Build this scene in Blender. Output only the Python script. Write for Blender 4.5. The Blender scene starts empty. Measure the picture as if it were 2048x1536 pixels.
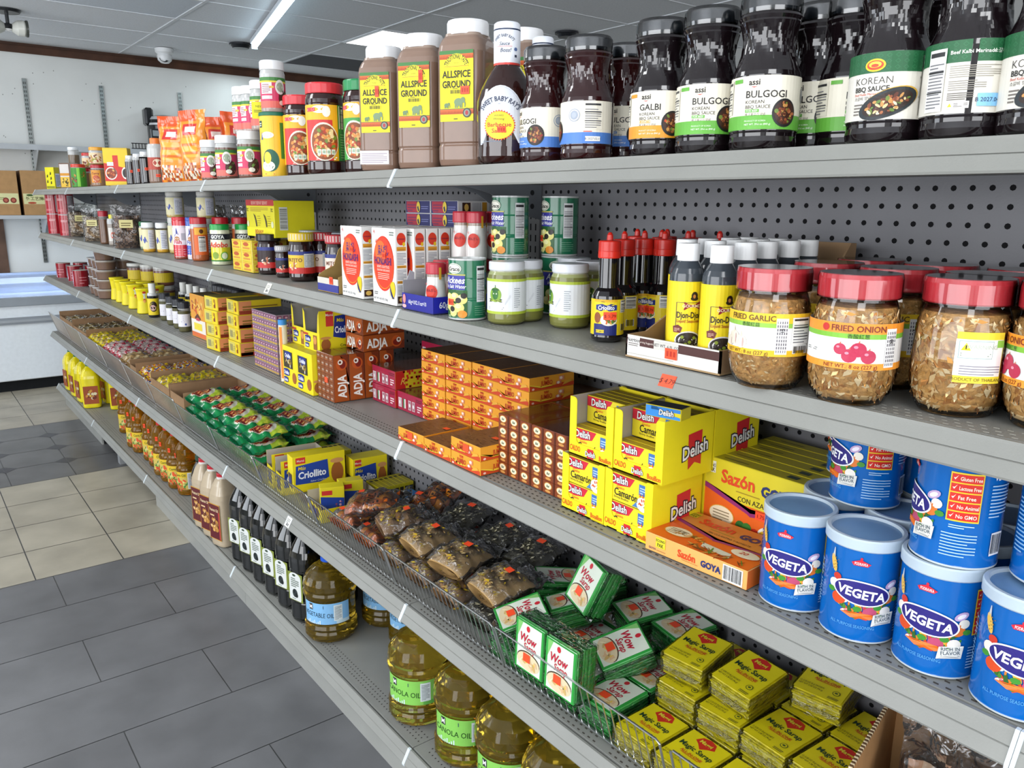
import bpy, math, random
from math import sin, cos, pi, radians, atan2, hypot, sqrt
from mathutils import Vector, Matrix
import numpy as np

# ------------------------------------------------------------------ camera, light, exposure
SC = bpy.context.scene
COL = SC.collection
F_PX = 1581.48
CAM = Vector((-0.8286, -0.2326, 1.4355))
YAW, PITCH, ROLL = 0.6621, 0.2242, 0.0084
_f = Vector((sin(YAW)*cos(PITCH), cos(YAW)*cos(PITCH), -sin(PITCH)))
_r0 = Vector((cos(YAW), -sin(YAW), 0)); _u0 = _r0.cross(_f)
_r = cos(ROLL)*_r0 + sin(ROLL)*_u0
_u = -sin(ROLL)*_r0 + cos(ROLL)*_u0
cd = bpy.data.cameras.new('camera'); cam = bpy.data.objects.new('camera', cd); COL.objects.link(cam)
cd.sensor_fit = 'HORIZONTAL'; cd.sensor_width = 36.0; cd.lens = F_PX/2048*36.0
cd.clip_start = 0.02; cd.clip_end = 60
cam.matrix_world = Matrix(((_r.x, _u.x, -_f.x, CAM.x), (_r.y, _u.y, -_f.y, CAM.y), (_r.z, _u.z, -_f.z, CAM.z), (0, 0, 0, 1)))
SC.camera = cam
vs = SC.view_settings
SC.display_settings.display_device = 'sRGB'
vs.view_transform = 'Standard'; vs.look = 'None'; vs.gamma = 1.0; vs.use_curve_mapping = False
vs.exposure = -0.14
cy = SC.cycles
cy.use_denoising = True
cy.max_bounces = 9; cy.diffuse_bounces = 3; cy.glossy_bounces = 3; cy.transmission_bounces = 6; cy.transparent_max_bounces = 10
cy.sample_clamp_indirect = 4.0; cy.caustics_reflective = False; cy.caustics_refractive = False
cy.use_adaptive_sampling = True; cy.adaptive_threshold = 0.02

w = bpy.data.worlds.new('world'); SC.world = w; w.use_nodes = True
w.node_tree.nodes['Background'].inputs[0].default_value = (0.62, 0.75, 1.0, 1); w.node_tree.nodes['Background'].inputs[1].default_value = 0.6

def lamp(name, loc, size, power, col, aim):
    d = bpy.data.lights.new(name, 'AREA'); d.shape = 'RECTANGLE'; d.size, d.size_y = size
    d.energy = power; d.color = col
    o = bpy.data.objects.new(name, d); COL.objects.link(o); o.location = loc
    o.rotation_euler = Vector(aim).to_track_quat('-Z', 'Y').to_euler()
    return o
# daylight entering by the shop front behind the camera and the window beside the aisle
lamp('daylight_shopfront', (-1.3, -3.9, 1.55), (4.6, 2.2), 175, (0.98, 0.99, 1.0), (0.12, 1, 0.22))
lamp('daylight_side_window', (-3.9, 0.4, 1.6), (4.0, 2.0), 160, (0.97, 0.985, 1.0), (1, 0.1, 0.20))
lamp('daylight_side_window', (-3.9, 4.6, 1.6), (2.6, 2.0), 85, (0.90, 0.95, 1.0), (1, 0.1, 0.08))
for i, (x, y) in enumerate([(-1.2, -1.0), (-1.2, 2.4), (-1.2, 5.4)]):
    lamp('ceiling_panel_light', (x, y, 2.615), (1.16, 0.56), 20, (0.97, 0.985, 1.0), (0, 0, -1))

# ------------------------------------------------------------------ surveying: pixel of the photograph -> point of a real plane
def ray(u, v): return _r*((u-1024)/F_PX) + _u*((768-v)/F_PX) + _f
def on(u, v, z, r=0.0):
    """centre of a round thing of radius r whose nearest foot shows at (u, v) on the plane of height z"""
    d = ray(u, v); t = (z-CAM.z)/d.z; p = CAM+d*t
    h = Vector((d.x, d.y, 0)).normalized(); p += h*r
    return (p.x, p.y, z)
def ax(u, v, X, z):
    """axis standing at depth X behind the shelf front, seen at column u near row v"""
    d = ray(u, v); t = (X-CAM.x)/d.x; p = CAM+d*t
    return (X, p.y, z)

# ------------------------------------------------------------------ mesh builder with printed colours
def H(s):
    c = [int(s[i:i+2], 16)/255 for i in (0, 2, 4)]
    return tuple(x/12.92 if x <= 0.04045 else ((x+0.055)/1.055)**2.4 for x in c)
_hc = {}
def K(c):
    if isinstance(c, str):
        if c not in _hc: _hc[c] = H(c)
        return _hc[c]
    return c
EPS = 0.00025
class B:
    def __init__(s): s.v = []; s.f = []; s.c = []; s.m = []; s.s = []
    def add(s, vs, fs, col, mat='print', sm=False):
        o = len(s.v); s.v += [tuple(p) for p in vs]; col = K(col)
        for f in fs:
            s.f.append([o+i for i in f]); s.c.append(col); s.m.append(mat); s.s.append(sm)
        return s
    def box(s, x0, y0, z0, x1, y1, z1, col, mat='print', skip='', cols={}):
        P = [(x0,y0,z0),(x1,y0,z0),(x1,y1,z0),(x0,y1,z0),(x0,y0,z1),(x1,y0,z1),(x1,y1,z1),(x0,y1,z1)]
        for k, f in dict(z=(0,3,2,1), Z=(4,5,6,7), y=(0,1,5,4), X=(1,2,6,5), Y=(2,3,7,6), x=(3,0,4,7)).items():
            if k not in skip: s.add([P[i] for i in f], [(0,1,2,3)], cols.get(k, col), mat)
        return s
    def bbox(s, x0, y0, z0, x1, y1, z1, col, mat='print', b=0.0012, cols={}):
        """box with chamfered edges"""
        xs, ys, zs = (x0, x1), (y0, y1), (z0, z1); g = lambda i: b if i == 0 else -b
        V = {}; vs = []
        for i in (0,1):
            for j in (0,1):
                for k in (0,1):
                    for a in (0,1,2):
                        p = [xs[i]+g(i), ys[j]+g(j), zs[k]+g(k)]; p[a] = (xs[i], ys[j], zs[k])[a]
                        V[i,j,k,a] = len(vs); vs.append(p)
        o = len(s.v); s.v += [tuple(p) for p in vs]
        def q(ids, c): s.f.append([o+i for i in ids]); s.c.append(K(c)); s.m.append(mat); s.s.append(False)
        for nm, a, val in (('x',0,0),('X',0,1),('y',1,0),('Y',1,1),('z',2,0),('Z',2,1)):
            oth = [t for t in (0,1,2) if t != a]; ids = []
            for p, r in ((0,0),(1,0),(1,1),(0,1)):
                ix = [0,0,0]; ix[a] = val; ix[oth[0]] = p; ix[oth[1]] = r; ids.append(V[ix[0],ix[1],ix[2],a])
            q(ids, cols.get(nm, col))
        for a in (0,1,2):
            b1, b2 = [t for t in (0,1,2) if t != a]
            for p in (0,1):
                for r in (0,1):
                    ix0 = [0,0,0]; ix0[b1] = p; ix0[b2] = r; ix1 = list(ix0); ix1[a] = 1
                    q([V[(*ix0, b1)], V[(*ix1, b1)], V[(*ix1, b2)], V[(*ix0, b2)]], col)
        for i in (0,1):
            for j in (0,1):
                for k in (0,1): q([V[i,j,k,0], V[i,j,k,1], V[i,j,k,2]], col)
        return s
    def lathe(s, prof, n=24, col='ffffff', mat='plas', sm=True, ex=2.0, sx=1.0, sy=1.0, cx=0.0, cy=0.0, rib=None, a0=0.0):
        """prof rows (r, z[, colour of the band above]); ex > 2 squares the section; rib(a, z) scales the radius"""
        rows = []; cur = col; bc = []
        for p in prof:
            if len(p) > 2: cur = p[2]
            bc.append(cur); row = []
            for i in range(n):
                a = a0+2*pi*i/n; c0, s0 = cos(a), sin(a)
                if ex != 2.0:
                    k = (abs(c0)**ex+abs(s0)**ex)**(-1/ex); c0 *= k; s0 *= k
                rr = p[0]*(rib(a, p[1]) if rib else 1)
                row.append((cx+sx*rr*c0, cy+sy*rr*s0, p[1]))
            rows.append(row)
        for j in range(len(rows)-1):
            o = len(s.v)
            s.v += rows[j]+rows[j+1]; c = K(bc[j])
            for i in range(n):
                k = (i+1) % n
                s.f.append([o+i, o+k, o+n+k, o+n+i]); s.c.append(c); s.m.append(mat); s.s.append(sm)
        if prof[0][0] > 1e-4: s.add(rows[0][::-1], [tuple(range(n))], bc[0], mat)
        if prof[-1][0] > 1e-4: s.add(rows[-1], [tuple(range(n))], bc[-1], mat)
        return s
    def tube(s, pts, r, n=6, col='cccccc', mat='metal', closed=False):
        pts = [Vector(p) for p in pts]; rings = []
        for i, p in enumerate(pts):
            a = pts[i-1] if i else (pts[-1] if closed else p); b = pts[i+1] if i+1 < len(pts) else (pts[0] if closed else p)
            t = (b-a).normalized(); q = Vector((0,0,1)) if abs(t.z) < 0.9 else Vector((1,0,0))
            e1 = t.cross(q).normalized(); e2 = t.cross(e1)
            rings.append([p+(e1*cos(2*pi*k/n)+e2*sin(2*pi*k/n))*r for k in range(n)])
        vs = [q for R_ in rings for q in R_]; m = len(pts); fs = []
        for i in range(m if closed else m-1):
            j = (i+1) % m
            for k in range(n): fs.append((i*n+k, i*n+(k+1) % n, j*n+(k+1) % n, j*n+k))
        if not closed: fs += [tuple(range(n))[::-1], tuple((m-1)*n+k for k in range(n))]
        return s.add(vs, fs, col, mat, True)
    def prism(s, pts, y0, y1, col, mat='paint', cols=None):
        """polygon in x-z extruded along y"""
        n = len(pts); vs = [(x, y0, z) for x, z in pts]+[(x, y1, z) for x, z in pts]
        for i in range(n):
            j = (i+1) % n; s.add([vs[i], vs[j], vs[n+j], vs[n+i]], [(0,1,2,3)], cols[i] if cols else col, mat)
        s.add(vs[:n], [tuple(range(n))[::-1]], col, mat); s.add(vs[n:], [tuple(range(n))], col, mat)
        return s
    def xf(s, fn, i0=0):
        s.v[i0:] = [tuple(fn(*p)) for p in s.v[i0:]]; return s
    # --- printing on surfaces: m(s, t, layer) -> point
    def rect(s, m, s0, t0, s1, t1, col, l=1, n=1, mat='print'):
        vs = []; 
        for i in range(n+1):
            q = s0+(s1-s0)*i/n; vs += [m(q, t0, l), m(q, t1, l)]
        return s.add(vs, [(2*i, 2*i+2, 2*i+3, 2*i+1) for i in range(n)], col, mat)
    def poly(s, m, pts, col, l=1, k=1, mat='print', c=None):
        n = len(pts); cs, ct = c if c else (sum(p[0] for p in pts)/n, sum(p[1] for p in pts)/n)
        vs = [m(cs, ct, l)]; fs = []
        for j in range(1, k+1): vs += [m(cs+(a-cs)*j/k, ct+(b-ct)*j/k, l) for a, b in pts]
        for i in range(n):
            h = (i+1) % n; fs.append((0, 1+i, 1+h))
            for j in range(1, k): fs.append((1+(j-1)*n+i, 1+j*n+i, 1+j*n+h, 1+(j-1)*n+h))
        return s.add(vs, fs, col, mat)
    def ell(s, m, cs, ct, rs, rt, col, l=1, n=20, k=1, rot=0, mat='print', a0=0, a1=2*pi):
        c, d = cos(rot), sin(rot)
        return s.poly(m, [(cs+rs*cos(a)*c-rt*sin(a)*d, ct+rs*cos(a)*d+rt*sin(a)*c) for a in (a0+(a1-a0)*i/n for i in range(n))], col, l, k, mat, (cs, ct))
    def text(s, m, st, cs, ct, h, col, l=2, al='c', bold=0.0, shear=0.0, sx=1.0, rot=0.0, wid=None, arc=None, mat='print'):
        vs, fs, wd = glyphs(st, bold, shear)
        kx = h*sx
        if wid: kx = min(kx, wid/wd) if wd else kx
        off = {'c': -wd/2, 'l': 0, 'r': -wd}[al]; c, d = cos(rot), sin(rot); out = []
        for x, y in vs:
            X = (x+off)*kx; Y = (y-0.5)*h
            if arc: a = X/arc; X, Y = (arc+Y)*sin(a), (arc+Y)*cos(a)-arc
            out.append(m(cs+X*c-Y*d, ct+X*d+Y*c, l))
        return s.add(out, fs, col, mat)
    def lines(s, m, s0, t0, s1, t1, n, col='6a6a70', l=2, fill=0.5, seed=0, mat='print', nn=1):
        """rows of fine print, too small to read"""
        rg = random.Random(seed+n); st = (t1-t0)/n
        for i in range(n):
            e = s1 if i % 4 else s0+(s1-s0)*rg.uniform(0.5, 0.95)
            s.rect(m, s0, t0+i*st, e, t0+(i+fill)*st, col, l, nn, mat)
        return s
    def barcode(s, m, s0, t0, s1, t1, l=2, n=22, col='202024', bg='f2f2f0', v=False):
        s.rect(m, s0, t0, s1, t1, bg, l); rg = random.Random(5); a, b = (t0, t1) if v else (s0, s1); p = a+(b-a)*0.06; e = b-(b-a)*0.06
        while p < e:
            q = (b-a)/n/2*rg.choice((0.5, 1, 1.4)); q2 = min(q+p, e)
            if v: s.rect(m, s0+(s1-s0)*0.06, p, s1-(s1-s0)*0.06, q2, col, l+1)
            else: s.rect(m, p, t0+(t1-t0)*0.1, q2, t1-(t1-t0)*0.06, col, l+1)
            p = q2+(b-a)/n/2*rg.choice((0.5, 0.8, 1.2))
        return s
    def food(s, m, cs, ct, rs, rt, cols, n=26, l=3, seed=1, size=0.22, mat='print'):
        """scattered chunks printed inside an ellipse"""
        rg = random.Random(seed)
        for i in range(n):
            a = rg.uniform(0, 2*pi); q = sqrt(rg.random())*0.86; z = rg.uniform(0.6, 1.3)*size
            s.ell(m, cs+rs*q*cos(a), ct+rt*q*sin(a), rs*z, rt*z*rg.uniform(0.5, 1), rg.choice(cols), l+(i % 5)*0.3, 7, 1, rg.uniform(0, 3), mat)
        return s
    def by_side(s):
        """the printing split by the face of the box it lies on"""
        g = {}
        for f, c, mt in zip(s.f, s.c, s.m):
            a, b_, d = (Vector(s.v[i]) for i in f[:3]); n = (b_-a).cross(d-a); n = n.normalized() if n.length > 1e-12 else Vector((0, -1, 0))
            k = 'top_print' if abs(n.z) > 0.7 else ('front_print' if abs(n.y) > 0.7 else 'side_print')
            q = g.setdefault(k, B()); o = len(q.v); q.v += [s.v[i] for i in f]; q.f.append(list(range(o, o+len(f)))); q.c.append(c); q.m.append(mt); q.s.append(False)
        return g.items()
    def mesh(s, name):
        me = bpy.data.meshes.new(name); me.from_pydata(s.v, [], s.f)
        ms = []
        for k in s.m:
            if k not in ms: ms.append(k)
        for k in ms: me.materials.append(M[k])
        ix = {k: i for i, k in enumerate(ms)}; np_ = len(s.f)
        me.polygons.foreach_set('material_index', [ix[k] for k in s.m])
        me.polygons.foreach_set('use_smooth', s.s)
        at = me.color_attributes.new('Col', 'FLOAT_COLOR', 'CORNER')
        cols = np.ones((sum(len(f) for f in s.f), 4), np.float32)
        cols[:, :3] = np.repeat(np.array([c[:3] for c in s.c], np.float32), [len(f) for f in s.f], axis=0)
        at.data.foreach_set('color', cols.ravel())
        if any(s.s): me.set_sharp_from_angle(angle=radians(38))
        me.update(); return me

def PL(o, ux, uy):
    o, ux, uy = Vector(o), Vector(ux).normalized(), Vector(uy).normalized(); n = ux.cross(uy)
    return lambda a, b, l: o+ux*a+uy*b+n*(l*EPS)
def CY(r, z0=0.0, a0=0.0, cx=0, cy=0):
    def m(a, b, l):
        q = a0+a/r; R = r+l*EPS
        return (cx+R*sin(q), cy-R*cos(q), z0+b)
    return m
def FR(y, z0=0.0): return PL((0, y, z0), (1,0,0), (0,0,1))          # front face, seen from -y
def SD(x, z0=0.0): return PL((x, 0, z0), (0,1,0), (0,0,1))          # right-hand face, seen from +x
def LF(x, z0=0.0): return PL((x, 0, z0), (0,-1,0), (0,0,1))         # left-hand face, seen from -x
def TP(z): return PL((0, 0, z), (1,0,0), (0,1,0))                   # top face

_gl = {}
def glyphs(st, bold=0.0, shear=0.0):
    k = (st, bold, shear)
    if k in _gl: return _gl[k]
    cu = bpy.data.curves.new('t', 'FONT'); cu.body = st; cu.resolution_u = 2; cu.offset = bold; cu.shear = shear; cu.size = 1.0
    ob = bpy.data.objects.new('t', cu); me = ob.to_mesh()
    vs = [(p.co.x, p.co.y) for p in me.vertices]; fs = [tuple(p.vertices) for p in me.polygons]
    ob.to_mesh_clear(); bpy.data.objects.remove(ob); bpy.data.curves.remove(cu)
    x0 = min((p[0] for p in vs), default=0); x1 = max((p[0] for p in vs), default=0)
    ch = 0.729                                                        # capital height of the built-in face
    vs = [((x-x0)/ch, y/ch) for x, y in vs]
    _gl[k] = (vs, fs, (x1-x0)/ch); return _gl[k]

# ------------------------------------------------------------------ materials
M = {}
def mat(name, rough=0.5, spec=0.5, coat=0.0, metal=0.0, trans=0.0, ior=1.45, noise=0.06, nscale=40.0, bump=0.0, bscale=200.0, emit=0.0, fixed=None, alpha=None, wave=False):
    m = bpy.data.materials.new(name); m.use_nodes = True; nt = m.node_tree; n = nt.nodes; L = nt.links
    b = n['Principled BSDF']
    if fixed: 
        src = n.new('ShaderNodeRGB'); src.outputs[0].default_value = (*K(fixed), 1); so = src.outputs[0]
    else:
        src = n.new('ShaderNodeAttribute'); src.attribute_name = 'Col'; so = src.outputs['Color']
    tc = n.new('ShaderNodeTexCoord')
    if noise:
        nz = n.new('ShaderNodeTexNoise'); nz.inputs['Scale'].default_value = nscale; nz.inputs['Detail'].default_value = 4
        L.new(tc.outputs['Object'], nz.inputs['Vector'])
        mr = n.new('ShaderNodeMapRange'); mr.inputs[1].default_value = 0.3; mr.inputs[2].default_value = 0.7
        mr.inputs[3].default_value = 1-noise; mr.inputs[4].default_value = 1+noise; L.new(nz.outputs[0], mr.inputs[0])
        vm = n.new('ShaderNodeVectorMath'); vm.operation = 'SCALE'; L.new(so, vm.inputs[0]); L.new(mr.outputs[0], vm.inputs['Scale']); so = vm.outputs[0]
    L.new(so, b.inputs['Base Color'])
    b.inputs['Roughness'].default_value = rough; b.inputs['Specular IOR Level'].default_value = spec
    b.inputs['Coat Weight'].default_value = coat; b.inputs['Coat Roughness'].default_value = 0.06
    b.inputs['Metallic'].default_value = metal; b.inputs['Transmission Weight'].default_value = trans; b.inputs['IOR'].default_value = ior
    if bump:
        nb = n.new('ShaderNodeTexNoise'); nb.inputs['Scale'].default_value = bscale; nb.inputs['Detail'].default_value = 3
        L.new(tc.outputs['Object'], nb.inputs['Vector'])
        bp = n.new('ShaderNodeBump'); bp.inputs['Strength'].default_value = bump; bp.inputs['Distance'].default_value = 0.002
        L.new(nb.outputs[0], bp.inputs['Height']); L.new(bp.outputs[0], b.inputs['Normal'])
        if coat: L.new(bp.outputs[0], b.inputs['Coat Normal'])
    if emit:
        L.new(so, b.inputs['Emission Color']); b.inputs['Emission Strength'].default_value = emit
    M[name] = m; return m
def film(name, tint, opac, rough=0.06, bump=0.0, bscale=60.0, milk=0.0):
    """thin clear plastic: mostly see-through, with a glossy skin and a little milkiness"""
    m = bpy.data.materials.new(name); m.use_nodes = True; nt = m.node_tree; n = nt.nodes; L = nt.links; n.clear()
    out = n.new('ShaderNodeOutputMaterial'); tr = n.new('ShaderNodeBsdfTransparent'); tr.inputs[0].default_value = (*K(tint), 1)
    gl = n.new('ShaderNodeBsdfGlossy'); gl.inputs['Roughness'].default_value = rough
    fr = n.new('ShaderNodeFresnel'); fr.inputs[0].default_value = 1.4
    ad = n.new('ShaderNodeMath'); ad.operation = 'MULTIPLY_ADD'; ad.inputs[1].default_value = 1.0; ad.inputs[2].default_value = opac
    L.new(fr.outputs[0], ad.inputs[0])
    mx = n.new('ShaderNodeMixShader'); L.new(ad.outputs[0], mx.inputs[0]); L.new(tr.outputs[0], mx.inputs[1]); L.new(gl.outputs[0], mx.inputs[2]); o = mx.outputs[0]
    if milk:
        df = n.new('ShaderNodeBsdfDiffuse'); df.inputs[0].default_value = (0.8, 0.8, 0.8, 1)
        m2 = n.new('ShaderNodeMixShader'); m2.inputs[0].default_value = milk; L.new(o, m2.inputs[1]); L.new(df.outputs[0], m2.inputs[2]); o = m2.outputs[0]
    if bump:
        tc = n.new('ShaderNodeTexCoord'); nb = n.new('ShaderNodeTexNoise'); nb.inputs['Scale'].default_value = bscale; nb.inputs['Detail'].default_value = 2; nb.inputs['Distortion'].default_value = 1.0
        L.new(tc.outputs['Object'], nb.inputs['Vector']); bp = n.new('ShaderNodeBump'); bp.inputs['Strength'].default_value = bump; bp.inputs['Distance'].default_value = 0.01
        L.new(nb.outputs[0], bp.inputs['Height']); L.new(bp.outputs[0], gl.inputs['Normal']); L.new(bp.outputs[0], fr.inputs['Normal'])
    L.new(o, out.inputs[0]); M[name] = m
mat('print', 0.42, 0.45, noise=0.03, nscale=30)
mat('gloss', 0.18, 0.5, coat=0.3, noise=0.03)
mat('plas', 0.3, 0.5, noise=0.02)
mat('matte', 0.85, 0.25, noise=0.08, nscale=60)
mat('card', 0.8, 0.3, noise=0.08, nscale=25, bump=0.1, bscale=150)
mat('powder', 0.5, 0.3, coat=0.8, noise=0.10, nscale=14)
mat('dark', 0.07, 0.6, coat=0.6, noise=0.0)
mat('foil', 0.22, 0.5, coat=0.5, noise=0.05, nscale=50, bump=0.35, bscale=45)
mat('paint', 0.42, 0.4, noise=0.05, nscale=9, bump=0.10, bscale=420)
mat('steel', 0.28, 0.5, metal=1.0, noise=0.04)
mat('tile', 0.36, 0.4, noise=0.16, nscale=5, bump=0.05, bscale=30)
mat('wall', 0.75, 0.3, noise=0.05, nscale=2.2, bump=0.05, bscale=120)
mat('ceil', 0.9, 0.2, noise=0.05, nscale=90, bump=0.15, bscale=300)
mat('wood', 0.55, 0.4, noise=0.35, nscale=7)
mat('flakes', 0.75, 0.3, noise=0.42, nscale=160, bump=0.9, bscale=260)
mat('oil', 0.03, 0.5, trans=0.93, ior=1.36, noise=0.0)
mat('oildeep', 0.06, 0.5, trans=0.82, ior=1.36, noise=0.0)
mat('lit', 0.5, 0.3, noise=0.0, emit=1.0)
mat('lit_tube', 0.5, 0.3, noise=0.0, emit=7.0)
mat('lit_panel', 0.5, 0.3, noise=0.0, emit=3.0)
film('clear', 'f4f6f6', 0.03)
film('smoke', 'a9adb2', 0.10, 0.12)
film('bag', 'f0f1f1', 0.05, 0.10, bump=0.8, bscale=38, milk=0.025)
film('wrap', 'f7f8f8', 0.02, 0.10, bump=0.9, bscale=70)
film('lid', 'dfe8f4', 0.06, 0.2, milk=0.35)

# ------------------------------------------------------------------ things, parts
def tag(o, label, cat, group=None, kind=None):
    if label: o['label'] = label
    if cat: o['category'] = cat
    if group: o['group'] = group
    if kind: o['kind'] = kind
    return o
def obj(name, b, parent=None, loc=None, rz=0.0):
    me = b if isinstance(b, bpy.types.Mesh) else b.mesh(name)
    o = bpy.data.objects.new(name, me); COL.objects.link(o)
    if parent: o.parent = parent
    if loc is not None: o.location = loc
    if rz: o.rotation_euler = (0, 0, rz)
    return o
def struct(name, b): return tag(obj(name, b), None, None, None, 'structure')
def empty(name, loc=(0,0,0), rz=0.0):
    o = bpy.data.objects.new(name, None); o.empty_display_size = 0.02; COL.objects.link(o); o.location = loc; o.rotation_euler = (0,0,rz); return o
PROTO = {}
def proto(key, name, cat, parts):
    """parts: (part name, builder[, index of its own parent part[, label]])"""
    out = []
    for p in parts:
        if p[0] == 'print':
            for nm, q in p[1].by_side(): out.append((nm, q.mesh(nm), None, None))
        else: out.append((p[0], p[1].mesh(p[0]), p[2] if len(p) > 2 else None, p[3] if len(p) > 3 else None))
    PROTO[key] = (name, cat, out)
def put(key, loc, rz, label, group=None, tilt=(0.0, 0.0), scale=None):
    name, cat, parts = PROTO[key]
    if len(parts) == 1:
        o = bpy.data.objects.new(name, parts[0][1]); COL.objects.link(o)
    else:
        o = bpy.data.objects.new(name, None); o.empty_display_size = 0.02; COL.objects.link(o); made = []
        for pn, me, up, lb in parts:
            q = bpy.data.objects.new(pn, me); COL.objects.link(q); q.parent = made[up] if up is not None else o
            if lb: q['label'] = lb
            made.append(q)
    o.location = loc
    o.rotation_euler = (Matrix.Rotation(rz, 3, 'Z') @ Matrix.Rotation(tilt[0], 3, 'X') @ Matrix.Rotation(tilt[1], 3, 'Y')).to_euler()
    if scale: o.scale = scale
    return tag(o, label, cat, group)
AISLE = -pi/2                                                        # a thing whose front looks into the aisle
def toward(loc, off=0.0):
    """turn the front to the camera's side of the aisle, off degrees more clockwise seen from above"""
    return atan2(CAM.x-loc[0], -(CAM.y-loc[1]))+radians(off)
ORD = 'first second third fourth fifth sixth seventh eighth ninth tenth eleventh twelfth'.split()
# ------------------------------------------------------------------ the shop: floor, ceiling, walls
BAY = 1.2192
ZA, ZB, ZC, ZD, ZE = 1.5, 1.2152, 0.9251, 0.5356, 0.1568
FARY = 7.35; CEIL = 2.628
X0, X1, Y0 = -4.0, 4.6, -4.0

def build_floor():
    b = B(); rg = random.Random(3)
    b.box(X0, Y0, -0.05, X1, FARY, -0.0015, '4a4b4b', 'tile')
    def tilerow(y0, y1, xs, c, g=0.0022):
        for i in range(len(xs)-1):
            q = rg.uniform(0.94, 1.06); cc = tuple(v*q for v in K(c))
            b.add([(xs[i]+g, y0+g, 0), (xs[i+1]-g, y0+g, 0), (xs[i+1]-g, y1-g, 0), (xs[i]+g, y1-g, 0)], [(0,1,2,3)], cc, 'tile')
    def grid(o, p): 
        k0 = math.ceil((X0-o)/p); return [X0]+[o+p*k for k in range(k0, int((X1-o)/p)+1) if o+p*k > X0+0.02]+[X1]
    # grey plank tiles, staggered
    y = 3.113; k = 0
    while y > Y0+0.05:
        y2 = max(y-0.2935, Y0)
        tilerow(y2, y, grid(-0.49 if k % 2 == 0 else -0.19, 0.61), '67686a', 0.0015); y = y2; k += 1
    for i in range(4): tilerow(3.113+0.314*i, 3.113+0.314*(i+1), grid(-0.235, 0.3135), 'a29c8c')
    for i in range(4): tilerow(4.369+0.3065*i, 4.369+0.3065*(i+1), grid(-0.195, 0.2975), '626262')
    # small dark diamonds where the dark tiles meet
    for i in range(1, 4):
        for x in grid(-0.195, 0.2975)[1:-1]:
            yy = 4.369+0.3065*i
            b.add([(x-0.06, yy, 0.0006), (x, yy-0.06, 0.0006), (x+0.06, yy, 0.0006), (x, yy+0.06, 0.0006)], [(0,1,2,3)], '3f3f43', 'tile')
    for i in range(6):
        y0 = 5.595+0.314*i
        if y0 < FARY: tilerow(y0, min(y0+0.314, FARY), grid(-0.235, 0.3135), 'a49d8d')
    struct('floor', b)
build_floor()

def build_ceiling():
    b = B(); b.box(X0, Y0, CEIL+0.012, X1, FARY, CEIL+0.06, 'eceef0', 'ceil')
    xs = [X0]+[0.90+1.219*k for k in range(-4, 4) if X0+0.1 < 0.90+1.219*k < X1-0.1]+[X1]
    ys = [Y0]+[5.08+0.6096*k for k in range(-15, 4) if Y0+0.1 < 5.08+0.6096*k < FARY-0.1]+[FARY]
    for i in range(len(xs)-1):
        for j in range(len(ys)-1):
            mx, my = (xs[i]+xs[i+1])/2, (ys[j]+ys[j+1])/2
            if abs(mx-2.73) < 0.3 and abs(my-5.385) < 0.2: continue          # the lit panel sits here
            c = 'eceff3'
            if abs(mx-2.73) < 0.3 and abs(my-6.604) < 0.2: c = '6a6c70'      # a dark vent tile
            if abs(mx-0.29) < 0.3 and abs(my-5.385) < 0.2: c = 'dde4ec'
            g = 0.011; z = CEIL+0.004
            b.add([(xs[i]+g, ys[j]+g, z), (xs[i+1]-g, ys[j]+g, z), (xs[i+1]-g, ys[j+1]-g, z), (xs[i]+g, ys[j+1]-g, z)], [(3,2,1,0)], c, 'ceil')
    g = 0.012
    for x in xs[1:-1]: b.box(x-g, Y0, CEIL-0.001, x+g, FARY, CEIL+0.012, 'dfe2e6', 'paint')
    for y in ys[1:-1]: b.box(X0, y-g, CEIL, X1, y+g, CEIL+0.012, 'dfe2e6', 'paint')
    struct('ceiling', b)
build_ceiling()

def build_walls():
    b = B(); b.box(X0, FARY, 0, X1, FARY+0.1, CEIL+0.05, 'dfe1de', 'wall'); 
    rg = random.Random(8); m = PL((0, FARY, 0), (1,0,0), (0,0,1))
    for i in range(26):
        b.ell(m, rg.uniform(-0.2, 2.1), rg.uniform(1.75, 2.45), 0.004, 0.005, '8f908c', 1, 6)
    struct('wall_far', b)
    b = B(); b.box(X0, FARY-0.012, CEIL-0.075, X1, FARY, CEIL-0.001, '4b2f20', 'wood')
    b.box(X0, FARY-0.018, CEIL-0.022, X1, FARY, CEIL-0.001, '402719', 'wood'); struct('trim_1', b)
    b = B(); b.box(X0, FARY-0.02, 0.0, -0.085, FARY, 1.30, '5b4436', 'wood'); struct('trim_2', b)
    # wall beside the aisle, with a wide window opening
    b = B(); 
    b.box(X0-0.1, Y0, 0, X0, FARY, 0.55, 'cfd1cf', 'wall'); b.box(X0-0.1, Y0, 2.62, X0, FARY, CEIL+0.05, 'cfd1cf', 'wall')
    for y0, y1 in ((Y0, -1.62), (2.42, 3.28), (5.92, FARY)): b.box(X0-0.1, y0, 0.55, X0, y1, 2.62, 'cfd1cf', 'wall')
    struct('wall_left', b)
    b = B(); b.box(X1, Y0, 0, X1+0.1, FARY, CEIL+0.05, 'b9bab8', 'wall'); struct('wall_right', b)
    b = B(); b.box(X0, Y0-0.1, 0, -3.62, Y0, CEIL+0.05, 'cfd1cf', 'wall'); b.box(1.02, Y0-0.1, 0, X1, Y0, CEIL+0.05, 'cfd1cf', 'wall')
    b.box(-3.62, Y0-0.1, 0, 1.02, Y0, 0.42, 'cfd1cf', 'wall'); struct('wall_front', b)
build_walls()

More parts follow.
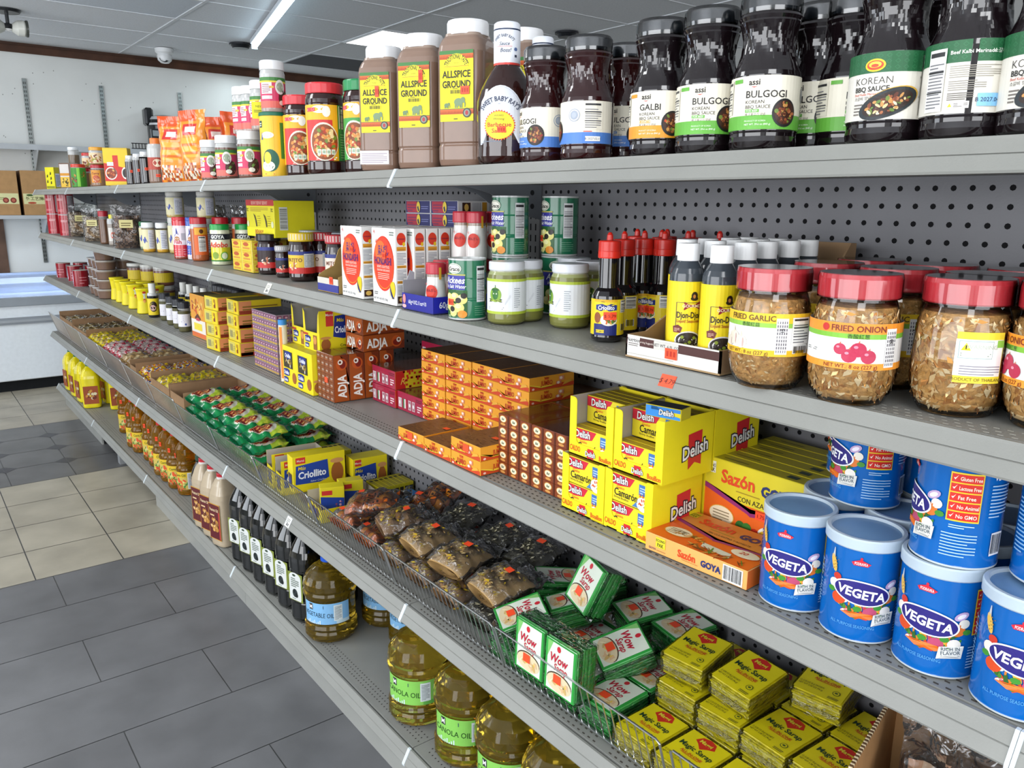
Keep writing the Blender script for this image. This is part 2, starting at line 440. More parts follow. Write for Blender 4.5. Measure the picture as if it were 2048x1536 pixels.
# ceiling fittings
def build_ceiling_fittings():
    # fluorescent batten
    a, e = Vector((1.557, 6.042, 0)), Vector((1.557-0.303*1.8, 6.042-1.318*1.8, 0)); d = (e-a); Ln = d.length; rz = atan2(d.y, d.x)
    t = empty('fluorescent_light', (a.x, a.y, CEIL), rz); tag(t, 'glowing tube light fixed slantwise below the white ceiling tiles', 'light')
    b = B(); b.box(0, -0.03, -0.03, Ln, 0.03, -0.001, 'd4dae0', 'paint'); obj('housing', b, t)
    b = B(); b.tube([(0.005, 0, -0.045), (Ln-0.005, 0, -0.045)], 0.019, 10, 'd8f2ff', 'lit_tube'); obj('tube', b, t)
    b = B(); b.box(-0.012, -0.022, -0.066, 0.008, 0.022, -0.02, 'cfd6dc', 'plas'); obj('end_cap', b, t)
    L = lamp('fluorescent_glow', (0, 0, -0.08), (Ln*0.96, 0.06), 12, (0.80, 0.94, 1.0), (0, 0, -1)); L.parent = t; L.rotation_euler = (0, 0, 0)
    # flush panel
    t = empty('ceiling_light_panel', (2.7285, 5.3848, CEIL)); tag(t, 'bright square light panel flush in the ceiling above the spice jugs', 'light')
    b = B(); b.box(-0.6, -0.295, -0.002, 0.6, 0.295, 0.02, 'ffffff', 'lit_panel'); obj('diffuser', b, t)
    b = B(); 
    for x0, y0, x1, y1 in ((-0.606,-0.302,0.606,-0.29),(-0.606,0.29,0.606,0.302),(-0.606,-0.29,-0.594,0.29),(0.594,-0.29,0.606,0.29)): b.box(x0, y0, -0.004, x1, y1, 0.01, 'e6e8ea', 'paint')
    obj('frame', b, t)
    # dark round detectors
    for (x, y), lb in (((1.53, 6.26), 'dark round ceiling detector beside the end of the glowing tube'), ((3.18, 4.31), 'dark round ceiling detector above the barbecue sauce bottles')):
        t = empty('smoke_detector', (x, y, CEIL)); tag(t, lb, 'detector')
        b = B(); b.lathe([(0.085, -0.012, '23252a'), (0.085, -0.001)], 24); obj('base', b, t)
        b = B(); b.lathe([(0.02, -0.036, '1c1e22'), (0.06, -0.034), (0.072, -0.012)], 24); obj('body', b, t)
    # dome camera
    t = empty('security_camera', (1.122, 6.86, CEIL)); tag(t, 'white dome security camera on the ceiling by the brown trim', 'camera')
    b = B(); b.lathe([(0.052, -0.045, 'e9ebec'), (0.068, -0.03), (0.07, -0.001)], 24); obj('base', b, t)
    b = B(); b.lathe([(0.0, -0.115), (0.03, -0.11, 'e9ebec'), (0.052, -0.09), (0.058, -0.06), (0.05, -0.04)], 24); hd = obj('dome', b, t)
    b = B(); i = 0; b.lathe([(0.0, 0.012), (0.02, 0.010, '0e1114'), (0.031, 0.0), (0.031, -0.02)], 20, mat='dark')
    b.xf(lambda x, y, z: (x-0.025*0.75+(-0.6)*z, y-0.036-0.75*z+0.0*x, -0.085+y*0.9-0.3*z)); obj('lens', b, hd)
    # twin spot
    t = empty('spotlight', (-0.035, 6.13, CEIL)); tag(t, 'dark twin spotlight bracket on the ceiling above the freezer', 'light')
    b = B(); b.lathe([(0.075, -0.016, '26282b'), (0.085, -0.001)], 24); obj('base', b, t)
    b = B(); b.tube([(0,0,-0.01), (0,0,-0.10)], 0.011, 8, '2a2c2f', 'plas'); b.lathe([(0.0,-0.13),(0.028,-0.115,'1d1f22'),(0.034,-0.1),(0.028,-0.085),(0.0,-0.075)], 16); obj('stem', b, t)
    for s in (-1, 1):
        b = B(); b.lathe([(0.025, 0.0, 'cfd0c8'), (0.047, 0.035), (0.05, 0.07), (0.046, 0.078, '3c3f3a'), (0.052, 0.085), (0.052, 0.095)], 20)
        b.lathe([(0.0, 0.084, 'e2e4da'), (0.044, 0.086)], 20)
        b.xf(lambda x, y, z, s=s: (s*(0.02+z*0.92), y-z*0.25, -0.105+x)); obj('lamp_head', b, t)
    # pipe down the far wall
    b = B(); b.tube([(2.09, FARY-0.02, CEIL), (2.09, FARY-0.02, 1.0)], 0.014, 8, '6d7174', 'paint'); tag(obj('conduit_pipe', b), 'thin grey conduit running down the far wall', 'pipe')
build_ceiling_fittings()

# ------------------------------------------------------------------ far wall: slotted standards, shelves, cartons, freezer
def build_far_wall():
    for x, z0, z1, lb in ((0.178, 0.93, 2.365, 'slotted steel wall standard nearest the wood panel, with the shelf brackets'), (0.727, 1.3, 2.36, 'slotted steel wall standard behind the jars at the shelf end'), (1.353, 1.3, 2.36, 'slotted steel wall standard behind the pressure cooker')):
        t = empty('wall_standard', (x, FARY, 0)); tag(t, lb, 'bracket')
        b = B(); b.box(-0.014, -0.014, z0, 0.014, 0.0, z1, '9aa09e', 'steel')
        k = int((z1-z0)/0.032)
        for i in range(k):
            z = z0+0.016+i*0.032; b.rect(FR(-0.0142), -0.009, z, -0.003, z+0.018, '3b3d3c'); b.rect(FR(-0.0142), 0.003, z, 0.009, z+0.018, '3b3d3c')
        obj('channel', b, t)
        for zz, dp in ((1.815, 0.28), (1.285, 0.30)):
            if zz > 1.3 or x < 0.3:
                b = B(); n = [(0, zz), (-dp, zz), (-dp, zz-0.02), (-0.03, zz-0.17), (0, zz-0.17)]
                b.add([(-0.002, -0.014+p, q) for p, q in n]+[(0.002, -0.014+p, q) for p, q in n], [(0,1,2,3,4), (9,8,7,6,5)]+[(i, (i+1) % 5, 5+(i+1) % 5, 5+i) for i in range(5)], 'b4b9bb', 'paint'); obj('shelf_bracket', b, t)
    def wshelf(z, y0, lb, lip):
        t = empty('wall_shelf', (0, 0, z)); tag(t, lb, 'shelf')
        b = B(); b.box(-1.9, y0+0.003, -0.012, 3.2, FARY-0.015, 0, 'c3c7ca', 'paint'); obj('board', b, t)
        b = B(); b.box(-1.9, y0-0.002, -lip, 3.2, y0+0.004, 0.002, 'b4b9bd', 'paint'); obj('front_edge', b, t)
    wshelf(1.852, 7.10, 'grey wall shelf carrying the black pressure cooker', 0.04)
    wshelf(1.314, 7.08, 'grey wall shelf under the brown cartons', 0.026)
    # cartons
    def carton(x0, x1, h, y, lb, side):
        t = empty('carton', ((x0+x1)/2, y, 1.3165)); tag(t, lb, 'box', 'brown cartons on the wall shelf'); w_ = x1-x0
        b = B(); b.bbox(-w_/2, 0, 0, w_/2, 0.235, h, 'b08a5e', 'card', 0.002, {'x': '7d5c3e'}); 
        obj('box', b, t)
        b = B(); m = FR(-0.0005); b.rect(m, -w_/2+0.004, 0.085, w_/2-0.004, 0.165, 'd7d6a0', 1)
        b.text(m, '竹工艺編', -w_/2+0.02, 0.127, 0.022, '5c5a34', 2, 'l', 0.02)
        b.lines(m, -w_/2+0.12, 0.118, w_/2-0.1, 0.14, 2, '8a9058')
        for q in (-0.025, 0.025): b.ell(m, w_/2-0.065+q, 0.113, 0.021, 0.021, '7c2f22', 2, 14); b.ell(m, w_/2-0.065+q, 0.113, 0.012, 0.012, 'b5604a', 3, 10)
        b.ell(m, -w_/2+0.05, 0.153, 0.025, 0.008, '3f5a26', 2, 10); b.ell(m, -w_/2+0.06, 0.094, 0.03, 0.008, 'b0452c', 2, 10)
        obj('printed_band', b, t)
        b = B(); b.rect(PL((0,0,0), (1,0,0), (0,1,0)), -w_/2+0.02, 0.11, w_/2-0.02, 0.125, 'c9ad84', 1); b.xf(lambda x, y, z: (x, y, h+0.0006)); obj('tape', b, t)
    carton(-0.36, 0.018, 0.335, 7.10, 'brown carton with a pale printed band, over the freezer window', 1)
    carton(0.042, 0.335, 0.34, 7.10, 'brown carton with a pale printed band, behind the shelf end', 1)
    # pressure cooker
    t = empty('pressure_cooker', (1.17, 7.22, 1.854)); tag(t, 'black and steel pressure cooker on the far wall shelf', 'cooker')
    b = B(); b.lathe([(0.125, 0.0, '16181b'), (0.135, 0.02), (0.135, 0.20, '17191c'), (0.14, 0.205, 'c9cdd0'), (0.14, 0.222, '17191c'), (0.138, 0.23)], 32, mat='gloss'); obj('body', b, t)
    b = B(); b.lathe([(0.14, 0.23, '1d2023'), (0.135, 0.25, 'b9bdc0'), (0.12, 0.275, '1a1c1f'), (0.07, 0.29), (0.0, 0.293)], 32, mat='gloss'); ld = obj('lid', b, t)
    b = B(); b.bbox(-0.16, -0.05, 0.20, -0.09, 0.05, 0.345, '101215', 'gloss', 0.016); obj('handle', b, ld)
    b = B(); b.bbox(-0.15, -0.147, 0.05, -0.02, -0.12, 0.17, '2a2d31', 'gloss', 0.006); b.rect(FR(-0.1475), -0.135, 0.11, -0.035, 0.155, '8f979c', 1); obj('control_panel', b, t)
    t = empty('wire_rack', (0.98, 7.115, 1.854)); tag(t, 'small black wire rack on the wall shelf by the cooker', 'rack')
    b = B()
    for i in range(9): b.tube([(-0.1+i*0.024, 0, 0.003), (-0.1+i*0.024, 0, 0.045)], 0.004, 6, '1c1e20', 'plas')
    obj('bars', b, t); b = B(); b.tube([(-0.11, 0, 0.046), (0.11, 0, 0.046)], 0.004, 6, '1c1e20', 'plas'); b.tube([(-0.11, 0, 0.004), (0.11, 0, 0.004)], 0.004, 6, '1c1e20', 'plas'); obj('rails', b, t)
    # chest freezer
    t = empty('chest_freezer', (0, 6.74, 0)); tag(t, 'white chest freezer with a sliding glass top against the far wall', 'freezer')
    xl, xr = -1.55, 0.95
    b = B(); b.bbox(xl, 0, 0.085, xr, 0.58, 0.655, 'dfe6ec', 'gloss', 0.006); b.box(xl, 0.02, 0.655, xr, 0.58, 0.70, 'dfe6ec', 'gloss'); obj('cabinet', b, t)
    b = B(); b.box(xl+0.02, 0.04, 0.001, xr-0.02, 0.56, 0.088, '17191b', 'matte'); obj('plinth', b, t)
    b = B(); b.prism([(-0.016, 0.655), (0.03, 0.655), (0.03, 0.715), (-0.016, 0.712)], xl, xr, '8d949b', 'paint'); b.xf(lambda x, y, z: (y, x, z)); obj('front_rim', b, t)
    b = B(); b.box(xl, -0.01, 0.515, xr, 0.001, 0.568, '8b9198', 'paint'); b.box(xl, -0.014, 0.53, xr, 0.0, 0.55, '9aa0a6', 'paint'); obj('bumper_strip', b, t)
    b = B(); b.box(xl+0.03, 0.03, 0.60, xr-0.03, 0.56, 0.605, 'a9c4ee', 'plas'); b.box(xl+0.03, 0.555, 0.605, xr-0.03, 0.575, 0.85, '9fbcee', 'plas'); obj('liner', b, t)
    b = B(); b.box(xl+0.05, 0.535, 0.775, xr-0.05, 0.553, 0.82, 'e8f4ff', 'lit'); obj('inside_light', b, t)
    L = lamp('freezer_glow', (-0.3, 6.74+0.50, 0.79), (2.2, 0.05), 5, (0.72, 0.84, 1.0), (0, -0.7, -0.7))
    def sl(x0, x1, dz):
        b = B(); b.add([(x0, 0.02, 0.712+dz), (x1, 0.02, 0.712+dz), (x1, 0.55, 0.845+dz), (x0, 0.55, 0.845+dz)], [(0,1,2,3)], 'ffffff', 'lid'); return b
    g = obj('glass_lid', sl(xl+0.03, -0.235, 0.004), t); b = B(); b.box(-0.25, 0.02, 0.712, -0.232, 0.06, 0.722, '5f666e', 'plas'); b.xf(lambda x, y, z: (x, y, z)); 
    b.add([(-0.25, 0.02, 0.719), (-0.232, 0.02, 0.719), (-0.232, 0.55, 0.852), (-0.25, 0.55, 0.852)], [(0,1,2,3)], '69727d', 'plas'); obj('lid_edge', b, g)
    obj('glass_lid', sl(-0.232, xr-0.03, 0.0), t)
    b = B(); b.box(xl, 0.54, 0.70, xr, 0.58, 0.86, 'b9cdf0', 'plas'); obj('back_rim', b, t)
build_far_wall()

# ------------------------------------------------------------------ gondola shelving, one thing per four-foot bay
PAINT = '888984'
def lip_shape(base=False):
    return [(0.36, 0.0), (0.012, 0.0), (0.0105, -0.003), (0.007, -0.003), (0.005, 0.0012), (0.0005, 0.0012), (-0.001, -0.002), (-0.0082, -0.0150), (-0.0074, -0.0157), (-0.0092, -0.0164), (-0.0175, -0.031), (-0.0165, -0.0335), (-0.011, -0.034), (-0.004, -0.029), (0.03, -0.022), (0.36, -0.022)]
def shelf_mesh(kind):
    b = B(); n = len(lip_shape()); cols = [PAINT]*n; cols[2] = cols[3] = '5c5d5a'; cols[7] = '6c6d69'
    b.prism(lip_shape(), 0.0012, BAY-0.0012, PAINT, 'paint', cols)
    m = TP(0.0); hc = '34302d' if kind == 'E' else ('b9bab2' if kind == 'B' else '4a453f')  # second shelf's slots coloured pale, painting in the light that passes through them
    for i in range(92):
        for r_ in range(3):
            x = 0.018+r_*0.0125 if kind != 'E' else 0.0328+r_*0.0127; y = 0.012+i*0.01313+(0.0066 if r_ == 1 else 0)
            if i % 46 > 43: continue
            q = 0.0021
            b.add([m(x-0.0028, y, 1), m(x, y-q, 1), m(x+0.0028, y, 1), m(x, y+q, 1)] if kind == 'E' else [m(x-0.0016, y-0.0034, 1), m(x+0.0016, y-0.0024, 1), m(x+0.0016, y+0.0034, 1), m(x-0.0016, y+0.0024, 1)], [(0,1,2,3)], hc, 'matte')
    return b.mesh('shelf')
def bracket_mesh(y):
    b = B(); n = [(0.3615, -0.0225), (0.14, -0.0225), (0.14, -0.026), (0.22, -0.044), (0.29, -0.085), (0.3615, -0.10)]; k = len(n)
    b.add([(x, y-0.0015, z) for x, z in n]+[(x, y+0.0015, z) for x, z in n], [tuple(range(k))[::-1], tuple(range(k, 2*k))]+[(i, (i+1) % k, k+(i+1) % k, k+i) for i in range(k)], '7d8288', 'paint')
    for dz in (-0.04, -0.07): b.ell(PL((0.335, y-0.0016, dz), (1,0,0), (0,0,1)), 0, 0, 0.006, 0.006, '26282a', 1, 10)
    return b.mesh('bracket')
def cap_mesh(y0, y1):
    b = B(); p = [(0.004, 0.0025), (-0.0012, 0.0022), (-0.0188, -0.031), (-0.0185, -0.035), (-0.012, -0.036), (-0.004, -0.029), (0.004, -0.02)]
    b.prism(p, y0, y1, 'd3dde2', 'plas'); return b.mesh('end_cap')
def panel_mesh():
    b = B(); b.box(0.368, 0.0225, 0.10, 0.374, BAY-0.0225, 1.496, '77777b', 'paint')
    m = PL((0.368, 0, 0), (0,-1,0), (0,0,1))
    for i in range(46):
        for j in range(54):
            z = 1.4619-0.0254*j
            if z < 0.2: continue
            b.ell(m, -(BAY-0.0254*(i+1)-0.012), z, 0.0042, 0.0042, '141416', 1, 8, mat='matte')
    return b.mesh('back_panel')
def upright_mesh():
    b = B(); b.box(0.362, -0.022, 0.0, 0.392, 0.022, 1.50, '8a8c8d', 'paint')
    m = PL((0.362, 0, 0), (0,-1,0), (0,0,1))
    for j in range(56):
        for s in (-0.009, 0.009): b.rect(m, s-0.0022, 0.08+j*0.0254, s+0.0022, 0.08+j*0.0254+0.015, '1d1e20', 1, mat='matte')
    return b.mesh('upright')
def kick_mesh():
    b = B(); b.box(0.030, 0.001, 0.0, 0.040, BAY-0.001, 0.1345, '9b9c97', 'paint'); return b.mesh('kick_plate')
SH = {k: shelf_mesh(k) for k in 'ABCDE'}
SH['A'] = SH['D'] = SH['C']
BR = [bracket_mesh(0.026), bracket_mesh(BAY-0.026)]; CP = [cap_mesh(0.0003, 0.0045), cap_mesh(BAY-0.0045, BAY-0.0003)]
PN, UP, KM = panel_mesh(), upright_mesh(), kick_mesh()
bay_names = {-1: 'grey steel shelving bay nearest the camera, with the cardboard box of bagged goods', 0: 'grey steel shelving bay holding the onion flake jars and blue seasoning tins', 1: 'grey steel shelving bay holding the white soup stock cartons', 2: 'grey steel shelving bay holding the yellow display box with the banana print', 3: 'grey steel shelving bay holding the yellow pouches and mustard jars', 4: 'grey steel shelving bay nearest the freezer, with the red tins'}
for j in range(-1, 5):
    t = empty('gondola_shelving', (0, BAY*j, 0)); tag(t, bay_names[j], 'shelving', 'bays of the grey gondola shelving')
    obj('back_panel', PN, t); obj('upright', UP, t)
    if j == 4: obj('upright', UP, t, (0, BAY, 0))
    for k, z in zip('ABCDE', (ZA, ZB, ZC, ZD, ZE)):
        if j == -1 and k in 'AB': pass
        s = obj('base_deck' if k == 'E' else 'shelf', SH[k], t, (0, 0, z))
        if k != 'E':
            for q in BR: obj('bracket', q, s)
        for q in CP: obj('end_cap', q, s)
    if j == 3:      # this bay's toe plate is missing, only the dark foot shows
        b = B(); b.box(0.10, 0.02, 0, 0.14, BAY-0.02, 0.1345, '35373a', 'paint'); obj('foot', b, t)
        b = B(); b.box(0.03, BAY*0.62, 0, 0.06, BAY*0.62+0.05, 0.12, '8f9294', 'paint'); obj('foot', b, t)
    else: obj('kick_plate', KM, t)

# wire fences along the fourth shelf
FENCES = [(-0.41, 0.005), (0.012, 0.439), (0.457, 0.883), (0.888, 1.318), (1.322, 1.75), (1.755, 2.18), (2.184, 2.615), (2.62, 3.05), (3.055, 3.485), (3.49, 3.92), (3.925, 4.46), (4.465, 5.0), (5.005, 5.54), (5.545, 6.08)]
def fence(y0, y1, i):
    h = 0.104 if y0 < 2.6 else 0.104+0.04*min(1, (y0-2.6)/1.4)
    t = empty('wire_fence', (0.031, y0, ZD+0.0036)); t.rotation_euler = (0, -0.30, 0); n = int((y1-y0)/0.0178); L_ = y1-y0
    nb = ['beside the cardboard box', 'in front of the yellow sachet bundles', 'in front of the green and yellow sachet bundles', 'in front of the clear seed bags', 'in front of the orange sachet bags', 'in front of the open yellow display boxes', 'in front of the last green soup packets', 'in front of the green soup packets', 'in front of the cardboard dividers', 'in front of the yellow tied bags', 'in front of the red striped bags', 'in front of the plain bags', 'in front of the loose brown packets', 'at the freezer end'][i]
    tag(t, 'chrome wire shelf fence '+nb, 'fence', 'wire fences on the fourth shelf')
    b = B(); b.tube([(0, 0.002, -0.001), (0, 0.002, h-0.006), (0, 0.008, h), (0, L_-0.008, h), (0, L_-0.002, h-0.006), (0, L_-0.002, -0.001)], 0.0022, 6, 'd2d4d4', 'steel')
    b.tube([(0, 0.003, 0.004), (0, L_-0.003, 0.004)], 0.002, 6, 'd2d4d4', 'steel'); obj('frame', b, t)
    b = B()
    for k in range(1, n): b.tube([(0.002, k*L_/n, 0.002), (0.002, k*L_/n, h)], 0.0013, 5, 'e4e5e4', 'steel')
    obj('rods', b, t)
for i, (a, e) in enumerate(FENCES): fence(a, e, i)

def tag_strip(x, y, z, col, txt, lb, w_=0.034, h_=0.03):
    t = empty('price_tag', (x, y, z)); tag(t, lb, 'price tag')
    m = PL((0, 0, 0), (0, -1, 0), (0.48, 0, 0.877)); b = B(); b.rect(m, -w_/2, -h_/2, w_/2, h_/2, col, 3); b.rect(m, -w_/2, -h_/2, w_/2, h_/2, col, 0); b.mesh
    if txt: b.text(m, txt, 0, 0, h_*0.42, '3a1a10', 4, 'c', 0.0, 0.2)
    else: b.lines(m, -w_*0.35, -h_*0.1, w_*0.3, h_*0.35, 3, '9a9a92', 4); b.barcode(m, -w_*0.2, -h_*0.42, w_*0.3, -h_*0.12, 4, 10)
    obj('paper', b, t)
tag_strip(-0.0088, 1.93, ZB-0.0157, 'd9d8cb', None, 'cream price tag slipped in the edge below the soy sauce jars')
tag_strip(-0.0088, 1.88, ZD-0.0157, 'd9dcdd', None, 'white price tag slipped in the edge above the dark olive oil bottles')
tag_strip(-0.0088, 0.472, ZB-0.0157, 'f4502a', '$ 4.79', 'orange price tag stuck on the edge above the yellow shrimp bouillon boxes', 0.026, 0.018)
# ------------------------------------------------------------------ kinds of goods
def sticker(b, m, s, t, w_=0.016, h_=0.011, l=8, txt=True, mat='print'):
    b.rect(m, s-w_/2, t-h_/2, s+w_/2, t+h_/2, 'f4502a', l, 2, mat)
    if txt:
        for q in (-0.28, 0.0, 0.28): b.rect(m, s+q*w_-w_*0.08, t-h_*0.25, s+q*w_+w_*0.08, t+h_*0.25, 'b02c14', l+1, 1, mat)
def st_part(m, s, t, w_=0.016, h_=0.011): b = B(); sticker(b, m, s, t, w_, h_, 9); return ('price_sticker', b)
def cap_rib(n=40, d=0.02): return lambda a, z: 1+d*(1 if int(a/(2*pi)*n*2) % 2 else 0)
def nutrition(b, m, s0, t0, s1, t1, l=3, bg='eeeeea', nn=3):
    b.rect(m, s0, t0, s1, t1, bg, l, nn); hh = t1-t0; ww = s1-s0
    b.rect(m, s0+ww*0.08, t1-hh*0.12, s1-ww*0.1, t1-hh*0.05, '2a2a2c', l+1, nn)
    b.lines(m, s0+ww*0.08, t0+hh*0.06, s1-ww*0.08, t1-hh*0.2, max(5, int(hh/0.0042)), '77777a', l+1, 0.4, 3, nn=nn)
    b.rect(m, s0+ww*0.06, t0+hh*0.62, s1-ww*0.06, t0+hh*0.65, '1c1c1e', l+2, nn); b.rect(m, s0+ww*0.06, t0+hh*0.3, s1-ww*0.06, t0+hh*0.32, '1c1c1e', l+2, nn)
MEAT = ['7a3a22', '5a2a18', '8d4a2a', 'a5623a', '3f1d12', 'c08a4a', '6b7f35']

def bbq_bottle(key, label, liquid='140d10'):
    R_ = 0.0412
    def rib(a, z):
        if 0.1 < z < 0.148:
            k = 1-abs((z-0.124)/0.024); return 1+0.030*k*sin(11*a+z*160)+0.012*k*sin(19*a-z*300)
        return 1
    zs = [0.098+0.004*i for i in range(14)]
    neck = []
    for z in zs:
        q = (z-0.098)/0.052; r = 0.038-0.006*sin(pi*min(1, q*1.0))-0.002*q; neck.append((r, z))
    b = B(); b.lathe([(0.030, 0.0015), (0.034, 0.0), (0.040, 0.004), (0.0412, 0.011), (0.0402, 0.017), (0.0405, 0.021), (R_, 0.0235), (R_, 0.088), (0.0402, 0.093)]+neck+[(0.0355, 0.152), (0.0375, 0.156), (0.034, 0.1625)], 90, liquid, 'dark', rib=rib)
    c = B(); c.lathe([(0.0352, 0.158, '8c9196'), (0.0362, 0.160), (0.0366, 0.165), (0.0360, 0.178), (0.0335, 0.1825), (0.0, 0.1825)], 80, '8c9196', 'smoke', rib=lambda a, z: 1+(0.012 if 0.161 < z < 0.18 and int(a*40/pi) % 2 else 0))
    c2 = B(); c2.lathe([(0.0315, 0.157, '3c4248'), (0.0315, 0.1775), (0.0, 0.1778)], 30, '565c62', 'gloss')
    lb = B(); label(lb, CY(R_+0.0003, 0), R_)
    proto(key, 'sauce_bottle', 'bottle', [('body', b), ('label', lb), ('cap', c), ('cap_liner', c2, 2)])

def assi_label(product, band, pill, pilltxt, foods):
    def f(b, m, R_):
        W = pi*R_*0.985; z0, z1 = 0.0245, 0.0865
        b.rect(m, -W, z0, W, z1, 'ebe5d3', 1, 48); b.rect(m, -W, z0, W, z0+0.0165, band, 2, 48)
        b.text(m, 'assi', -0.0165, 0.0795, 0.0072, '231f20', 3, 'c', 0.02); b.poly(m, [(-0.021, 0.0745), (-0.0165, 0.0728), (-0.012, 0.0745), (-0.0165, 0.0737)], 'd0322c', 3)
        b.text(m, product, -0.026, 0.0655, 0.0085, '231f20', 3, 'l', 0.012)
        b.text(m, 'KOREAN', -0.026, 0.0565, 0.0042, '231f20', 3, 'l', 0.0); b.text(m, 'BBQ SAUCE', -0.026, 0.0508, 0.0042, '231f20', 3, 'l', 0.0)
        b.rect(m, -0.026, 0.0443, -0.009, 0.048, pill, 3, 4); b.text(m, pilltxt, -0.0175, 0.0462, 0.0024, 'f4f2ea', 4)
        b.text(m, '배 소불고기 양념', -0.026, 0.0420, 0.0026, '4c4642', 3, 'l')
        b.text(m, 'PRODUCT OF KOREA', -0.026, 0.0345, 0.0019, 'eaf3df', 4, 'l'); b.text(m, 'NET WT. 29.6 oz (840 g)', -0.026, 0.0305, 0.0022, 'f6faef', 4, 'l')
        b.ell(m, 0.0215, 0.0435, 0.0155, 0.0165, '1b1c1e', 4, 28, 4); b.ell(m, 0.0215, 0.0437, 0.0132, 0.0140, '3d2118', 5, 24, 3); b.food(m, 0.0215, 0.0437, 0.0128, 0.0136, foods, 46, 6, 2, 0.18)
        # the reverse
        c = W*0.62; 
        for k in range(3): b.ell(m, c-0.018, 0.066, 0.0095-k*0.0014, 0.0095-k*0.0014, '9da6b4' if k % 2 == 0 else 'ebe5d3', 4+k*0.4, 24, 3)
        b.ell(m, c-0.018, 0.066, 0.004, 0.004, 'aab2bd', 6, 12); nutrition(b, m, c-0.003, 0.045, c+0.026, 0.0845, 4, 'e6e1d1'); b.lines(m, c-0.003, 0.0415, c+0.02, 0.044, 1, 'cf4a3c', 4, nn=3)
        b.rect(m, c, 0.028, c+0.023, 0.035, 'f3f3ef', 5, 4); b.text(m, 'B 2027.02.11', c+0.0115, 0.0315, 0.0034, '3a3a44', 6)
        nutrition(b, m, -W*0.62, 0.043, -W*0.38, 0.083, 4, 'e2ddcb'); b.rect(m, -W*0.36, 0.079, -W*0.25, 0.0835, band, 4, 4)
    return f
bbq_bottle('bulgogi_green', assi_label('BULGOGI', '62ab3e', '69ad49', 'FOR BEEF', MEAT))
bbq_bottle('galbi', assi_label('GALBI', 'e9972a', 'e9a24a', 'FOR SHORT RIBS', MEAT+['c2481e']))
bbq_bottle('bulgogi_blue', assi_label('BULGOGI', '4f7fc9', '5b86c6', 'FOR PORK', MEAT+['8f2f22']), '2a0d0e')
def korean_label(b, m, R_):
    W = pi*R_*0.985; z0, z1 = 0.0245, 0.0925
    b.rect(m, -W, z0, W, z1, 'dfdbd0', 1, 48); b.rect(m, -W, 0.072, W, z1, '23603a', 2, 48)
    for i in range(30):
        for j in range(3):
            s = -W+i*2*W/30; t = 0.0745+j*0.006
            b.poly(m, [(s, t+0.002), (s+0.003, t+0.0045), (s+0.006, t+0.002), (s+0.003, t-0.0005)], '2e6e46', 2.6); b.poly(m, [(s+0.0012, t+0.002), (s+0.003, t+0.0035), (s+0.0048, t+0.002), (s+0.003, t+0.0005)], '23603a', 3)
    b.ell(m, -0.010, 0.0795, 0.0105, 0.0065, 'f1c62c', 4, 18, 2); b.ell(m, -0.010, 0.0795, 0.0085, 0.0048, 'd8452a', 5, 16); b.ell(m, -0.010, 0.080, 0.0065, 0.0032, 'f4d24a', 6, 12); b.ell(m, -0.010, 0.0790, 0.004, 0.0018, 'd8452a', 7, 8)
    b.text(m, 'KOREAN', -0.031, 0.0645, 0.0075, '3c3a38', 3, 'l', -0.012); b.text(m, 'BBQ SAUCE', -0.031, 0.0562, 0.0052, '2a2826', 3, 'l', 0.02)
    b.text(m, 'Beef Kalbi Marinade', -0.031, 0.0510, 0.0026, 'c0492f', 3, 'l'); b.text(m, '소갈비 양념장', -0.031, 0.0468, 0.0030, '4c4642', 3, 'l')
    b.lines(m, -0.031, 0.03, -0.020, 0.043, 4, '77716a', 3)
    b.ell(m, 0.0065, 0.0415, 0.0305, 0.0135, 'd3a63a', 4, 30, 4, 0.35); b.ell(m, 0.0055, 0.0405, 0.0300, 0.0135, '232a2e', 5, 30, 4, 0.35); b.ell(m, 0.0055, 0.0405, 0.0255, 0.0105, '2b1a12', 6, 28, 4, 0.35)
    rg = random.Random(4)
    for i in range(60):
        a, q = rg.uniform(0, 6.28), sqrt(rg.random())*0.86; x, y = 0.024*q*cos(a), 0.0095*q*sin(a)
        b.ell(m, 0.0055+x*0.94-y*0.34, 0.0405+x*0.34+y*0.94, rg.uniform(0.0015, 0.0035), rg.uniform(0.001, 0.002), rg.choice(MEAT+['d9c08a', 'e6d9b0', '5c7a30']), 7+(i % 5)*0.3, 7, 1, rg.uniform(0, 3))
    nutrition(b, m, 0.038, 0.028, 0.060, 0.088, 8, 'dcdad2')
    # reverse, centred half way round
    c = W
    for s in (c,):
        nutrition(b, m, s-0.04, 0.027, s-0.021, 0.086, 8, 'e4e4e0'); b.text(m, 'Beef Kalbi Marinade', s-0.018, 0.0815, 0.0036, 'eef2e6', 4, 'l', 0.012); b.text(m, '소갈비 양념장', s+0.019, 0.0815, 0.0034, 'eef2e6', 4, 'l')
        b.lines(m, s-0.017, 0.058, s+0.034, 0.070, 6, '9b968a', 4, 0.4, 4, nn=4); b.lines(m, s-0.017, 0.046, s+0.016, 0.056, 5, '8f8a80', 4, 0.4, 6, nn=3); b.lines(m, s-0.017, 0.037, s+0.006, 0.0445, 4, '6a655e', 4, 0.5, 7, nn=2)
        b.rect(m, s-0.017, 0.029, s+0.003, 0.0355, 'f2f1ea', 5, 3); b.poly(m, [(s-0.0155, 0.0305), (s-0.0115, 0.0305), (s-0.0135, 0.0342)], 'd9c22a', 6); b.lines(m, s-0.010, 0.0303, s+0.002, 0.0345, 3, '6f6a64', 6)
        b.rect(m, s+0.0095, 0.0305, s+0.035, 0.0425, '86bfe8', 6, 6); b.text(m, 'B 2027.04.06', s+0.022, 0.0367, 0.0040, '24365a', 7, 'c', 0.005)
bbq_bottle('korean', korean_label)

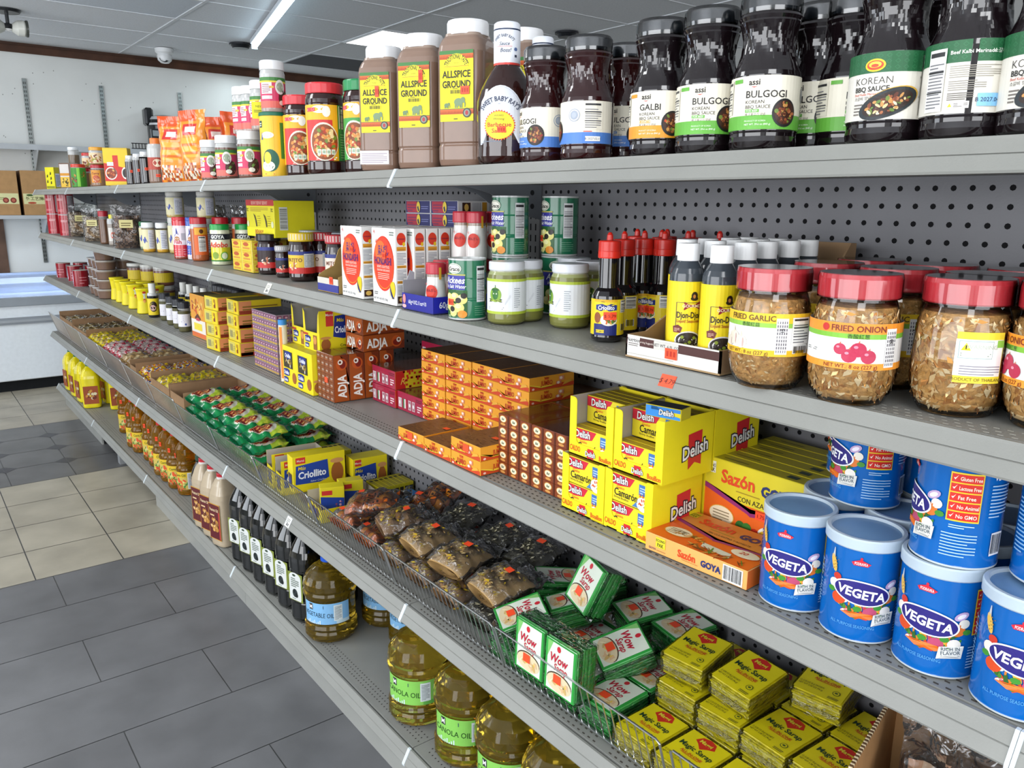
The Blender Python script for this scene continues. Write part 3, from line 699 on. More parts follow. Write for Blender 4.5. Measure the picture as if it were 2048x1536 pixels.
def sweet_bottle():
    R_ = 0.046; pr = [(0.036, 0.0), (0.043, 0.004), (0.046, 0.014), (0.0455, 0.03), (0.046, 0.045), (0.0465, 0.09), (0.0455, 0.108), (0.041, 0.125), (0.033, 0.143), (0.025, 0.157), (0.020, 0.165), (0.019, 0.172)]
    b = B(); b.lathe(pr, 40, '2a100c', 'dark', rib=lambda a, z: 1+(0.012*sin(28*a) if 0.006 < z < 0.03 else 0))
    m = CY(R_+0.0008, 0); lb = B()
    def arch(g, c, l):
        pts = [(-0.035+g, 0.033+g), (0.035-g, 0.033+g), (0.0355-g, 0.085)]
        pts += [((0.0355-g)*cos(a), 0.085+(0.045-g)*sin(a)) for a in [pi*i/14 for i in range(1, 14)]]+[(-0.0355+g, 0.085)]
        def mm(s, t, l2):
            q = 1 if t < 0.105 else 1-0.30*((t-0.105)/0.025)**1.2*0.55
            a = s/R_; r = (R_+0.0008)*q+l2*EPS; return (r*sin(a), -r*cos(a), t)
        lb.poly(mm, pts, c, l, 6)
        return mm
    arch(0, 'd9dce2', 1); mm = arch(0.0018, 'b9bfca', 2); arch(0.0028, 'd3d6dd', 3)
    n = 36; sun = [((0.0225 if i % 2 else 0.0255)*cos(2*pi*i/(2*n)), 0.064+(0.0225 if i % 2 else 0.0255)*sin(2*pi*i/(2*n))) for i in range(2*n)]
    lb.poly(m, sun, 'd3521f', 5, 3); lb.ell(m, 0, 0.064, 0.0225, 0.0225, 'f0d62c', 6, 36, 4)
    lb.text(mm, "SWEET BABY RAY'S", 0, 0.1075, 0.0085, '2c3550', 6, 'c', 0.012, 0.0, 0.72, 0, None, 0.036)
    lb.lines(m, -0.016, 0.0985, 0.016, 0.1005, 1, '9298a6', 5)
    lb.text(m, 'AWARD', 0, 0.080, 0.0028, '4c5a3a', 7); lb.text(m, 'Winning', 0, 0.0745, 0.0036, '4c5a3a', 7, 'c', 0, 0.2)
    lb.text(m, 'Barbecue', 0, 0.0655, 0.0072, 'b8301c', 7, 'c', 0.016); lb.text(m, 'Sauce', 0, 0.0555, 0.0072, 'b8301c', 7, 'c', 0.016)
    lb.lines(m, -0.026, 0.0375, 0.026, 0.0405, 1, '6d7483', 5); sticker(lb, m, 0.004, 0.057, 0.013, 0.010, 10)
    c = B(); c.lathe([(0.0205, 0.166, 'd8433a'), (0.0205, 0.1695, 'e9edf4'), (0.0205, 0.222, '20304e'), (0.0205, 0.2245, 'e9edf4'), (0.0200, 0.2335), (0.0175, 0.236), (0.0, 0.236)], 28, 'e9edf4', 'plas')
    wl = B(); m2 = CY(0.0207, 0); wl.text(m2, "SWEET BABY RAY'S", 0, 0.213, 0.0052, '2c3550', 2, 'c', 0.01, 0, 0.6, 0, None, 0.02); wl.text(m2, "Sauce", 0.001, 0.200, 0.006, '2c3550', 2, 'c', 0.004, 0.25, 0.85); wl.text(m2, 'Boss!', 0.003, 0.1895, 0.0068, '2c3550', 2, 'c', 0.006, 0.25, 0.85)
    wl.rect(m2, -0.011, 0.195, 0.013, 0.1957, 'c9555a', 2, 3); wl.ell(m2, 0.019, 0.191, 0.003, 0.003, '5a6f9a', 2, 10); wl.rect(m2, 0.017, 0.178, 0.021, 0.182, '3b4152', 2); 
    proto('sweet_bottle', 'sauce_bottle', 'bottle', [('body', b), ('label', lb), ('cap', c), ('cap_print', wl, 2)])
sweet_bottle()

def spice_jug(key, st):
    hw = 0.047; H_ = 0.262
    b = B(); b.lathe([(0.038, 0.0, '7d6150'), (0.045, 0.004), (hw, 0.014), (hw, 0.038), (0.0455, 0.041), (0.0455, 0.043), (hw, 0.046), (hw, 0.205, '8a7263'), (0.0455, 0.216), (0.041, 0.227), (0.0365, 0.233, '9a8779'), (0.035, 0.238)], 48, '75594a', 'powder', ex=5)
    c = B(); c.lathe([(0.0385, 0.236, 'e8e9ea'), (0.039, 0.2375), (0.039, 0.257), (0.037, 0.2615), (0.0, 0.2615)], 72, 'e8e9ea', 'plas', rib=cap_rib(60, 0.008))
    lb = B(); m = FR(-hw-0.0003, 0)
    lb.rect(m, -0.0345, 0.082, 0.0345, 0.2055, 'e0d416', 1); lb.rect(m, -0.0345, 0.199, 0.0345, 0.2055, '3f7a3c', 2)
    lb.rect(m, -0.0345, 0.1905, 0.0345, 0.199, 'd9682f', 2); lb.rect(m, -0.0345, 0.0945, 0.0345, 0.1035, 'd9682f', 2)
    for i in range(22):
        s = -0.0345+i*0.069/22
        for t in (0.1915, 0.0955): lb.poly(m, [(s, t), (s+0.0015, t+0.0065), (s+0.003, t)], 'a8481f', 3)
    lb.rect(m, -0.0345, 0.1035, 0.0345, 0.1045, '4d7a3f', 3)
    lb.poly(m, [(-0.0245, 0.176)]+[(0.0245*cos(a), 0.176+0.024*sin(a)) for a in [pi-pi*i/12 for i in range(1, 12)]]+[(0.0245, 0.176)], 'ebe02c', 3.4); 
    lb.text(m, 'TRADITIONAL TASTE', 0, 0.1955, 0.0085, '2c2a1a', 4, 'c', 0.02, 0, 0.5, 0, None, 0.023)
    lb.text(m, 'FOODS', 0, 0.184, 0.0022, '57542c', 4); lb.rect(m, -0.0245, 0.1775, 0.0245, 0.1785, 'b87f1e', 4)
    lb.text(m, 'ALLSPICE', 0.0, 0.165, 0.0125, '1d1c16', 4, 'c', 0.02, 0, 0.92, 0, 0.058); lb.text(m, 'GROUND', 0.0, 0.1475, 0.0125, '1d1c16', 4, 'c', 0.022, 0, 0.92, 0, 0.058)
    lb.barcode(m, -0.014, 0.130, 0.014, 0.1375, 4, 20, '37362a', 'e0d416'); lb.lines(m, -0.008, 0.139, 0.010, 0.141, 1, '57542c', 4)
    def eleph(s, t, k, c):
        lb.ell(m, s, t+0.009*k, 0.008*k, 0.006*k, c, 4, 12); lb.ell(m, s+0.008*k, t+0.012*k, 0.004*k, 0.0045*k, c, 4.3, 10)
        for q in (-0.0055, -0.002, 0.003, 0.006): lb.rect(m, s+q*k-0.0012*k, t, s+q*k+0.0012*k, t+0.007*k, c, 4.2)
        lb.poly(m, [(s+0.0105*k, t+0.013*k), (s+0.013*k, t+0.006*k), (s+0.012*k, t+0.001*k), (s+0.0105*k, t+0.001*k), (s+0.011*k, t+0.006*k), (s+0.0085*k, t+0.010*k)], c, 4.4)
    eleph(0.004, 0.1055, 1.15, '78906a'); eleph(-0.021, 0.1055, 0.6, '6c865e')
    lb.ell(m, 0.0215, 0.0965, 0.0085, 0.0085, '3d453c', 5, 20); lb.ell(m, 0.0215, 0.0965, 0.0062, 0.0062, '8d968a', 6, 18); lb.ell(m, 0.0215, 0.0965, 0.0033, 0.0042, 'b0343a', 7, 9)
    lb.lines(m, -0.006, 0.0855, 0.008, 0.089, 1, '57542c', 4)
    P = [('body', b), ('label', lb), ('cap', c)]
    if st == 0:
        q = B(); q.rect(m, -0.040, 0.016, 0.030, 0.0445, 'ece6ea', 1); q.lines(m, -0.036, 0.019, 0.026, 0.041, 6, 'a59aa2', 2); P.append(('import_label', q))
        P.append(('price_sticker', (lambda s: (sticker(s, m, 0.006, 0.166, 0.009, 0.022, 9), s)[1])(B())))
    if st == 1: P.append(('price_sticker', (lambda s: (sticker(s, m, 0.016, 0.178, 0.009, 0.024, 9), s)[1])(B())))
    if st == 2: P.append(st_part(m, 0.018, 0.136, 0.018, 0.014))
    proto(key, 'spice_jug', 'jug', P)
for i in range(4): spice_jug('jug%d' % i, i)

def soup_jar(key, capc, mainc, sidec):
    R_ = 0.047
    b = B(); b.lathe([(0.040, 0.0), (0.0455, 0.004), (R_, 0.012), (R_, 0.03), (0.0462, 0.032), (0.0462, 0.165), (R_, 0.168), (0.0465, 0.177), (0.043, 0.186), (0.0415, 0.192)], 36, '2c1210', 'dark')
    c = B(); c.lathe([(0.0445, 0.190, capc), (0.045, 0.192), (0.045, 0.211), (0.0435, 0.2145), (0.0, 0.2145)], 72, capc, 'plas', rib=cap_rib(50, 0.012))
    lb = B(); m = CY(0.0465, 0); W = pi*0.0465*0.98
    lb.rect(m, -W, 0.033, W, 0.163, 'e9b32a', 1, 48); lb.rect(m, -0.05, 0.033, 0.022, 0.128, mainc, 2, 14)
    lb.ell(m, -0.008, 0.152, 0.022, 0.009, 'f1ede2', 3, 14); lb.ell(m, 0.008, 0.147, 0.010, 0.013, 'f3efe4', 3, 12); lb.rect(m, -0.045, 0.147, -0.020, 0.156, 'cf3f4e', 3, 4); lb.lines(m, -0.043, 0.149, -0.022, 0.1545, 2, 'f0c9c9', 4)
    lb.ell(m, 0.0, 0.077, 0.036, 0.045, 'e9e1d0', 3, 28, 4); lb.ell(m, 0.001, 0.076, 0.033, 0.0415, '8a4a22', 4, 28, 4); lb.food(m, 0.001, 0.076, 0.0315, 0.040, ['c8622a', 'd98a3c', '8a3a1c', 'e0b06a', 'b23a20', '6e8a34', 'efd9a4'], 80, 5, 6, 0.15)
    for i in range(4): lb.rect(m, -0.016+i*0.011, 0.047, -0.007+i*0.011, 0.059, 'e7ece2', 8, 2); lb.rect(m, -0.0145+i*0.011, 0.0495, -0.0085+i*0.011, 0.0565, '9fb59a', 9)
    lb.lines(m, -0.02, 0.035, 0.03, 0.043, 2, 'e2d9c4', 8, 0.6); lb.rect(m, 0.036, 0.033, 0.080, 0.163, sidec, 6, 8); nutrition(lb, m, 0.039, 0.108, 0.073, 0.161, 7, 'e6ebe2'); lb.lines(m, 0.042, 0.04, 0.07, 0.10, 10, '8fc28c', 7, 0.3, nn=3)
    proto(key, 'soup_base_jar', 'jar', [('body', b), ('cap', c), ('label', lb)])
soup_jar('soup_red', 'd3343c', 'cf3a36', '2f8a3a'); soup_jar('soup_green', '1f8a4e', '3d9a42', '2f8a3a')

def yellow_canister():
    R_ = 0.0405
    b = B(); b.lathe([(0.0395, 0.0, 'd8d2c0'), (0.0405, 0.002, 'e6bb2e'), (R_, 0.163, '14684e'), (0.0418, 0.164), (0.0418, 0.171), (0.0395, 0.173), (0.0, 0.170)], 36, 'e6bb2e', 'print')
    lb = B(); m = CY(R_+0.0002, 0)
    lb.rect(m, -0.05, 0.004, 0.0, 0.16, 'e8c13a', 1, 8); lb.rect(m, 0.018, 0.05, 0.055, 0.145, '3c7a34', 2, 6)
    for i in range(3): lb.ell(m, 0.035, 0.065+i*0.03, 0.008, 0.006, 'e6c34a', 3, 10)
    lb.rect(m, -0.048, 0.132, -0.034, 0.150, '2c4a3a', 2, 3); lb.lines(m, -0.046, 0.136, -0.036, 0.147, 2, 'd9dfc8', 3)
    lb.ell(m, -0.018, 0.112, 0.019, 0.009, 'eee7cf', 3, 16, 2); lb.lines(m, -0.03, 0.108, -0.006, 0.117, 3, '7b78b4', 4); lb.poly(m, [(-0.04, 0.1), (-0.036, 0.122), (-0.033, 0.1)], '3c4f9a', 3)
    lb.ell(m, -0.012, 0.045, 0.024, 0.030, '1f5a44', 2, 20, 3); lb.ell(m, -0.02, 0.03, 0.020, 0.014, 'f0ecdc', 3, 16, 2); lb.ell(m, -0.02, 0.052, 0.011, 0.016, 'edc43c', 4, 14)
    lb.lines(m, -0.03, 0.008, 0.02, 0.012, 1, 'b8322a', 5)
    proto('yellow_canister', 'food_canister', 'canister', [('body', b), ('label', lb)])
yellow_canister()

def spice_jar(key, R_, H_, capc, fill, lab, name='spice_jar', capf=0.16, clear_top=0.8, sticker_at=None, mat_='powder', capw=0.97):
    """clear plastic jar of dry seasoning: body, cap, label"""
    zc = H_*(1-capf); b = B()
    b.lathe([(R_*0.88, 0.0, fill), (R_*0.97, 0.003), (R_, 0.008), (R_, zc*clear_top, 'b9bab8'), (R_, zc*0.88), (R_*0.93, zc*0.96), (R_*0.88, zc)], 28, fill, mat_)
    c = B(); c.lathe([(R_*capw, zc-0.002, capc), (R_*capw, H_-0.003), (R_*capw*0.93, H_), (0, H_)], 48, capc, 'plas', rib=cap_rib(30, 0.012))
    lb = B(); lab(lb, CY(R_+0.0003, 0), R_, zc)
    P = [('body', b), ('cap', c), ('label', lb)]
    if sticker_at: P.append(st_part(CY(R_+0.0003, 0), *sticker_at))
    proto(key, name, 'jar', P)
def lab_pink(b, m, R, z):
    W = R*1.5
    b.rect(m, -W, z*0.1, W, z*0.80, 'c9355f', 1, 14); b.rect(m, -W, z*0.72, W, z*0.80, '3f7a3a', 2, 14); b.rect(m, -W, z*0.68, W, z*0.72, 'dccb3a', 2, 14); b.rect(m, -W, z*0.1, W, z*0.26, 'd96a5e', 2, 14)
    b.ell(m, R*0.42, z*0.58, R*0.42, z*0.17, 'e6e3dc', 3, 16, 2); b.ell(m, R*0.42, z*0.58, R*0.3, z*0.11, '9aa58e', 4, 14); b.ell(m, R*0.75, z*0.32, R*0.5, z*0.2, '4a2a20', 3, 14, 2); b.ell(m, R*0.7, z*0.34, R*0.1, z*0.2, '6f9a48', 4, 8, 1, -0.7); b.ell(m, R*0.55, z*0.22, R*0.28, z*0.06, 'e8e4d6', 5, 10)
    b.rect(m, -R*1.2, z*0.42, -R*0.25, z*0.68, 'e9e4e4', 3, 5); b.lines(m, -R*1.1, z*0.45, -R*0.35, z*0.66, 5, '9c6f78', 4, nn=3); b.rect(m, -R*1.2, z*0.30, -R*0.25, z*0.38, 'e3c6cb', 3, 4); b.rect(m, -R*0.45, z*0.55, -R*0.1, z*0.6, 'd8b03a', 5)
spice_jar('pink_jar', 0.0335, 0.1345, 'e6e7e8', '6b4a3c', lab_pink, clear_top=0.86)
spice_jar('pink_jar_pale', 0.0335, 0.1345, 'e6e7e8', 'a3928a', lab_pink, clear_top=0.5)

# ------------------------------------------------------------------ soft packets
def pillow(b, W, Hh, T, paint, mat='foil', nu=14, nv=18, seed=0, rough=0.003, seal=0.08, back=True, lean=0.0, curl=0.0, bottom=0.0):
    """a filled packet standing on its lower edge: front to -y; paint(s, t) gives the printed colour, s and t from 0 to 1"""
    rg = random.Random(seed); ph = [rg.uniform(0, 6) for _ in range(6)]
    def thick(s, t):
        e = (1-abs(2*s-1)**2.6); tb = min(1, t/max(bottom, 0.16))**0.7 if not bottom else min(1, 0.55+t*3); tt = min(1, max(0, (1-seal-t))/0.22)**0.7
        return T/2*max(0, e)**0.6*tb*tt
    def pt(s, t, sg):
        x = (s-0.5)*W*(1-0.05*sin(pi*t)); z = t*Hh
        y = sg*thick(s, t)+rough*(sin(9*s+ph[0]+5*t)*cos(11*t+ph[1])+0.6*sin(23*s*t+ph[2])+0.5*sin(31*t+ph[3]))*min(1, 6*t)
        if sg < 0: y -= 0.0007
        y += lean*t*t+curl*sin(pi*s+ph[4])*max(0, t-0.75)*2
        return (x, y, z)
    for sg in ((-1, 1) if back else (-1,)):
        for i in range(nu):
            for j in range(nv):
                s0, s1, t0, t1 = i/nu, (i+1)/nu, j/nv, (j+1)/nv
                q = [pt(s0, t0, sg), pt(s1, t0, sg), pt(s1, t1, sg), pt(s0, t1, sg)]
                if sg > 0: q = q[::-1]
                b.add(q, [(0,1,2,3)], paint((s0+s1)/2 if sg < 0 else 1-(s0+s1)/2, (t0+t1)/2), mat, True)
    return pt
def weld(b):
    """merge the doubled grid points so a packet shades smoothly"""
    ix = {}; nv = []; mp = []
    for p in b.v:
        k = (round(p[0], 5), round(p[1], 5), round(p[2], 5))
        if k not in ix: ix[k] = len(nv); nv.append(p)
        mp.append(ix[k])
    fs = [[mp[i] for i in f] for f in b.f]; keep = [i for i, f in enumerate(fs) if len(set(f)) == len(f)]
    out = [];
    for i, f in enumerate(fs):
        g = []
        for q in f:
            if not g or q != g[-1]: g.append(q)
        if len(g) > 1 and g[0] == g[-1]: g.pop()
        out.append(g)
    ok = [i for i, g in enumerate(out) if len(set(g)) >= 3 and len(set(g)) == len(g)]
    b.v = nv; b.f = [out[i] for i in ok]; b.c = [b.c[i] for i in ok]; b.m = [b.m[i] for i in ok]; b.s = [b.s[i] for i in ok]
    return b
def disc(s, t, cs, ct, rs, rt): return ((s-cs)/rs)**2+((t-ct)/rt)**2 < 1
def paint_pasta(seed):
    rg = random.Random(seed); cs = ['d8c9b0', 'b84a22', 'e0d6c4', '8a4a2a', 'c9772e']
    def f(s, t):
        if t > 0.84: return 'd9521f' if s < 0.7 else 'e8862a'
        if abs(s-0.5) < 0.26 and 0.66 < t < 0.80: return 'c23028' if not (0.69 < t < 0.76 and abs(s-0.5) < 0.2 and int(s*40) % 2) else 'ecd9cf'
        if t < 0.28 and disc(s, t, 0.45, 0.14, 0.42, 0.14): return rg.choice(cs)
        if 0.35 < t < 0.62 and abs(s-0.5) < 0.32: return 'e9a53a' if int(t*30) % 3 else 'd6702a'
        return 'e58a26' if s > 0.12 else 'cf4f1e'
    return f
for i, (W, Hh, cu) in enumerate(((0.125, 0.235, 0.02), (0.115, 0.24, -0.02), (0.12, 0.235, 0.0))):
    b = B(); pillow(b, W, Hh, 0.05, paint_pasta(i), 'foil', 20, 26, i+3, 0.0035, 0.12, True, 0.01, cu, 0.1); weld(b)
    lb = B(); m = PL((0, -0.030, 0), (1,0,0), (0,0,1))
    proto('pasta_bag%d' % i, 'pasta_bag', 'bag', [('bag', b)])

def lab_red(b, m, R, z): b.rect(m, -R*1.4, z*0.35, R*1.4, z*0.66, 'a8402f', 1, 12); b.ell(m, 0, z*0.52, R*0.5, z*0.1, 'e3d4b8', 2, 12); b.lines(m, -R, z*0.38, R, z*0.44, 2, 'd9b9a0', 2)
spice_jar('brown_bottle', 0.034, 0.172, 'e2762a', '7c6150', lab_red, 'seasoning_bottle', 0.13, 0.66, (0.0, 0.03), capw=0.62)
def lab_none(b, m, R, z): b.lines(m, -R*0.7, z*0.3, R*0.7, z*0.4, 1, '55504e', 1)
spice_jar('black_jar', 0.0225, 0.128, 'dcdfe2', '1d1b1d', lab_none, 'pepper_jar', 0.1, 0.93, (0.004, 0.06), mat_='dark', capw=0.8)
spice_jar('clear_jar', 0.030, 0.115, 'e4e8ea', '6d5a44', lab_none, 'spice_jar', 0.12, 0.7)
def lab_powder(b, m, R, z): b.rect(m, -R*1.25, z*0.2, R*0.1, z*0.86, 'd8922e', 1, 8); b.ell(m, -R*0.5, z*0.4, R*0.5, z*0.2, 'c25a36', 2, 14, 2); b.food(m, -R*0.5, z*0.4, R*0.45, z*0.17, ['d99a6a', '9c3a26', 'e6cfa6'], 12, 3); b.text(m, 'Curry', -R*0.55, z*0.7, 0.011, '7c1f1a', 3, 'c', 0.02)
spice_jar('powder_jar', 0.037, 0.105, 'b01f2c', '8f6d54', lab_powder, 'spice_jar', 0.13, 0.92)
def lab_multi(b, m, R, z): b.rect(m, -R*1.3, z*0.1, R*1.3, z*0.8, 'e6c9a0', 1, 12); b.food(m, 0, z*0.42, R*1.1, z*0.3, ['6c2a1e', 'b8862e', 'e6dcc0', '8f9a3a', 'a03a2a'], 40, 2, 5, 0.2)
spice_jar('olive_jar', 0.036, 0.085, 'e8a32c', '7a6236', lab_multi, 'relish_jar', 0.16, 0.8)
spice_jar('red_lid_jar', 0.036, 0.085, 'c23028', '7a4a36', lab_multi, 'relish_jar', 0.16, 0.8)
def lab_green(b, m, R, z): b.rect(m, -R*1.5, z*0.05, R*1.5, z*0.95, '3f8a2c', 1, 14); b.rect(m, -R*0.15, z*0.05, R*0.25, z*0.95, '86d34a', 2, 3); b.food(m, -R*0.7, z*0.4, R*0.6, z*0.3, ['8a3a24', 'c9862e', '5a2a1e'], 16, 2); b.food(m, R*0.8, z*0.6, R*0.4, z*0.2, ['8a3a24', 'd9a24a', 'c23a2a'], 10, 2, 7)
spice_jar('green_jar', 0.037, 0.125, 'cf3c24', '54702f', lab_green, 'pickle_jar', 0.12, 0.9)

def soup_carton(key, c1, c2, W, D_, Hh):
    b = B(); b.bbox(-W/2, 0, 0, W/2, D_, Hh, c1, 'print', 0.001, {'Z': c2}); lb = B(); m = FR(-0.0003)
    lb.rect(m, -W/2+0.001, 0.001, W/2-0.001, Hh*0.62, 'c9261d', 1); lb.rect(m, -W/2+0.001, 0.001, W/2-0.001, Hh*0.11, 'e3c01c', 2); lb.poly(m, [(-W/2, Hh*0.6), (W/2, Hh*0.45), (W/2, Hh*0.95), (-W/2, Hh*0.98)], 'e9c41e', 2)
    lb.rect(m, -W*0.12, Hh*0.3, W*0.1, Hh*0.8, 'cf2a1e', 3); lb.ell(m, -W*0.22, Hh*0.32, W*0.24, Hh*0.17, 'eceadf', 3, 20); lb.ell(m, -W*0.22, Hh*0.32, W*0.2, Hh*0.14, '8c3a22', 4, 18); lb.food(m, -W*0.22, Hh*0.32, W*0.19, Hh*0.13, ['c9622a', 'e0b46a', '5c2a1a'], 14, 5)
    lb.rect(m, -W*0.36, Hh*0.52, -W*0.1, Hh*0.62, 'd9dbe6', 4); lb.ell(m, W*0.36, Hh*0.33, W*0.16, Hh*0.16, 'eceadf', 3, 16); lb.ell(m, W*0.36, Hh*0.33, W*0.12, Hh*0.12, '2a2422', 4, 14)
    proto(key, 'soup_carton', 'carton', [('box', b), ('print', lb)])
soup_carton('soup_carton', 'd9b51d', 'c22a20', 0.105, 0.05, 0.165)
def plain_carton(key, name, W, D_, Hh, c, draw, cols={}, cat='box'):
    b = B(); b.bbox(-W/2, 0, 0, W/2, D_, Hh, c, 'print', 0.0008, cols); lb = B(); draw(lb, W, D_, Hh); proto(key, name, cat, [('box', b), ('print', lb)])
def d_yellowbox(b, W, D_, Hh):
    m = FR(-0.0003); b.rect(m, -W*0.45, Hh*0.04, W*0.45, Hh*0.14, '8a8a1c', 1)
    for s, t in ((-0.3, 0.35), (-0.28, 0.6), (0.1, 0.3), (0.12, 0.5), (0.1, 0.72)): b.poly(m, [(W*s-0.006, Hh*t-0.01), (W*s+0.006, Hh*t-0.006), (W*s+0.004, Hh*t+0.01), (W*s-0.003, Hh*t+0.006)], '2e2e12', 2)
    m = SD(W/2+0.0003); b.rect(m, D_*0.15, Hh*0.1, D_*0.85, Hh*0.72, 'c9ccd6', 1); b.lines(m, D_*0.22, Hh*0.15, D_*0.78, Hh*0.68, 8, '7d86a0', 2)
plain_carton('yellow_box', 'seasoning_box', 0.075, 0.05, 0.135, 'd8cf16', d_yellowbox, {'X': 'b6ab2e', 'Z': 'c9c01e'})
def d_claybox(b, W, D_, Hh):
    m = FR(-0.0003); b.rect(m, -W*0.42, Hh*0.45, W*0.42, Hh*0.95, 'cfc9c4', 1); b.rect(m, -W*0.42, Hh*0.05, W*0.42, Hh*0.45, 'd9b03a', 2); b.food(m, 0, Hh*0.25, W*0.36, Hh*0.18, ['5a4a1a', '8a7a2a', 'e6d27a', '3c3212'], 20, 3); b.rect(m, -W*0.42, Hh*0.5, W*0.42, Hh*0.6, 'c98a2a', 3)
plain_carton('nut_box', 'spice_box', 0.085, 0.06, 0.145, '6e5546', d_claybox, {'Z': '4a3830', 'X': 'b9b2ac'})

# ------------------------------------------------------------------ top shelf, from the near end to the far end
zA = ZA+0.0016
def top(key, u, X, off, label, group=None, v=240, z=None, **k):
    p = ax(u, v, X, zA if z is None else z); return put(key, p, toward(p, off), label, group, **k)
G1 = 'barbecue sauce bottles on the top shelf'
top('korean', 2098, 0.06, -6, 'dark sauce bottle with green topped label, cut off by the edge of the view', G1, 180)
top('korean', 1934, 0.06, 184, 'dark sauce bottle turned to its back label with a pale blue date sticker', G1, 180)
top('korean', 1778, 0.06, -8, 'dark sauce bottle with a green topped label, yellow emblem and oval dish of meat', G1, 180)
top('korean', 1868, 0.155, 40, 'dark sauce bottle standing behind the two green topped ones', G1, 180)
top('bulgogi_green', 1702, 0.150, 30, 'green banded sauce bottle half hidden behind the yellow emblem bottle', G1, 180)
top('bulgogi_green', 1527, 0.06, 4, 'green banded sauce bottle with its whole front label showing, nearest of the pair', G1)
top('bulgogi_green', 1630, 0.150, -10, 'green banded sauce bottle in the second row behind the front green pair', G1)
top('bulgogi_green', 1414, 0.062, 8, 'green banded sauce bottle next to the orange banded one', G1)
top('galbi', 1318, 0.062, -4, 'orange banded sauce bottle', G1)
top('bulgogi_blue', 1250, 0.150, -4, 'blue banded sauce bottle in the second row behind the orange banded one', G1)
top('bulgogi_blue', 1174, 0.06, -112, 'blue banded sauce bottle turned to its back label, beside the orange banded one', G1)
top('bulgogi_blue', 1090, 0.064, -52, 'blue banded sauce bottle beside the white necked sauce bottle', G1)
top('bulgogi_blue', 1318, 0.24, 0, 'blue banded sauce bottle in the third row behind the orange banded one', G1)
top('bulgogi_green', 1560, 0.24, 0, 'green banded sauce bottle in the third row', G1)
top('korean', 1790, 0.25, 0, 'dark sauce bottle in the third row behind the green topped ones', G1)
top('sweet_bottle', 1013, 0.060, -14, 'tall brown sauce bottle with a white neck and arched silver label, at the shelf front', 'white necked sauce bottles', 280, scale=(1.13, 1.13, 1))
top('sweet_bottle', 1083, 0.185, -8, 'tall brown sauce bottle with a white neck, behind the blue banded bottles', 'white necked sauce bottles', 280)
G2 = 'square jugs of ground allspice'
for k, u, x, lb in ((2, 937, 0.075, 'square jug of brown ground allspice next to the white necked sauce bottle'), (1, 851, 0.078, 'square jug of brown ground allspice, the middle of the front three'), (0, 772, 0.078, 'square jug of brown ground allspice with a small white sticker low on its front')): top('jug%d' % k, u, x, -27, lb, G2, 280)
top('jug3', 1045, 0.20, -27, 'square jug of brown ground allspice standing in the second row', G2, 280)
top('jug3', 960, 0.21, -27, 'square jug of brown ground allspice hidden behind the front three', G2, 280)
G3 = 'soup base jars on the top shelf'
top('soup_green', 728, 0.110, -30, 'green capped soup base jar beside the allspice jugs', G3, 280)
top('soup_green', 712, 0.205, -30, 'green capped soup base jar in the second row', G3, 280)
top('soup_red', 652, 0.062, -6, 'red capped soup base jar with a dish of chicken on its label, at the front', G3, 280)
top('soup_red', 603, 0.110, -6, 'red capped soup base jar standing just behind the front one', G3, 280)
p = ax(553, 320, 0.062, zA); put('yellow_canister', p, toward(p, -6), 'yellow food canister with a dark green rim beside the red capped jars')
G4 = 'white capped spice jars with pink labels'
p = ax(549, 240, 0.060, ZA+0.1735); put('pink_jar_pale', p, toward(p, 10), 'white capped spice jar standing on the yellow canister', G4)
for u, x, z, k, lb in ((500, 0.050, 0, 'pink_jar', 'white capped pink label spice jar in the lower row beside the canister'), (454, 0.050, 0, 'pink_jar', 'white capped pink label spice jar in the lower row, middle of three'), (422, 0.075, 0, 'pink_jar', 'white capped pink label spice jar in the lower row next to the orange bags'), (478, 0.125, 0, 'pink_jar', 'white capped spice jar behind the lower row'), (440, 0.15, 0, 'pink_jar', 'white capped spice jar behind the lower row and near the orange bags')):
    p = ax(u, 320, x, zA); put(k, p, toward(p, -25), lb, G4)
for u, x, lb in ((489, 0.075, 'white capped spice jar in the upper row next to the orange bags'), (506, 0.088, 'white capped spice jar in the upper row, second from the orange bags'), (526, 0.070, 'white capped spice jar in the upper row with a yellow tag hanging over it')):
    p = ax(u, 230, x, ZA+0.1355); put('pink_jar_pale', p, toward(p, -20), lb, G4)
b = B(); m = PL((0, 0, 0), (1,0,0), (0,0,1)); b.box(-0.02, -0.0004, -0.045, 0.02, 0.0004, 0, 'e6e01e'); b.text(m, 'NEW', 0, -0.012, 0.006, '6a6a1c', 3); b.lines(m, -0.015, -0.028, 0.01, -0.02, 2, '7a7a22', 3); b.barcode(m, 0.004, -0.043, 0.018, -0.032, 3, 8, '4a4a1a', 'd9d31e')
p = ax(519, 225, 0.034, ZA+0.2055); proto('shelf_tag', 'price_tag', 'price tag', [('paper', b)]); put('shelf_tag', p, toward(p, 0), 'yellow paper tag in front of the stacked white capped jars')
G5 = 'orange pasta bags'
for k, u, x, off, lb, tl in ((0, 348, 0.05, -38, 'orange pasta bag leaning open beside the orange capped bottle', (0.06, 0.03)), (1, 392, 0.06, -42, 'orange pasta bag standing next to the white capped jars', (0.04, -0.03)), (2, 436, 0.17, -10, 'orange pasta bag standing tall behind the white capped jars', (-0.05, 0.0)), (1, 472, 0.19, 10, 'orange pasta bag partly hidden behind the stacked white capped jars', (0, 0.05)), (0, 378, 0.16, -20, 'orange pasta bag behind the two front orange bags', (0, 0))):
    p = ax(u, 300, x, zA); put('pasta_bag%d' % k, p, toward(p, off), lb, G5, tl)
p = ax(314, 320, 0.05, zA); put('brown_bottle', p, toward(p, 0), 'brown seasoning bottle with an orange cap and a red label')
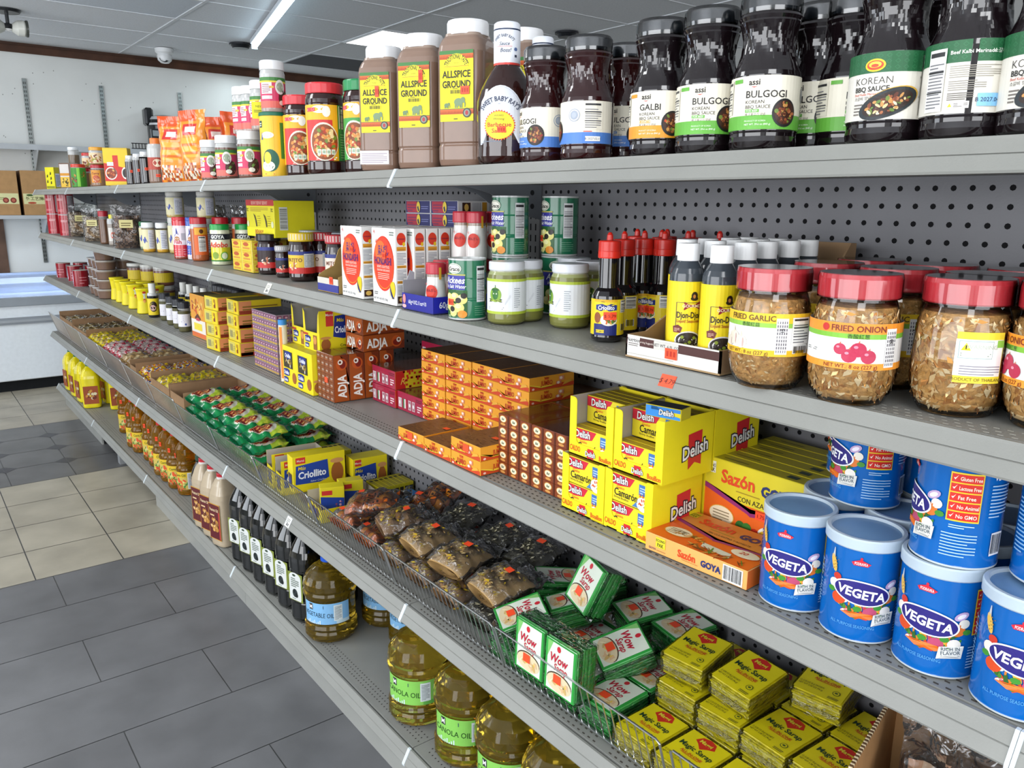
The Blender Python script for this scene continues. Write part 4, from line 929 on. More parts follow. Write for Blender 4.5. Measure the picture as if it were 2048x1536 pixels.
p = ax(319, 290, 0.13, zA); put('brown_bottle', p, toward(p, 180), 'brown seasoning bottle with an orange cap, standing behind the first one', None)
for i, (u, x) in enumerate(((291, 0.045), (276, 0.060), (261, 0.068))):
    p = ax(u, 330, x, zA); put('black_jar', p, toward(p, 0), 'slim white capped jar of black pepper, '+['nearest the brown bottle', 'middle of the row of three', 'nearest the red and yellow cartons'][i], 'slim jars of black pepper')
for i in range(5):
    p = ax(232+i*1.5, 330, 0.03+i*0.052, zA); put('soup_carton', p, toward(p, -18) if i == 0 else toward(ax(232, 330, 0.03, zA), -18), 'red and yellow soup carton '+['at the shelf front', 'second from the shelf front', 'third from the shelf front', 'fourth from the shelf front', 'last in the row, nearest the back'][i], 'red and yellow soup cartons')
p = ax(197, 340, 0.045, zA); put('powder_jar', p, toward(p, 5), 'red lidded jar of brown curry powder'); q = (p[0], p[1], ZA+0.106); put('olive_jar', q, toward(q, -30), 'yellow lidded relish jar stacked on the curry powder jar')
p = ax(180, 340, 0.115, zA); put('powder_jar', p, toward(p, 60), 'red lidded jar of brown powder in the second row'); q = (p[0], p[1], ZA+0.106); put('red_lid_jar', q, toward(q, 0), 'red lidded relish jar stacked in the second row')
p = ax(157, 345, 0.045, zA); put('green_jar', p, toward(p, -6), 'red lidded pickle jar with a bright green label'); p = ax(151, 345, 0.11, zA); put('green_jar', p, toward(p, -40), 'red lidded pickle jar with a green label, standing behind the first'); q = (p[0], p[1], ZA+0.126); put('clear_jar', q, toward(q, 0), 'clear spice jar with a white cap stacked above the green labelled jars')
p = ax(129, 345, 0.04, zA); put('nut_box', p, AISLE+0.55, 'brown edged spice box with a yellow picture, between the yellow box and the green jar')
p = ax(99, 347, 0.035, zA); put('yellow_box', p, AISLE+0.55, 'yellow seasoning box at the far end of the top shelf'); p = ax(106, 347, 0.12, zA); put('yellow_box', p, AISLE+0.55, 'yellow seasoning box standing behind the endmost one')
# ------------------------------------------------------------------ second shelf
zB = ZB+0.0016
ONION = ['d9a868', 'cb9350', 'e6c088', 'bd8044', 'efd3a4', 'a56c38']
def flake_bits(b, prof, n, seed, size):
    """loose flakes lying against the inside of the jar wall"""
    rg = random.Random(seed); z0, z1 = prof[0][1], prof[-1][1]
    def rad(z):
        for (r0, a0), (r1, a1) in zip(prof, prof[1:]):
            if a0 <= z <= a1: return r0+(r1-r0)*(z-a0)/max(1e-6, a1-a0)
        return prof[-1][0]
    for i in range(n):
        z = rg.uniform(z0+0.003, z1-0.002); a = rg.uniform(0, 2*pi); r = rad(z); k = rg.uniform(0.5, 1.3)*size
        m = CY(r*0.992, z, a); rot = rg.uniform(0, pi); c, s_ = cos(rot), sin(rot); l = rg.uniform(1, 5); w_ = k*rg.uniform(0.2, 0.5)
        q = [(-k, -w_), (k*0.3, -w_*1.2), (k, w_*0.3), (-k*0.2, w_)]
        b.add([m(x*c-y*s_, x*s_+y*c, l+rg.uniform(-2, 3)) for x, y in q], [(0,1,2,3)], rg.choice(ONION), 'matte')
def onion_jar(key, kind, size):
    prof = [(0.030, 0.004), (0.036, 0.0065), (0.0435, 0.018), (0.047, 0.034), (0.0475, 0.062), (0.0455, 0.092), (0.0435, 0.106)]
    b = B(); b.lathe([(0, 0.004)]+prof+[(0.041, 0.110), (0, 0.113)], 32, 'c99556', 'flakes'); flake_bits(b, prof, 950, size*1000, size)
    sh = B(); sh.lathe([(0, 0.003), (0.030, 0.0015), (0.036, 0.0), (0.044, 0.012), (0.0482, 0.032), (0.0488, 0.062), (0.0468, 0.092), (0.0435, 0.108), (0.0405, 0.116), (0.0405, 0.124)], 36, 'ffffff', 'clear', rib=lambda a, z: 1+0.004*sin(6*a)*sin(z*120))
    c = B(); c.lathe([(0.0425, 0.1195, 'e23a44'), (0.0438, 0.121), (0.0438, 0.141), (0.0425, 0.1455, 'd8464e'), (0.041, 0.1463, 'b5908c'), (0.0, 0.1463)], 120, 'd4303a', 'plas', rib=lambda a, z: 1+(0.012 if int(a*34/pi) % 2 else 0) if z > 0.1195 else 1)
    w_ = B(); w_.lathe([(0.0450, 0.1190), (0.0452, 0.141), (0.044, 0.1465)], 30, 'ffffff', 'clear')
    lb = B(); R_ = 0.0492; W = pi*R_; m = CY(R_, 0)
    top_, grn, bot, txt, tc = {'garlic': ('ecc52f', '8fc04a', 'e8b92a', 'FRIED GARLIC', '6a4a1e'), 'onion': ('ee9330', '7db93c', 'ef9a35', 'FRIED ONION', '7a2f1a')}[kind]
    a0, a1 = -0.094, 0.094; n = 26
    lb.rect(m, a0, 0.043, a1, 0.0945, 'ecebe8', 1, n); lb.rect(m, a0, 0.083, a1, 0.0945, top_, 2, n); lb.rect(m, a0, 0.0775, a1, 0.083, grn, 2, n); lb.rect(m, a0, 0.043, a1, 0.0505, bot, 2, n)
    lb.text(m, txt, 0.006, 0.0888, 0.0068, tc, 4, 'c', 0.018); lb.text(m, '香酸紅葱' if kind == 'onion' else '香酸紅蒜', 0.006, 0.0802, 0.0042, '1f3f1a', 4); lb.text(m, 'NET WT.: 8 oz (227 g)', 0.0, 0.0467, 0.0045, tc, 4, 'c', 0.004)
    if kind == 'onion':
        lb.ell(m, -0.030, 0.0885, 0.0042, 0.0042, 'c3302a', 4, 14)
        for s, t, r in ((-0.012, 0.0655, 0.0066), (-0.002, 0.0585, 0.008), (0.007, 0.0655, 0.0085), (0.018, 0.058, 0.008)): lb.ell(m, s, t, r, r*0.95, 'b72c4c', 4, 16); lb.ell(m, s-r*0.3, t+r*0.35, r*0.28, r*0.2, 'e08a9c', 5, 8); lb.poly(m, [(s-0.001, t+r*0.9), (s+0.001, t+r*0.9), (s+0.0008, t+r*1.3)], 'c96a4a', 5)
    else:
        for s, t, r in ((-0.018, 0.062, 0.009), (-0.006, 0.058, 0.0085), (-0.026, 0.057, 0.007)): lb.ell(m, s, t, r, r*0.95, 'e3dac6', 4, 14); lb.poly(m, [(s-0.0015, t+r*0.7), (s+0.0015, t+r*0.7), (s, t+r*1.8)], 'd9cfb8', 4); lb.ell(m, s+r*0.35, t-r*0.1, r*0.12, r*0.7, 'c9a9a4', 5, 8)
    lb.rect(m, 0.036, 0.046, 0.050, 0.089, 'f1f0ee', 4, 3)
    for i in range(5): lb.lines(m, 0.0372+i*0.0026, 0.048, 0.0386+i*0.0026, 0.087, 9, '6d6a70', 5, 0.7, i)
    lb.text(m, '15' if kind == 'garlic' else '30', 0.043, 0.075, 0.0042, '2a2a2e', 6, 'c', 0.02, 0, 1, pi/2)
    if kind == 'garlic': nutrition(lb, m, 0.055, 0.058, 0.081, 0.090, 4, 'eceae6'); lb.barcode(m, 0.057, 0.0465, 0.080, 0.0565, 5)
    lb.lines(m, -0.06, 0.060, -0.04, 0.064, 2, '8a8a86', 4)
    proto(key, 'onion_jar', 'jar', [('flakes', b), ('jar', sh), ('cap', c), ('label', lb), ('shrink_wrap', w_, 2)])
onion_jar('onion_jar', 'onion', 0.0055); onion_jar('garlic_jar', 'garlic', 0.0028)
def onion_back():
    n, c, parts = PROTO['onion_jar']; lb = B(); m = CY(0.0492, 0)
    lb.rect(m, -0.027, 0.040, 0.020, 0.0935, 'e6d13a', 1, 8); lb.rect(m, -0.0275, 0.0475, 0.019, 0.086, 'eceae4', 2, 8); lb.rect(m, 0.012, 0.078, 0.020, 0.0855, '8fc04a', 3, 2)
    lb.rect(m, -0.0245, 0.066, 0.008, 0.0845, '9fb6b4', 3, 5); lb.rect(m, -0.0238, 0.0668, 0.0073, 0.0838, 'f0efe9', 4, 5)
    lb.poly(m, [(-0.0225, 0.0745), (-0.0135, 0.0745), (-0.018, 0.0825)], 'e8d21e', 5); lb.rect(m, -0.0185, 0.0758, -0.0175, 0.080, '2a2a1a', 6); lb.text(m, 'WARNING', -0.003, 0.0785, 0.0046, 'b9c2b0', 5, 'c'); lb.lines(m, -0.0225, 0.0685, 0.006, 0.073, 2, '8c9a8a', 5)
    lb.lines(m, -0.022, 0.049, 0.018, 0.060, 4, '8f8c96', 4, 0.4, 2, nn=3); lb.text(m, 'PRODUCT OF THAILAND', -0.004, 0.044, 0.0034, '6d5a1e', 4)
    rim = B(); rim.rect(m, -0.034, 0.034, -0.028, 0.09, 'dfe3e6', 1, 2); 
    PROTO['onion_back'] = (n, c, [p for p in parts if p[0] != 'label'])
    PROTO['onion_back'] = (n, c, [(p[0], p[1], None if p[0] != 'shrink_wrap' else 2, None) for p in PROTO['onion_back'][2]]+[('label', lb.mesh('label'), None, None)])
onion_back()

def djon_bottle():
    R_ = 0.0243
    b = B(); b.lathe([(0.0225, 0.0), (R_, 0.003), (R_, 0.121, '3a4046'), (0.0238, 0.127), (0.021, 0.134), (0.0155, 0.1425), (0.0135, 0.146)], 28, '3a4046', 'gloss')
    c = B(); c.lathe([(0.0150, 0.144, 'eceded'), (0.0152, 0.1455), (0.0150, 0.166), (0.0142, 0.1675), (0.0, 0.1675)], 60, 'eceded', 'plas', rib=cap_rib(40, 0.008))
    lb = B(); W = pi*R_*0.93; m = CY(R_+0.0003, 0)
    lb.rect(m, -W, 0.012, W, 0.1165, 'e6cd1c', 1, 28); lb.rect(m, -W, 0.007, W, 0.0145, '5a2418', 2, 28); lb.text(m, 'Serving', -0.012, 0.0108, 0.003, 'e3c9b0', 3)
    for q in range(4):
        lb.rect(m, -0.0165+0.033*(q == 1), 0.050, -0.0157+0.033*(q == 1), 0.088, '3a2a3a', 3) if q < 2 else lb.rect(m, -0.0157, 0.0874, 0.0173, 0.088, '3a2a3a', 3, 6)
    lb.ell(m, 0.008, 0.0975, 0.0045, 0.0055, '251a16', 4, 14); lb.ell(m, 0.008, 0.0935, 0.0055, 0.003, '251a16', 4, 10); lb.ell(m, 0.0075, 0.0965, 0.002, 0.0028, 'b5763c', 5, 8)
    lb.poly(m, [(-0.006, 0.0885), (0.018, 0.0895), (0.0165, 0.083), (0.018, 0.0785), (-0.006, 0.0775), (-0.0045, 0.083)], '8f1d2a', 4); lb.text(m, 'GOURMET', 0.006, 0.0835, 0.0042, 'f1dfc2', 5, 'c', 0.012)
    lb.text(m, 'Djon-Djon', 0.002, 0.071, 0.0088, '2a1a1c', 4, 'c', 0.02, 0, 0.85, 0, 0.034); lb.text(m, 'Liquid Seasoning', 0.002, 0.0625, 0.0046, '9a2a1e', 4, 'c', 0.01, 0, 0.85, 0, 0.033)
    lb.poly(m, [(-0.020, 0.0545), (-0.0125, 0.057), (-0.0065, 0.053), (-0.009, 0.0455), (-0.019, 0.046)], '6a2418', 4); lb.lines(m, -0.0175, 0.0475, -0.010, 0.053, 3, 'c9a08a', 5)
    lb.ell(m, 0.002, 0.035, 0.0185, 0.0135, 'cfccc8', 4, 22, 3); lb.rect(m, -0.0165, 0.0145, 0.0205, 0.033, 'c9c6c2', 4.2, 6); lb.ell(m, 0.002, 0.036, 0.0165, 0.0105, '2b221c', 5, 20, 2)
    for s, t in ((-0.006, 0.04), (0.004, 0.033), (0.010, 0.039), (-0.001, 0.030)): lb.ell(m, s, t, 0.0024, 0.0024, '7f8f2a', 6, 9)
    lb.text(m, 'NET WT. 6 FL. OZ', 0.002, 0.0195, 0.0034, '2a2a2e', 6, 'c', 0.008, 0, 0.8)
    proto('djon', 'seasoning_bottle', 'bottle', [('body', b), ('cap', c), ('label', lb)])
djon_bottle()

def criollito_bottle():
    R_ = 0.0265
    b = B(); b.lathe([(0.021, 0.0), (0.0262, 0.003), (0.0268, 0.008), (R_, 0.011), (R_, 0.070), (0.0262, 0.0745), (0.0225, 0.082), (0.0172, 0.087), (0.0168, 0.090), (0.0165, 0.136)], 30, '100d10', 'dark')
    c = B(); c.lathe([(0.0182, 0.1345, 'd12a1c'), (0.0185, 0.136), (0.0185, 0.145, 'c4251a'), (0.0181, 0.146), (0.0181, 0.1605), (0.017, 0.162), (0.0055, 0.163), (0.0048, 0.171), (0.0025, 0.175), (0, 0.1755)], 30, 'd12a1c', 'plas')
    lb = B(); m = CY(R_+0.0004, 0); W = pi*R_*0.86
    lb.rect(m, -W, 0.0115, W, 0.0695, 'e2c91c', 1, 26); lb.rect(m, -0.022, 0.0115, 0.018, 0.030, '1f2a6c', 2, 10); lb.rect(m, -0.022, 0.0655, 0.018, 0.0695, 'd9a81e', 2, 8)
    lb.text(m, 'Salsa', -0.006, 0.0665, 0.0024, '4a3510', 3)
    lb.poly(m, [(-0.018, 0.0605), (-0.008, 0.0625), (0.008, 0.0625), (0.017, 0.0605), (0.017, 0.0525), (0.006, 0.051), (-0.010, 0.051), (-0.018, 0.053)], '1d2f7a', 3, 2); lb.text(m, 'Criollito', -0.0005, 0.0568, 0.0068, 'eef0f4', 4, 'c', 0.022, 0.1, 0.85, 0, 0.031)
    lb.ell(m, -0.015, 0.040, 0.006, 0.009, '8a4a22', 3, 12); lb.ell(m, 0.004, 0.0365, 0.0135, 0.0095, 'e9e2d2', 4, 20, 2); lb.food(m, 0.006, 0.037, 0.011, 0.0075, ['a5321c', '7a2a14', 'd96a2a', 'e0b04a', '4f7a2a'], 26, 5, 3, 0.25); lb.ell(m, -0.004, 0.0335, 0.004, 0.004, 'f2ede0', 7, 10)
    lb.rect(m, -0.017, 0.0155, -0.003, 0.0205, 'e2c91c', 4, 2); lb.text(m, 'NET 200 CC', -0.010, 0.018, 0.0024, '26264a', 5); nutrition(lb, m, 0.024, 0.048, 0.046, 0.068, 3, 'e0dfd6'); lb.barcode(m, 0.026, 0.018, 0.042, 0.03, 3, 14)
    st = B(); sticker(st, CY(R_+0.0006, 0), 0.006, 0.0435, 0.020, 0.0125, 9, False); st.text(CY(R_+0.0006, 0), '$ 5.79', 0.006, 0.0435, 0.0052, '8a1a0c', 11, 'c', 0.0)
    proto('criollito', 'sauce_bottle', 'bottle', [('body', b), ('cap', c), ('label', lb), ('price_sticker', st)])
criollito_bottle()

def salsa_jar():
    R_ = 0.0362
    b = B(); b.lathe([(0.030, 0.0), (0.0352, 0.004), (R_, 0.010), (R_, 0.082), (0.0345, 0.091, '99a06a'), (0.0318, 0.0965, 'a9aa94'), (0.031, 0.101)], 32, '6f7034', 'powder')
    c = B(); c.lathe([(0.0325, 0.0985, 'd3d6dc'), (0.0335, 0.1005), (0.0335, 0.112), (0.0325, 0.1145), (0.0, 0.1150)], 36, 'd3d6dc', 'plas')
    lb = B(); m = CY(R_+0.0003, 0); W = pi*R_*0.9
    lb.rect(m, -W, 0.0195, W, 0.084, 'dcdfe2', 1, 30); lb.rect(m, -W, 0.0195, W, 0.0245, 'a9bb3a', 2, 30); lb.rect(m, -W, 0.079, W, 0.084, 'a9bb3a', 2, 30)
    lb.ell(m, -0.012, 0.055, 0.0125, 0.0135, '7da233', 3, 22, 2); lb.ell(m, -0.012, 0.056, 0.0065, 0.010, '2f6a2a', 4, 14); lb.ell(m, -0.012, 0.064, 0.008, 0.003, '245a24', 5, 10); lb.rect(m, -0.0125, 0.065, -0.011, 0.073, '3a6a2a', 5)
    for s in (-0.015, -0.009): lb.ell(m, s, 0.057, 0.0013, 0.0013, 'dfe8c8', 6, 8)
    lb.poly(m, [(-0.026, 0.0475), (0.002, 0.0475), (0.000, 0.0445), (0.002, 0.0415), (-0.026, 0.0415), (-0.024, 0.0445)], '1c2419', 6); lb.text(m, "TAMA'SEN", -0.012, 0.0445, 0.0040, 'b9cf5a', 7, 'c', 0.012)
    lb.lines(m, -0.028, 0.0285, 0.005, 0.034, 2, '6d7272', 3, 0.5); lb.lines(m, 0.024, 0.032, 0.036, 0.070, 10, '9aa0a6', 3, 0.4, 2); lb.text(m, '24/03/2027', 0.012, 0.046, 0.0032, 'b4b7bd', 3, 'c', 0, 0, 1, 1.0)
    proto('salsa_jar', 'salsa_jar', 'jar', [('body', b), ('cap', c), ('label', lb)])
salsa_jar()

def fruit_tin():
    R_ = 0.0372; H_ = 0.1165
    b = B(); b.lathe([(0.0368, 0.0, 'b9bdbb'), (R_, 0.001), (R_, 0.003), (0.0366, 0.0035, '1d6a4a'), (0.0366, 0.036), (0.0361, 0.0375), (0.0366, 0.039), (0.0361, 0.0415), (0.0366, 0.043), (0.0366, 0.078), (0.0361, 0.0795), (0.0366, 0.081), (0.0366, H_-0.0035, 'b9bdbb'), (R_, H_-0.003), (R_, H_), (0.0355, H_), (0.035, H_-0.004), (0, H_-0.004)], 40, '1d6a4a', 'gloss')
    lb = B(); R2 = R_; m = CY(R2, 0)
    lb.rect(m, -0.058, 0.058, -0.001, 0.085, '3a3a94', 2, 8); lb.rect(m, -0.058, 0.085, 0.0, 0.0875, 'b9b45a', 2.5, 8); lb.text(m, 'Ackees', -0.024, 0.0765, 0.0125, 'eeeef2', 4, 'c', 0.02, 0.25, 0.9); lb.text(m, 'in Salt Water', -0.021, 0.0645, 0.0068, 'eeeef2', 4, 'c', 0.012, 0.25, 0.9)
    lb.ell(m, -0.024, 0.098, 0.0165, 0.010, 'ece9dc', 3, 22, 2); lb.ell(m, -0.024, 0.098, 0.0150, 0.0086, '2f7a4a', 3.6, 20, 2); lb.ell(m, -0.024, 0.098, 0.0142, 0.0078, 'ece9dc', 4, 20, 2); lb.text(m, 'Grace', -0.024, 0.0975, 0.0078, '2a2a24', 5, 'c', 0.02)
    lb.rect(m, -0.058, 0.006, 0.004, 0.057, '2a5a2c', 1.5, 8)
    for s, t, r in ((-0.038, 0.042, 0.011), (-0.022, 0.044, 0.010), (-0.007, 0.040, 0.011), (-0.032, 0.026, 0.012), (-0.013, 0.024, 0.011), (-0.046, 0.028, 0.010), (-0.026, 0.014, 0.009)): lb.ell(m, s, t, r, r*0.85, 'd9d27a', 3+t*20, 14, 2); lb.ell(m, s-0.002, t+0.003, r*0.6, r*0.4, 'e9e6a8', 3.4+t*20, 10)
    for s, t in ((-0.014, 0.038), (-0.028, 0.021), (-0.003, 0.047)): lb.ell(m, s, t, 0.0062, 0.0055, '26211d', 5, 12)
    lb.ell(m, -0.006, 0.012, 0.0095, 0.0075, 'd98a2a', 5, 12); lb.text(m, 'NET WT', -0.030, 0.0075, 0.0042, 'c9d9a8', 5, 'c', 0.01)
    nutrition(lb, m, 0.022, 0.035, 0.043, 0.103, 2, 'd3d6d6'); lb.lines(m, 0.018, 0.010, 0.045, 0.030, 5, '7fae93', 2, 0.2, nn=3)
    proto('fruit_tin', 'fruit_tin', 'tin', [('tin', b), ('label', lb), st_part(CY(R2+0.0003, 0), -0.032, 0.034, 0.016, 0.012)])
fruit_tin()

def stock_carton(key, sticker_on):
    W, D_, Hh = 0.110, 0.0288, 0.165
    b = B(); b.bbox(-W/2, 0, 0, W/2, D_, Hh, 'e9e8e4', 'print', 0.0008); lb = B(); m = FR(-0.0003)
    lb.ell(m, 0.0, 0.088, 0.0485, 0.060, 'd8301e', 1, 40, 2); lb.ell(m, 0.0005, 0.089, 0.0455, 0.0565, 'eb8a2a', 2, 40, 2); lb.ell(m, 0.001, 0.090, 0.0445, 0.0555, 'dd3a1e', 3, 40, 2); lb.ell(m, -0.012, 0.113, 0.025, 0.025, 'e0692a', 4, 20, 1, 0.5)
    for i in range(10): lb.poly(m, [(-0.036+i*0.004, 0.132+0.0009*i), (-0.034+i*0.004, 0.142+0.0007*i), (-0.0325+i*0.004, 0.132+0.0009*i)], 'd8542a', 2.5)
    lb.text(m, 'ほんだし', 0.002, 0.118, 0.0175, '38287a', 6, 'c', 0.015, 0, 0.8, 0, 0.048); lb.rect(m, -0.028, 0.1065, 0.024, 0.1075, '3a1f52', 6)
    lb.text(m, 'HONDASHI', -0.001, 0.0945, 0.0165, '3a2270', 6, 'c', 0.012, 0, 0.8, 0, 0.078); lb.text(m, 'BONITO SOUP STOCK', 0.001, 0.0815, 0.0058, 'f1d9c8', 6, 'c', 0.008, 0, 0.9, 0, 0.058); lb.text(m, 'FOND POUR SOUPE DE BONITE', 0.001, 0.074, 0.0046, 'f1d9c8', 6, 'c', 0.006, 0, 0.9, 0, 0.06)
    lb.lines(m, -0.026, 0.054, 0.028, 0.070, 4, 'f0bfae', 6, 0.35, 2)
    lb.text(m, 'Aj', -0.042, 0.157, 0.008, 'c9302a', 3, 'c', 0.0, 0.3); lb.lines(m, -0.051, 0.1495, -0.036, 0.151, 1, 'b9a8a4', 3); lb.lines(m, 0.03, 0.15, 0.05, 0.160, 2, '6f7a72', 3)
    lb.ell(m, 0.040, 0.033, 0.0125, 0.0195, 'e6c21c', 5, 22, 1, -0.25); lb.poly(m, [(0.030, 0.044), (0.037, 0.030), (0.047, 0.015), (0.040, 0.0145), (0.031, 0.024)], '262c5c', 6); lb.poly(m, [(0.0285, 0.036), (0.034, 0.022), (0.041, 0.0145), (0.033, 0.017)], 'c9ccd4', 7)
    lb.lines(m, -0.048, 0.0185, -0.030, 0.0265, 2, '6a6a68', 3, 0.5); lb.text(m, 'NET WT. 4.23 OZ (120g)', -0.050, 0.010, 0.0046, '3a3a3c', 3, 'l', 0.004)
    m = SD(W/2+0.0003); c = D_/2
    lb.ell(m, c, 0.143, 0.0108, 0.0132, 'd63a22', 1, 22); lb.ell(m, c+0.006, 0.132, 0.0035, 0.0045, 'e3be1e', 2, 10); lb.text(m, 'HONDASHI', c, 0.143, 0.0030, '4a1a4a', 2, 'c', 0.01, 0, 0.8)
    for t in (0.118, 0.0815, 0.0485): lb.rect(m, c-0.0112, t, c+0.0112, t+0.0085 if t > 0.1 else t+0.0055, 'd9972a', 1); lb.lines(m, c-0.009, t+0.001, c+0.009, t+0.0048, 2, '8a5a1a', 2, 0.4)
    for a, e, n in ((0.089, 0.115, 8), (0.0575, 0.0795, 7), (0.024, 0.046, 7)): lb.lines(m, c-0.0108, a, c+0.0108, e, n, '8f929c', 1, 0.45, 2)
    lb.rect(m, c-0.0112, 0.0055, c+0.0112, 0.021, '3c2218', 1); lb.ell(m, c, 0.0135, 0.0075, 0.0055, 'd9b25a', 2, 12)
    P = [('box', b), ('print', lb)]
    if sticker_on: P.append(st_part(FR(-0.0004, 0), 0.006, 0.106 if sticker_on == 1 else 0.112, 0.017, 0.014))
    proto(key, 'soup_stock_carton', 'carton', P)
for i in range(3): stock_carton('stock%d' % i, i)
def long_carton():
    W, D_, Hh = 0.110, 0.165, 0.0288
    b = B(); b.bbox(-W/2, 0, 0, W/2, D_, Hh, 'd9d9d8', 'print', 0.0008, {'y': '26285e', 'Z': 'cfcfce'}); lb = B(); m = FR(-0.0003)
    lb.poly(m, [(-0.050, 0.027), (-0.004, 0.027), (0.004, 0.002), (-0.045, 0.002), (-0.050, 0.010)], 'a5263a', 1); lb.lines(m, -0.046, 0.005, -0.008, 0.024, 3, '6a2450', 2, 0.4); lb.ell(m, 0.004, 0.0145, 0.008, 0.0125, 'd6bd3a', 3, 18); lb.poly(m, [(-0.001, 0.014), (0.004, 0.017), (0.008, 0.006), (0.003, 0.004)], '1c1f4a', 4); lb.lines(m, 0.016, 0.010, 0.048, 0.019, 2, '7d82b4', 2, 0.3)
    m = SD(W/2+0.0003); lb.rect(m, 0.012, 0.004, 0.034, 0.025, '3c2218', 1); lb.ell(m, 0.023, 0.0145, 0.006, 0.008, 'd9b25a', 2, 12)
    for s in (0.066, 0.118, 0.150): lb.rect(m, s, 0.003, s+0.013, 0.026, 'c08a2a', 1)
    for s in (0.038, 0.084, 0.134): 
        for i in range(6): lb.rect(m, s+0.002+i*0.004, 0.004, s+0.0035+i*0.004, 0.025, '8f929c', 1)
    proto('long_carton', 'soup_stock_carton', 'carton', [('box', b), ('print', lb)])
long_carton()

def stock_bottle():
    b = B(); b.lathe([(0.020, 0.0), (0.0225, 0.003), (0.0228, 0.03), (0.0205, 0.050), (0.0188, 0.062), (0.0185, 0.070, '9a8a7c'), (0.0185, 0.078)], 28, 'd9d6d2', 'gloss')
    c = B(); c.lathe([(0.0205, 0.076, 'b8303e'), (0.0208, 0.078), (0.0208, 0.096), (0.0195, 0.099), (0.0, 0.0995)], 44, 'b8303e', 'plas', rib=cap_rib(30, 0.01))
    lb = B(); m = CY(0.0231, 0); lb.ell(m, -0.003, 0.040, 0.0135, 0.0150, 'c9301e', 2, 22, 2); lb.text(m, 'ほんだし', -0.003, 0.044, 0.005, '4a1230', 3, 'c', 0.01, 0, 0.8); lb.rect(m, 0.014, 0.066, 0.019, 0.090, 'c9982a', 2, 2); lb.text(m, 'Aj', -0.015, 0.057, 0.005, 'c9302a', 3, 'c', 0.0, 0.3)
    proto('stock_bottle', 'soup_stock_bottle', 'bottle', [('body', b), ('cap', c), ('label', lb)])
stock_bottle()

# --- the near bay: onion jars
GJ = 'red capped jars of fried onion and garlic flakes'
def sec(key, u, v, r, off, label, group=None, **k):
    p = on(u, v, zB, r); return put(key, p, toward(p, off), label, group, **k)
sec('garlic_jar', 1530, 783, 0.0488, -34, 'red capped jar of fried garlic beside the yellow seasoning bottles, front row', GJ)
sec('onion_jar', 1694, 815, 0.0488, -2, 'red capped jar with the orange and green fried onion label facing out, front row', GJ)
sec('onion_back', 1903, 838, 0.0488, 26, 'red capped jar of golden flakes with a warning label, front row', GJ)
sec('onion_jar', 2098, 872, 0.0488, -70, 'red capped jar of flakes at the front, cut off by the edge of the view', GJ)
for i, (x, y, k, off, lb) in enumerate(((0.165, 0.352, 'garlic_jar', 20, 'red capped flake jar in the second row behind the garlic jar'), (0.150, 0.250, 'garlic_jar', -20, 'red capped flake jar in the second row behind the fried onion label'), (0.150, 0.146, 'garlic_jar', 30, 'red capped flake jar in the second row behind the warning label jar'), (0.148, 0.042, 'onion_jar', 0, 'red capped flake jar in the second row at the edge of the view'), (0.270, 0.350, 'onion_jar', 40, 'red capped flake jar in the third row nearest the white bottle caps'), (0.256, 0.247, 'onion_jar', -30, 'red capped flake jar in the third row, second from the white bottle caps'), (0.255, 0.143, 'onion_jar', 60, 'red capped flake jar in the third row, third from the white bottle caps'), (0.255, 0.038, 'onion_jar', 60, 'red capped flake jar in the third row at the edge of the view'))):
    p = (x, y, zB); put(k, p, toward(p, off), lb, GJ)
# --- seasoning bottles in a cardboard tray
t = empty('cardboard_tray', (0.0, 0.0, zB)); tag(t, 'low white and brown cardboard tray holding the yellow seasoning bottles', 'tray')
TX0, TX1, TY0, TY1 = 0.012, 0.318, 0.402, 0.573
b = B(); b.box(TX0, TY0, 0.0, TX1, TY1, 0.0025, 'a58a66', 'card'); obj('base', b, t)
b = B(); b.box(TX0, TY0, 0.0025, TX0+0.003, TY1, 0.033, 'dcd9d2', 'card', cols={'X': '9a7d58'}); m = LF(TX0-0.0003)
b.rect(m, -TY1+0.002, 0.019, -TY0-0.002, 0.031, '4a2a26', 1); b.rect(m, -TY1+0.055, 0.019, -TY1+0.10, 0.031, 'c9c6be', 2); b.rect(m, -TY1+0.004, 0.017, -TY1+0.028, 0.032, 'e6e4de', 2); b.text(m, 'Nutrition', -TY1+0.016, 0.027, 0.006, '2a2424', 3, 'c', 0.01, 0, 0.8); b.lines(m, -TY1+0.006, 0.018, -TY1+0.026, 0.0235, 2, '77706a', 3)
b.text(m, 'NET WT. 6 FL OZ', -TY1+0.0775, 0.0255, 0.0045, '4a4440', 3); b.text(m, 'Serving Suggestion', -TY1+0.042, 0.0255, 0.003, 'e0d0c4', 3); b.lines(m, -TY1+0.004, 0.006, -TY0-0.01, 0.008, 1, 'b4afa6', 2); sticker(b, m, -TY1+0.088, 0.0165, 0.022, 0.015, 6)
obj('front_wall', b, t)
for y, nm in ((TY0, 'side_wall'), (TY1-0.003, 'side_wall')):
    b = B(); pr = [(TX0, 0.0025), (TX1, 0.0025), (TX1, 0.150), (TX1-0.05, 0.150), (TX0+0.10, 0.062), (TX0+0.04, 0.034), (TX0, 0.033)]
    if y == TY0: pr = [(TX0, 0.0025), (TX1, 0.0025), (TX1, 0.165), (TX1-0.012, 0.165), (TX1-0.05, 0.12), (TX0+0.15, 0.060), (TX0+0.04, 0.034), (TX0, 0.033)]
    b.prism(pr, y, y+0.003, '94785a', 'card'); obj(nm, b, t)
b = B(); b.box(TX1, TY0, 0.0, TX1+0.003, TY1, 0.165, '94785a', 'card'); obj('back_wall', b, t)
GD = 'yellow seasoning bottles in the cardboard tray'
p0 = ax(1371, 620, 0.046, zB); p1 = ax(1437, 620, 0.046, zB)
